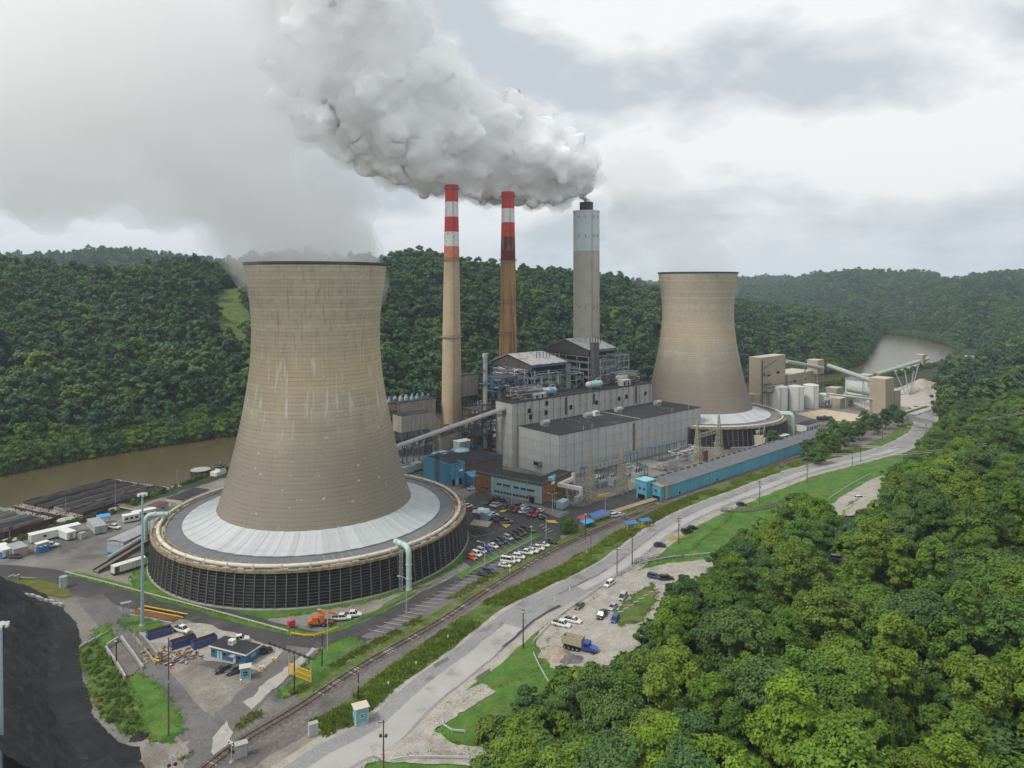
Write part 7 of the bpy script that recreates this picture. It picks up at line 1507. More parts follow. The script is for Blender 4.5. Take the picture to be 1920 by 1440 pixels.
def booth(px, py, s_, rz, lab, sign=True):
    t = thing('guard_booth', lab, 'guard booth', (*W(px, py), .15), rz); t.scale = (s_,)*3; M_bt = mat('booth turquoise', (.19,.42,.46), .6, .08, .6)
    MB().box(-1.1,1.1,-1.1,1.1,.15,2.75).build('wall', M_bt, t); MB().extr([(-1.45,2.95),(-1.45,3.07),(1.45,2.75),(1.45,2.63)], 'x', -1.4, 1.4).build('roof', mat('cream booth roof', (.55,.50,.42), .8, .06, .5), t)
    MB().box(1.1,1.16,-.45,.5,.2,2.3).build('door', M_white, t); MB().box(1.16,1.19,-.25,.3,1.3,2.1).build('pane', M_glass, t); MB().box(-1.25,1.25,-1.25,1.25,0,.15).build('base', M_conc, t)
    for x in (-1.14, 1.06):
        for y in (-1.14, 1.06): MB().box(x,x+.08,y,y+.08,.15,2.75).build('corner_strip', M_white, t)
    if sign:
        MB().cyl((0,-1.16,1.55),(0,-1.105,1.55),.46,n=20).build('roundel', M_white, t); MB().box(-.3,.3,-1.2,-1.16,1.62,1.82).box(-.3,.3,-1.2,-1.16,1.28,1.48).build('roundel_mark', M_trim, t)
    else: MB().box(-.5,.5,-1.15,-1.1,1.1,2.0).build('window', M_glass, t); MB().box(-.42,.42,-1.18,-1.15,1.5,1.6).build('glazing_bar', M_white, t)
booth(676, 1353, 1.25, .45, 'turquoise booth with a round emblem beside the public road'); booth(460, 1272, 1.05, .35, 'turquoise booth beside the blue hut and parked black saloon', False)
t = thing('relay_cabinet', 'plain pale grey cabinet on the gravel near the turquoise roadside booth', 'cabinet', (*W(587, 1379), .15), .5); MB().box(-1,1,-.6,.6,0,2.6).build('body', M_clad, t); MB().box(-1.05,1.05,-.65,.65,2.6,2.7).build('lid', M_conc, t); MB().box(-.9,-.02,-.63,-.6,.1,2.5).box(.02,.9,-.63,-.6,.1,2.5).build('door', M_clad, t)
t = thing('relay_cabinet', 'stained concrete grey cabinet beside the level crossing', 'cabinet', (*W(452, 1419), .15), .5); MB().box(-1.2,1.2,-.8,.8,0,2.7).build('body', mat('stained cabinet', (.26,.25,.22), .9, .15, .8), t); MB().box(-1.3,1.3,-.9,.9,2.7,2.85).build('lid', M_conc, t); MB().box(-1.1,1.1,-.84,-.8,.15,2.5).build('door', M_clad, t)
def crossing(px, top, bot, rz, lab):
    X, Y = W(px, bot); H = (bot-top)/F*Y; t = thing('crossing_signal', lab, 'railway signal', (X, Y, .1), rz); MB().cyl((0,0,0),(0,0,H),.09,n=8).build('mast', M_lpole, t)
    for s_ in (-1, 1): MB().bar((-.62,-.12,H-.55-s_*.42),(.62,-.12,H-.55+s_*.42),.2,.05,up=(0,1,0)).build('crossbuck_arm', M_white, t)
    MB().bar((-.7,0,H*.52),(.7,0,H*.52),.08).build('lamp_arm', M_dsteel, t)
    for x in (-.6,.6): l = MB().cyl((x,-.12,H*.52),(x,.1,H*.52),.34,n=14).build('lamp_disc', M_trim, t); MB().cyl((x,-.2,H*.52),(x,-.12,H*.52),.13,n=10).build('lens', M_tail, l)
    MB().box(-.35,.35,-.35,.35,0,.4).build('base', M_conc, t)
crossing(434, 1388, 1432, -.5, 'railway crossing signal with a white X beside the concrete grey cabinet'); crossing(323, 1412, 1460, .4, 'railway crossing signal with a white X at the bottom edge, left of the crossing')
a_ = Vector(W(541, 1266)); b_ = Vector(W(584, 1283)); t = thing('sliding_gate', 'yellow slatted sliding gate hung from a dark beam', 'gate', (a_.x, a_.y, .1), math.atan2((b_-a_).y, (b_-a_).x)); L_ = (b_-a_).length
for k in range(26): MB().box(.15+k*(L_-.2)/26, .15+k*(L_-.2)/26+.12, -.04, .04, .4, 3.0).build('slat', M_yellow, t)
for z in (.4, 1.7, 2.95): MB().box(0, L_, -.07, .07, z, z+.14).build('rail', M_yellow, t)
for x in (0, L_-.15): MB().box(x, x+.2, -.1, .1, 0, 6.2).build('post', M_pyl, t)
MB().bar((0,0,3.0),(2,0,6),.1).bar((2,0,6),(4,0,3),.1).bar((4,0,3),(6,0,6),.1).bar((6,0,6),(L_,0,3),.1).build('brace', M_pyl, t); MB().box(-7.5, L_+.3, -.15, .15, 6.1, 6.45).build('beam', M_dsteel, t)
for k in range(9): MB().box(-7+k*1.8, -6.8+k*1.8, -.3, .3, 5.95, 6.6).build('bracket', M_dsteel, t)
# mesh fence beside skips, barrels and little things
t = guard([(296,1255),(345,1240),(400,1222)], 'low wire fence behind the scrap timber', M_steel, 1.5, False, 3, 'wire fence', .04, .04, 3); t = guard([(600,1262),(640,1236),(690,1208),(740,1185)], 'wire mesh fence between grass and railway weeds', M_steel, 1.6, False, 3, 'wire fence', .04, .04, 3)
for px, py, m_, lab in ((511,1242,M_yellow,'left yellow bollard by the hut end'),(518,1242,M_yellow,'right yellow bollard by the hut end'),(452,1284,M_yellow,'yellow bollard in front of the turquoise booth'),(320,1255,M_or,'orange drum at the wire fence'),(488,1258,M_yellow,'left yellow tub beside the turquoise booth'),(493,1258,M_yellow,'right yellow tub beside the turquoise booth')):
    t = thing('bollard', lab, 'bollard', (*W(px, py), .1)); MB().cyl((0,0,0),(0,0,1.1),.22,n=10).build('post', m_, t); MB().cyl((0,0,1.1),(0,0,1.2),.24,n=10).build('cap', M_white, t)
for px, py, lab in ((905,1268,'concrete barrier block between lawn and road shoulder'),(826,1245,'short concrete barrier at the verge above the road')):
    X, Y, Z = GT(px, py); t = thing('concrete_barrier', lab, 'barrier', (X, Y, Z+.1), R(50)); MB().extr([(-.4,0),(-.3,.3),(-.12,.9),(.12,.9),(.3,.3),(.4,0)], 'x', -2.6, 2.6).build('body', M_conc, t); MB().box(-2.62,2.62,-.1,.1,.88,.93).build('cap', M_conc, t)
for i, (px, py) in enumerate(((1040,1146),(1068,1127),(956,1092),(840,1218),(780,1268),(728,1306),(1100,1058),(1190,1010))):
    X, Y = W(px, py-18); t = thing('marker_post', f'small white marker post on the verge, {["beside the lower rail bays","below the black saloon bays","near the white saloon row","above the concrete barrier","below the concrete barrier","nearest the turquoise roadside booth","opposite the crossarm pole","nearest the blue shelters"][i]}', 'marker post', (X, Y, .1)); MB().box(-.12,.12,-.08,.08,0,1.3).build('post', M_white, t); MB().box(-.2,.2,-.1,-.08,.9,1.4).build('plate', M_white, t)
# weeds along the verges: tufts scattered over strips
def tufts(name, lab, pts, size, m, seed):
    r = np.random.default_rng(seed); P = np.repeat(np.asarray(pts), 7, 0); n = len(P); P = P+np.concatenate([r.normal(size=(n, 2))*.35, np.zeros((n, 1))], 1)
    a = r.uniform(0, 6.28, n); w_ = size*(.5+r.random(n)); h = size*(.7+1.1*r.random(n)); d = np.stack([np.cos(a), np.sin(a), np.zeros(n)], -1)*w_[:, None]*.5; up = np.stack([r.normal(size=n)*.35*h, r.normal(size=n)*.35*h, h], -1)
    V = np.stack([P-d, P+d, P+d*.7+up, P-d*.7+up], 1).reshape(-1, 3); return tag(link(name, np_mesh(name, V, np.arange(4*n).reshape(-1, 4), m)), lab, kind='stuff')
M_weed = leaf_mat('weed leaves', [(.13,.215,.03), (.19,.235,.045), (.22,.21,.05)], .4)
def strip_pts(A, w0, w1, n, seed, dens=None):
    r = np.random.default_rng(seed); S = np.concatenate([[0], np.cumsum(np.linalg.norm(np.diff(A, axis=0), axis=1))]); s = r.uniform(0, S[-1], n); o = r.uniform(w0, w1, n); T = np.gradient(A, axis=0); T /= np.linalg.norm(T, axis=1)[:, None]
    px = np.interp(s, S, A[:, 0]); py = np.interp(s, S, A[:, 1]); tx_, ty_ = np.interp(s, S, T[:, 0]), np.interp(s, S, T[:, 1]); X = px+ty_*o; Y = py-tx_*o
    k = vnoise(X, Y, 6) > (-.12 if dens is None else dens); return np.stack([X, Y, np.full(n, .1)], -1)[k]
tufts('weeds', 'tall green weeds on the verge between railway and road', strip_pts(np.array(VERGE), -14.5, -7.6, 12000, 1), .42, M_weed, 1)
tufts('weeds', 'weeds between the parking bays and the railway', strip_pts(np.array([p[:2] for p in RAIL]), -7.2, -4.4, 4200, 2, .0), .38, M_weed, 2)

ep = np.array(EDGE); ep = ep[(ep[:, 1] < 330)]; ep = np.repeat(ep, 2, 0)+np.concatenate([np.random.default_rng(4).normal(size=(2*len(ep), 2))*.5, np.zeros((2*len(ep), 1))], 1)
tufts('grass_tufts', 'ragged grass tufts along the edges of lawns and verges', ep, .20, leaf_mat('grass blades', [(.13,.24,.03), (.17,.26,.045)], .4), 8)
# ------------------------------------------------------------ steam
def steam_mat(name, dens, aniso=.35, col=(1, 1, 1), clump=None):
    m = bpy.data.materials.new(name); m.use_nodes = True; t = NT(m.node_tree)
    p = t.n('ShaderNodeVolumePrincipled'); p.inputs['Color'].default_value = (*col, 1); p.inputs['Density'].default_value = dens; p.inputs['Anisotropy'].default_value = aniso
    if clump:
        tc = t.n('ShaderNodeTexCoord'); n = t.noise(tc.outputs['Object'], clump[0], 5, .6, .3)
        t.l(t.math('MULTIPLY', t.ramp(n, [(clump[1], (0,)*3), (clump[2], (1,)*3)]), dens), p.inputs['Density'])
    else:
        m.cycles.homogeneous_volume = True
    o = t.n('ShaderNodeOutputMaterial'); t.l(p.outputs[0], o.inputs['Volume']); return m
def puffs(name, lst, m, voxel, disp, label, cat='steam plume'):
    """closed billowing body grown from puff spheres (column, row, radius in photo pixels, distance)"""
    r = random.Random(5); bm = bmesh.new()
    for (x, y, rp, Z) in lst:
        c = Vector(((x-960)/F*Z, Z, CAMH-(y-HZ)/F*Z)); rad = rp/F*Z
        mtx = Matrix.Translation(c) @ Matrix.Diagonal((rad, rad*1.1, rad*.95, 1)); bmesh.ops.create_icosphere(bm, subdivisions=3, radius=1, matrix=mtx)
        for _ in range(int(4+rp/9)):
            d = Vector((r.gauss(0,1), r.gauss(0,1), r.gauss(0,1))).normalized(); q = rad*r.uniform(.28, .52)
            bmesh.ops.create_icosphere(bm, subdivisions=2, radius=1, matrix=Matrix.Translation(c+d*rad*.88) @ Matrix.Scale(q, 4))
    me = bpy.data.meshes.new(name); bm.to_mesh(me); bm.free(); me.materials.append(m)
    o = link(name, me); md = o.modifiers.new('union', 'REMESH'); md.mode = 'VOXEL'; md.voxel_size = voxel; md.use_smooth_shade = True
    for i, (sz, st) in enumerate(disp):
        tx_ = bpy.data.textures.new(f'{name}_billow_{i}', 'CLOUDS'); tx_.noise_scale = sz; tx_.noise_depth = 1; tx_.noise_basis = 'VORONOI_F1'
        dm = o.modifiers.new('billow', 'DISPLACE'); dm.texture = tx_; dm.texture_coords = 'GLOBAL'; dm.strength = st; dm.mid_level = .5
    return tag(o, label, cat)
def chain(pts, n):
    out = []
    for (a, b) in zip(pts[:-1], pts[1:]):
        for k in range(n): out.append(tuple(lerp(p, q, k/n) for p, q in zip(a, b)))
    return out+[pts[-1]]
core = [(1099,377,9,485),(1094,363,12,485),(1083,338,25,484),(1062,318,52,482),(1020,315,58,479),(975,300,72,475),(925,285,76,470),(870,262,84,464),(815,240,92,457),(760,205,100,450),(715,165,108,443),(680,115,112,437),(655,55,118,431),(630,-20,125,425),(600,-110,135,420)]
extra = [(1082,290,20,484),(1060,268,24,482),(1045,362,26,482),(1010,372,22,480),(1000,255,40,478),(955,232,38,473),(930,352,26,470),(905,362,22,467),(903,385,10,466),(880,335,40,466),(835,335,34,462),(790,322,36,457),(745,300,40,452),(700,275,42,447),(655,245,46,442),(610,225,44,437),(570,205,36,433),(830,165,54,458),(780,110,56,450),(745,50,60,443),(720,-10,62,438),(600,150,60,432),(560,90,60,428),(545,190,30,430)]
m = bpy.data.materials.new('white stack steam'); m.use_nodes = True; t = NT(m.node_tree)
b = t.n('ShaderNodeBsdfPrincipled', i_Roughness=1.0); b.inputs['Base Color'].default_value = (.93,.935,.945,1); b.inputs['Specular IOR Level'].default_value = 0; b.inputs['Subsurface Weight'].default_value = 1; b.inputs['Subsurface Radius'].default_value = (1,1,1); b.inputs['Subsurface Scale'].default_value = 4.5; b.inputs['Subsurface Anisotropy'].default_value = .3
o = t.n('ShaderNodeOutputMaterial'); t.l(b.outputs[0], o.inputs[0]); M_plume = m
puffs('steam_plume', [(x, y, rp*1.02, Z) for x, y, rp, Z in core+extra], M_plume, 1.3, [(40, -17), (19, -10), (8.5, -4.2), (3.8, -1.4)], 'thick white steam plume billowing from the grey chimney')
wisp = [(x, y, rp*1.22, Z) for x, y, rp, Z in core[2:]+extra[2:]]+[(905,372,22,466),(880,352,24,466),(1040,378,16,482),(640,285,26,440),(560,222,34,431),(720,330,22,450)]
o = puffs('wisp', wisp, steam_mat('steam wisp', .075, .5, (1,1,1)), 1.8, [(40, -17), (17, -11), (7.5, -5), (3.2, -2)], None, None); o.parent = bpy.data.objects['steam_plume']
near_s = [(585,498,118,274),(575,440,122,273),(545,380,140,272),(470,315,150,270),(370,245,170,268),(320,180,195,265),(280,130,240,262),(190,90,250,260),(90,60,260,258),(-30,40,270,256),(430,235,125,266),(330,80,180,262),(250,300,120,262),(120,260,150,258),(0,220,150,256),(230,-40,220,258),(100,-80,260,255)]
M_st_n = steam_mat('thin tower steam', .026, .55, (1,1,1))
puffs('steam_plume', near_s, M_st_n, 2.6, [(24, -12), (9, -4)], 'broad soft grey steam cloud drifting left from the near cooling tower')
r2 = random.Random(21); swirl = [(585,478,70,270),(540,430,62,270),(610,400,58,268),(500,375,80,268),(400,300,85,266),(450,285,90,266),(330,260,80,262),(385,175,95,264),(280,190,95,262),(170,210,80,258),(230,90,110,260),(100,140,100,258),(320,60,100,260),(20,180,80,255),(150,20,100,256),(380,60,80,262)]
o = puffs('swirl', swirl, steam_mat('swirling steam', .034, .55, (1,1,1)), 2.0, [(20, -15), (8, -6), (3.5, -2)], None, None); o.parent = bpy.data.objects['steam_plume.001']
far_s = [(1306,512,66,487),(1290,470,62,486),(1262,420,70,485),(1225,370,72,484),(1180,330,60,482),(1175,460,40,484),(1210,520,26,484)]
puffs('steam_plume', far_s, steam_mat('faint tower steam', .011, .3, (.99,.99,.995)), 2.2, [(15, -8), (5, -3)], 'faint steam rising from the far cooling tower')

# ------------------------------------------------------------ air
m = bpy.data.materials.new('valley haze'); m.use_nodes = True; t = NT(m.node_tree); m.cycles.homogeneous_volume = True
p = t.n('ShaderNodeVolumePrincipled'); p.inputs['Color'].default_value = (.72,.86,1,1); p.inputs['Density'].default_value = .0001; p.inputs['Anisotropy'].default_value = .2
o = t.n('ShaderNodeOutputMaterial'); t.l(p.outputs[0], o.inputs['Volume'])
tag(MB().box(-9000, 9000, -300, 7600, -14, 420).build('haze', m), 'thin summer haze filling the valley', kind='stuff')
# ------------------------------------------------------------ trees
M_leaf_b = leaf_mat('bright leaves', [(0.115, 0.224, 0.023), (0.178, 0.265, 0.027), (0.138, 0.234, 0.038), (0.190, 0.260, 0.032), (0.092, 0.177, 0.027), (0.155, 0.250, 0.028)], .35)
M_leaf_m = leaf_mat('green leaves', [(0.088, 0.175, 0.029), (0.132, 0.213, 0.027), (0.098, 0.187, 0.043), (0.165, 0.229, 0.032), (0.073, 0.141, 0.027)], .3)
M_leaf_d = leaf_mat('dark leaves', [(0.060, 0.129, 0.037), (0.081, 0.148, 0.036), (0.069, 0.137, 0.048), (0.101, 0.161, 0.039), (0.053, 0.108, 0.032)])
M_leaf_f = leaf_mat('far leaves', [(.034,.080,.034), (.052,.112,.040), (.040,.094,.044), (.070,.132,.042), (.105,.160,.046), (.032,.072,.034), (.082,.145,.040), (.040,.088,.046)], .15)
M_bark = mat('grey bark', (.115,.095,.075), .95, .3, 1.5)
def crown_mesh(name, m, seed, H, rad, base, nclump, nleaf, size, shape):
    """leaf faces gathered in clumps through an uneven crown; shape(t) gives the radius share at height share t"""
    r = np.random.default_rng(seed); ph = r.random(6)*6.28
    tt = r.random(nclump)**.8; an = r.random(nclump)*6.283
    lob = 1+.22*np.sin(2*an+ph[0]+3*tt)+.16*np.sin(3*an+ph[1]-5*tt)+.10*np.sin(5*an+ph[2])
    rr = rad*np.array([shape(x) for x in tt])*lob*(r.random(nclump)**.35)
    cc = np.stack([rr*np.cos(an), rr*np.sin(an), base+(H-base)*(tt*.94+.02)+r.normal(0, .3, nclump)], -1)
    ax = np.array([0, 0, base+(H-base)*.35]); cr = rad*(.17+.12*r.random(nclump))
    k = nleaf//nclump; C = np.repeat(cc, k, 0); S = np.repeat(cr, k)[:, None]
    d = r.normal(size=C.shape); d /= np.linalg.norm(d, axis=1)[:, None]
    P = C+d*S*(r.random((len(C), 1))**.4)*np.array([1.15, 1.15, .75])
    out = P-ax; out /= np.linalg.norm(out, axis=1)[:, None]+1e-6
    nrm = out*.7+d*.6+np.array([0, 0, .55])+r.normal(size=P.shape)*.45; nrm /= np.linalg.norm(nrm, axis=1)[:, None]
    a = np.cross(nrm, r.normal(size=P.shape)); a /= np.linalg.norm(a, axis=1)[:, None]+1e-6; b = np.cross(nrm, a)
    s = (size*(.6+.8*r.random((len(P), 1))))/2
    a = a*s*1.25; b = b*s*.8; up = nrm*s*.35
    V = np.stack([P-a, P-b-up*.2, P+a, P+b+up], 1).reshape(-1, 3)
    Fq = np.arange(len(V)).reshape(-1, 4)
    return np_mesh(name, V, Fq, m)
def trunk_mesh(seed, H, rad, base, r0):
    r = random.Random(seed); mb = MB()
    top = Vector((r.uniform(-.6,.6), r.uniform(-.6,.6), H*.8))
    mb.tube([(0,0,-.6), (r.uniform(-.15,.15), r.uniform(-.15,.15), base*.6), (top.x*.5, top.y*.5, H*.45), top], [r0*1.35, r0, r0*.6, r0*.15], 7)
    for i in range(9):
        z = lerp(base*.8, H*.72, i/8); a = r.uniform(0, 6.28); L = rad*r.uniform(.5, .85)
        p = Vector((top.x*z/H, top.y*z/H, z)); q = p+Vector((math.cos(a)*L, math.sin(a)*L, L*r.uniform(.35, .8)))
        mb.tube([p, p.lerp(q, .5)+Vector((0, 0, -.1*L)), q], [r0*.42, r0*.25, r0*.06], 5)
    return mb.mesh('trunk', M_bark, True)
sh_round = lambda t: (max(0, 1-(2*(t-.42))**2*.95))**.5 if t < .9 else .35
sh_cone = lambda t: max(.10, (1-t)**.75*1.05)*min(1, .45+3*t)
sh_flat = lambda t: .55+.5*t if t < .6 else max(.2, 1-(t-.6)**2*4.2)
sh_col = lambda t: max(.2, (1-(2*t-1)**2)**.5)*.8
NEAR = []
for i, (m_, H, rad, base, shp, kind, n_, sz) in enumerate([
    (M_leaf_b, 17, 6.2, 4.5, sh_round, 'round crowned bright green', 17000, .44), (M_leaf_m, 19, 6.6, 5, sh_round, 'broad mid green', 19000, .44),
    (M_leaf_d, 18, 6.0, 4, sh_round, 'dark green dense', 18000, .42), (M_leaf_b, 15, 6.8, 5, sh_flat, 'flat topped bright green', 15000, .48),
    (M_leaf_m, 20, 5.0, 3.5, sh_cone, 'pointed mid green', 17000, .42), (M_leaf_d, 16, 6.8, 5, sh_flat, 'spreading dark green', 16000, .46),
    (M_leaf_b, 20, 4.6, 4, sh_col, 'tall narrow bright green', 15000, .42), (M_leaf_m, 13, 6.0, 3, sh_round, 'low bushy mid green', 15000, .42)]):
    NEAR.append((crown_mesh('crown', m_, 20+i, H, rad, base*.8, 74 if shp is not sh_cone else 60, n_, sz, shp), trunk_mesh(i, H, rad, base, .26), H, rad, kind))
FAR = []
for i, (m_, H, rad, base, shp) in enumerate([(M_leaf_f, 17, 6.0, 3, sh_round), (M_leaf_f, 19, 6.4, 3.5, sh_round), (M_leaf_f, 15, 6.6, 3, sh_flat), (M_leaf_d, 18, 5.4, 3, sh_cone), (M_leaf_m, 16, 6.2, 3, sh_round), (M_leaf_f, 21, 5.6, 3, sh_col)]):
    FAR.append((crown_mesh('crown', m_, 60+i, H, rad, base*.5, 40, 1800, 1.15, shp), trunk_mesh(40+i, H, rad, base, .28), H, rad))
tree_n = [0]
def plant_tree(tpl, loc, s, rz, label, group):
    cm, tm, H, rad = tpl[:4]
    t = thing('tree', label, 'tree', loc, rz, group); t.scale = (s, s, s*random.uniform(.92, 1.1))
    link('trunk', tm, t); link('crown', cm, t); tree_n[0] += 1; return t
# the wood on the near hillside
WOOD = [(868,1600),(872,1376),(935,1345),(1035,1262),(1110,1240),(1190,1225),(1222,1165),(1250,1100),(1300,1072),(1345,1058),(1385,985),(1430,985),(1490,930),(1540,935),(1575,985),(1640,960),(1655,905),(1690,868),(1722,842),(1748,800),(1795,740),(1850,712),(2250,640),(2250,1600)]
MARKS = [(1100,1250,'the dump truck'),(1153,1190,'the blue hatchback'),(1260,1095,'the navy estate'),(1350,1035,'the guard rail end'),(1575,1052,'the hidden grey estate'),(1612,940,'the lane car'),(1450,985,'the long timber walkway'),(875,1400,'the lower gravel entry'),(1000,1430,'the edge below the sand'),(1200,1420,'the edge below the gravel'),(1400,1420,'the bottom edge middle'),(1620,1430,'the bottom right edge'),(1850,1420,'the bottom right corner'),(1880,1250,'the lower right frame edge'),(1890,1050,'the frame edge below the wires'),(1880,880,'the wires at the frame edge'),(1860,760,'the upper corner of the wood'),(1735,840,'the far road bend'),(1400,1250,'the heart of the wood'),(1620,1250,'the inner right of the wood'),(1720,1120,'the slope below the lane'),(1740,960,'the slope above the lane')]
r_ = np.random.default_rng(11)
Xc = r_.uniform(-20, 620, 60000); Yc_ = r_.uniform(48, 640, 60000)
ok = np.abs((Xc/Yc_)) < .86
Xc, Yc_ = Xc[ok], Yc_[ok]; sd_ = road_side(Xc, Yc_); ok = (sd_ > 12) & (sd_ < 330); Xc, Yc_ = Xc[ok], Yc_[ok]; Zc_ = elev(Xc, Yc_)
taken = []
HIDE = [(1550,1035),(1600,1035),(1600,1062),(1550,1062)]
for X, Y, Z in zip(Xc, Yc_, Zc_):
    if len(taken) > 420: break
    k = int(r_.integers(0, len(NEAR))); s = float(r_.uniform(.78, 1.12)); H, rad = NEAR[k][2]*s, NEAR[k][3]*s
    px, py = PX(X, Y, Z); 
    if px > 2080 or px < 700: continue
    _, pt = PX(X, Y, Z+H); wpx = F*rad*.85/Y
    xs = np.array([px-wpx, px, px, px-wpx*.7, px-wpx*.7]); ys_ = np.array([(py+pt)/2, pt+.06*(py-pt), lerp(py, pt, .25), lerp(py, pt, .85), lerp(py, pt, .3)])
    if not inpoly(WOOD, xs, ys_).all(): continue
    hx, hy = np.meshgrid([1552, 1575, 1600], [1038, 1058]); 
    if pt < 1058 and py > 1040 and abs(px-1576) < wpx+18 and Y < 245: continue
    dmin = 5.6 if Y < 260 else 7.4
    if any((X-a)**2+(Y-b)**2 < (dmin*(.5*(s+c)))**2 for a, b, c in taken): continue
    taken.append((X, Y, s))
    if Y < 60 or px-wpx > 1935 or pt > 1450: plant = False
    else: plant = True
    if plant:
        cx_, cy__ = px, (py+pt)/2; near_ = sorted(MARKS, key=lambda q: (q[0]-cx_)**2+((q[1]-cy__)*1.3)**2); q = near_[0]; dx_, dy_ = cx_-q[0], (cy__-q[1])*1.3
        dist_ = 'close' if math.hypot(dx_, dy_) < 55 else 'some way' if math.hypot(dx_, dy_) < 110 else 'farther'
        where = ('right of' if dx_ > 0 else 'left of') if abs(dx_) > abs(dy_) else ('downhill of' if dy_ < 0 else 'this side of')
        plant_tree(NEAR[k], (X, Y, Z-.2), s, float(r_.uniform(0, 6.28)), f'{NEAR[k][4]} tree, {dist_} {where} {q[2]}', 'trees of the wood on the near hillside')
print('near trees', tree_n[0])
# free standing trees and clumps by the plant
for (x, y, h, k, lab) in [(1065,1000,7,7,'single round dark bush tree at the end of the parking bays by the railway'),(1450,850,14,2,'dark tree at the end of the blue shed'),(1515,865,13,2,None),(1540,845,13,1,None),(1565,850,12,7,None),(1590,838,13,2,None),(1610,826,13,5,None),(1535,870,11,7,None),(1560,822,12,1,None),(1640,815,14,2,None),(1660,806,14,2,None),(1685,800,12,5,None),(1675,790,13,2,None),(1620,800,12,1,None),(1585,815,10,7,None),(1780,750,13,2,None),(1800,742,12,2,None),(1770,768,12,5,None),(1760,780,10,7,None),(1665,705,12,2,None),(1690,700,12,5,None),(1712,704,10,2,None),(1770,698,13,5,None),(1800,690,13,2,None),(1830,695,13,2,None),(1820,712,12,1,None)]:
    X, Y = G0(x, y); tpl = NEAR[k]; s = h/tpl[2]
    plant_tree(tpl, (X, Y, E(X, Y)-.2), s, random.uniform(0, 6), lab or (f'{tpl[4]} tree in the clump {"nearest the blue shed end" if x < 1570 else "in the middle between railway and road" if x < 1650 else "below the head house" if x < 1700 else "by the belt gallery"}' if y > 740 else f'{tpl[4]} riverside tree {"left of" if x < 1742 else "right of"} the raised conveyor head'), None if lab else ('trees in the clump by the railway' if y > 740 else 'riverside trees beyond the limestone pile'))
# far bank: the water's edge row stands as single trees, the rest is one wood
CLEAR = [[(398,560),(412,545),(450,540),(470,600),(470,660),(440,690),(408,640)], [(168,508),(205,502),(208,518),(176,520)]]
Nc = 190000
u_ = r_.uniform(-560, 2300, Nc); D = (r_.random(Nc)*(4300**1.45-330**1.45)+330**1.45)**(1/1.45)
Xf = (u_-960)/F*D; Zf = elev(Xf, D)
fb_ = np.interp(u_, FBX, FBY); c3_ = interp(R3, u_, 2)
keep = (D > fb_+1.5) & (Zf > -3.6) & (D < c3_*1.12) & ~((u_ > 1806) & (D < 700))
keep |= (u_ > 1640) & (u_ < 1812) & (D > np.interp(u_, [1640,1700,1760,1808], [790,800,900,1090])-60) & (D < np.interp(u_, [1640,1700,1760,1808], [760,765,860,1078])-8) & (Zf > -2) & (D < 720)
rs_ = road_side(Xf, D)
keep |= (u_ > 1685) & (D > 505) & (D < 1250) & (np.abs(rs_) > 10) & (Zf > -2.5) & ~((u_ < 1812) & (rs_ < 0))
for poly in CLEAR: keep &= ~inpoly(poly, u_, PX(Xf, D, Zf)[1])
Xf, Df, Zf, uf = Xf[keep], D[keep], Zf[keep], u_[keep]
# thin to a minimum spacing with a hash grid
cell = {}; sel = []
for i in range(len(Xf)):
    sp_ = 6.9 if Df[i] < 1150 else 9.0 if Df[i] < 2000 else 12.5
    c_ = (int(Xf[i]//sp_), int(Df[i]//sp_), sp_)
    if c_ in cell: continue
    cell[c_] = 1; sel.append(i)
sel = np.array(sel); print('far trees', len(sel))
fb_s = np.interp(uf[sel], FBX, FBY); edge = Df[sel]-fb_s
cand = [i for i, e, u in sorted(zip(sel, edge, uf[sel]), key=lambda q: q[1]/max(1, q[1]*0+1)) if -40 < u < 455 or 1380 < u < 1640]
single = cand[:44]; sset = set(single)
for i in single:
    k = int(r_.integers(0, 5)); zone = ['at the left frame edge', 'opposite the green barges', 'opposite the laden barges', 'opposite the gangway', 'opposite the large mooring cell', 'beside the near cooling tower'][int(np.clip((uf[i]+40)/85, 0, 5))] if uf[i] < 500 else ['left of the transfer box', 'above the long tube conveyor', 'at the river bend point'][int(np.clip((uf[i]-1380)/87, 0, 2))]; kd = ['round', 'broad', 'flat topped', 'pointed', 'bushy'][k]
    plant_tree(FAR[k], (float(Xf[i]), float(Df[i]), float(Zf[i])-.3), float(r_.uniform(.85, 1.2)), float(r_.uniform(0, 6.28)), f'{kd} tree at the water edge of the far bank {zone}', 'waterside trees on the far bank')
rest = np.array([i for i in sel if i not in sset])
sc_ = (.68+.95*r_.random(len(rest))**1.7)*np.where(Df[rest] < 1150, 1, np.where(Df[rest] < 2000, 1.1, 1.3))
tpl_c = bpy.data.collections.new('forest_tree_shapes')
for i, f_ in enumerate(FAR): tpl_c.objects.link(bpy.data.objects.new(f'shape_{i}', f_[0]))
me = bpy.data.meshes.new('far_forest'); me.vertices.add(len(rest))
me.vertices.foreach_set('co', np.stack([Xf[rest], Df[rest], Zf[rest]-.4], -1).astype(np.float32).ravel())
for nm, arr in (('tscale', sc_), ('trot', r_.uniform(0, 6.28, len(rest)))):
    a = me.attributes.new(nm, 'FLOAT', 'POINT'); a.data.foreach_set('value', arr.astype(np.float32))
a = me.attributes.new('tidx', 'INT', 'POINT'); a.data.foreach_set('value', r_.choice(6, len(rest), p=[.24,.24,.2,.1,.12,.1]).astype(np.int32))
ff = link('far_forest', me); tag(ff, 'dense green forest covering the hills across the river', kind='stuff')
ng = bpy.data.node_groups.new('scatter_trees', 'GeometryNodeTree')
ng.interface.new_socket('Geometry', in_out='INPUT', socket_type='NodeSocketGeometry'); ng.interface.new_socket('Geometry', in_out='OUTPUT', socket_type='NodeSocketGeometry')
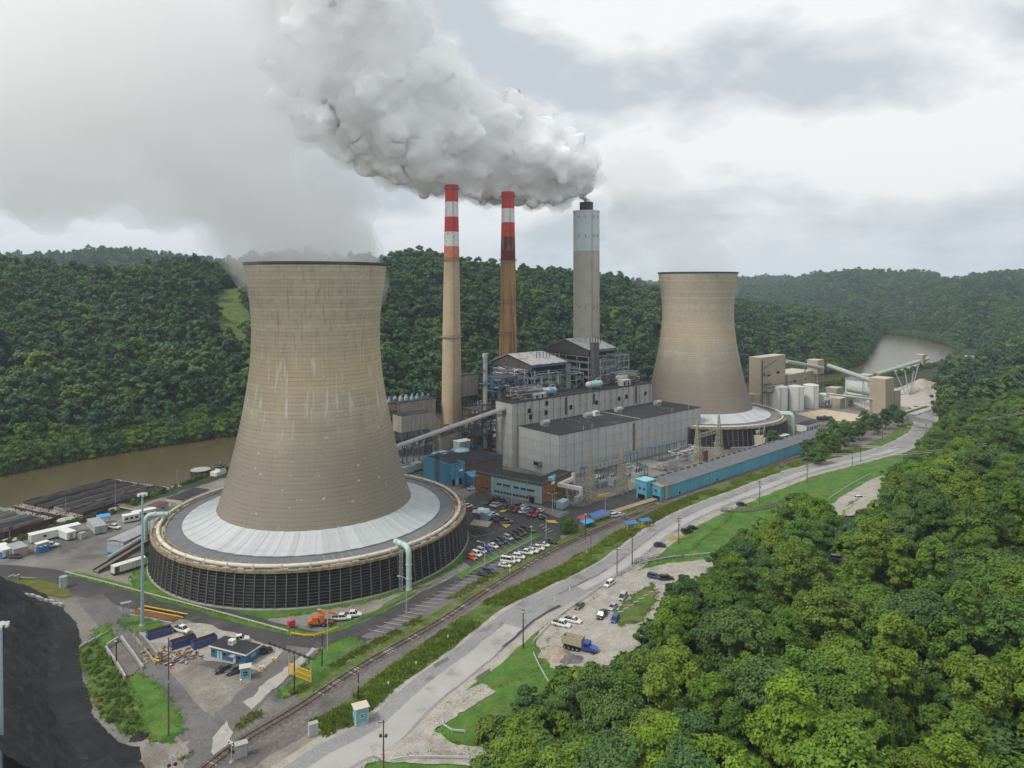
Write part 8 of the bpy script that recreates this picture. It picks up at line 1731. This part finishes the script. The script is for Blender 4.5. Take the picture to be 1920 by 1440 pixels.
N = ng.nodes; L = ng.links
gi = N.new('NodeGroupInput'); go = N.new('NodeGroupOutput'); ip = N.new('GeometryNodeInstanceOnPoints'); ci = N.new('GeometryNodeCollectionInfo')
ci.inputs['Collection'].default_value = tpl_c; ci.inputs['Separate Children'].default_value = True; ci.inputs['Reset Children'].default_value = True
def attr(nm, ty):
    q = N.new('GeometryNodeInputNamedAttribute'); q.data_type = ty; q.inputs[0].default_value = nm; return [o for o in q.outputs if o.enabled][0]
ip.inputs['Pick Instance'].default_value = True
L.new(gi.outputs[0], ip.inputs['Points']); L.new(ci.outputs[0], ip.inputs['Instance']); L.new(attr('tidx', 'INT'), ip.inputs['Instance Index'])
cx = N.new('ShaderNodeCombineXYZ'); L.new(attr('trot', 'FLOAT'), cx.inputs[2]); L.new(cx.outputs[0], ip.inputs['Rotation']); L.new(attr('tscale', 'FLOAT'), ip.inputs['Scale'])
L.new(ip.outputs[0], go.inputs[0])
md = ff.modifiers.new('trees', 'NODES'); md.node_group = ng

# undergrowth that fills the wood's floor on the near hillside
bush_c = bpy.data.collections.new('bush_shapes')
for i, m_ in enumerate((M_leaf_m, M_leaf_d, M_leaf_b)): bush_c.objects.link(bpy.data.objects.new(f'bush_{i}', crown_mesh('bush', m_, 90+i, 6.0, 3.6, .2, 30, 2600, .55, sh_round)))
Xb = r_.uniform(-20, 620, 26000); Yb = r_.uniform(60, 620, 26000); Zb = elev(Xb, Yb); pxb, pyb = PX(Xb, Yb, Zb); _, ptb = PX(Xb, Yb, Zb+5)
wb = F*3.4/Yb
kb = inpoly(WOOD, pxb-wb, pyb) & inpoly(WOOD, pxb, ptb) & (road_side(Xb, Yb) > 14) & (pxb < 2050) & ~((pyb > 1040) & (ptb < 1062) & (abs(pxb-1575) < 45))
cells = {}; sb = []
for i in np.nonzero(kb)[0]:
    c_ = (int(Xb[i]//3.4), int(Yb[i]//3.4))
    if c_ not in cells: cells[c_] = 1; sb.append(i)
sb = np.array(sb); print('bushes', len(sb))
def scatter(name, P, sc, rot, idx, coll, lab):
    me = bpy.data.meshes.new(name); me.vertices.add(len(P)); me.vertices.foreach_set('co', P.astype(np.float32).ravel())
    for nm, arr in (('tscale', sc), ('trot', rot)):
        a = me.attributes.new(nm, 'FLOAT', 'POINT'); a.data.foreach_set('value', arr.astype(np.float32))
    a = me.attributes.new('tidx', 'INT', 'POINT'); a.data.foreach_set('value', idx.astype(np.int32))
    o = link(name, me); tag(o, lab, kind='stuff'); g = ng.copy(); g.nodes['Collection Info'].inputs['Collection'].default_value = coll
    o.modifiers.new('plants', 'NODES').node_group = g; return o
scatter('undergrowth', np.stack([Xb[sb], Yb[sb], Zb[sb]-.5], -1), r_.uniform(.6, 1.35, len(sb)), r_.uniform(0, 6.28, len(sb)), r_.integers(0, 3, len(sb)), bush_c, 'green undergrowth between the trees of the near wood')
# shrubs on the weedy coal bank, along the verge and on the railway strip
def px_pts(poly, n, drape=False):
    xs = r_.uniform(min(p[0] for p in poly), max(p[0] for p in poly), n); ys_ = r_.uniform(min(p[1] for p in poly), max(p[1] for p in poly), n); k = inpoly(poly, xs, ys_); return np.array([(*G0(x, y), 0.) for x, y in zip(xs[k], ys_[k])])
ub = np.concatenate([r_.uniform(-120, 640, 1500), r_.uniform(1380, 1640, 500), r_.uniform(1640, 1806, 500)]); db_ = np.interp(ub, FBX, FBY)+r_.uniform(-5, 13, len(ub)); Xq = (ub-960)/F*db_; Pq = np.stack([Xq, db_, np.maximum(elev(Xq, db_), -5.2)], -1)
un = np.concatenate([r_.uniform(-60, 640, 500), r_.uniform(1400, 1800, 420)]); dn = np.interp(un, NB[0], NBY)+r_.uniform(-9, 1, len(un)); Xn = (un-960)/F*dn; Pn = np.stack([Xn, dn, np.maximum(elev(Xn, dn), -5.2)], -1)
scatter('riverside_thicket', np.concatenate([Pq, Pn]), np.concatenate([r_.uniform(.9, 2.0, len(Pq)), np.where(un < 900, r_.uniform(.12, .4, len(Pn)), r_.uniform(.4, 1.1, len(Pn)))]), r_.uniform(0, 6.28, len(Pq)+len(Pn)), r_.choice(3, len(Pq)+len(Pn), p=[.45, .45, .1]), bush_c, 'dark green thicket along both river banks')
Pw = np.concatenate([px_pts([(152,1222),(176,1202),(198,1220),(232,1280),(250,1335),(272,1380),(250,1384),(190,1345),(168,1285)], 420), strip_pts(np.array(VERGE), -14.2, -7.8, 2200, 5, -.05), strip_pts(np.array([p[:2] for p in RAIL]), -6.8, -4.8, 300, 6, .02)])
scatter('verge_shrubs', Pw, np.where(Pw[:, 0] < -75, r_.uniform(.08, .24, len(Pw)), r_.uniform(.03, .10, len(Pw))), r_.uniform(0, 6.28, len(Pw)), r_.choice(3, len(Pw), p=[.3, .03, .67]), bush_c, 'low shrubs and tall weeds on the coal bank and the railway verges')
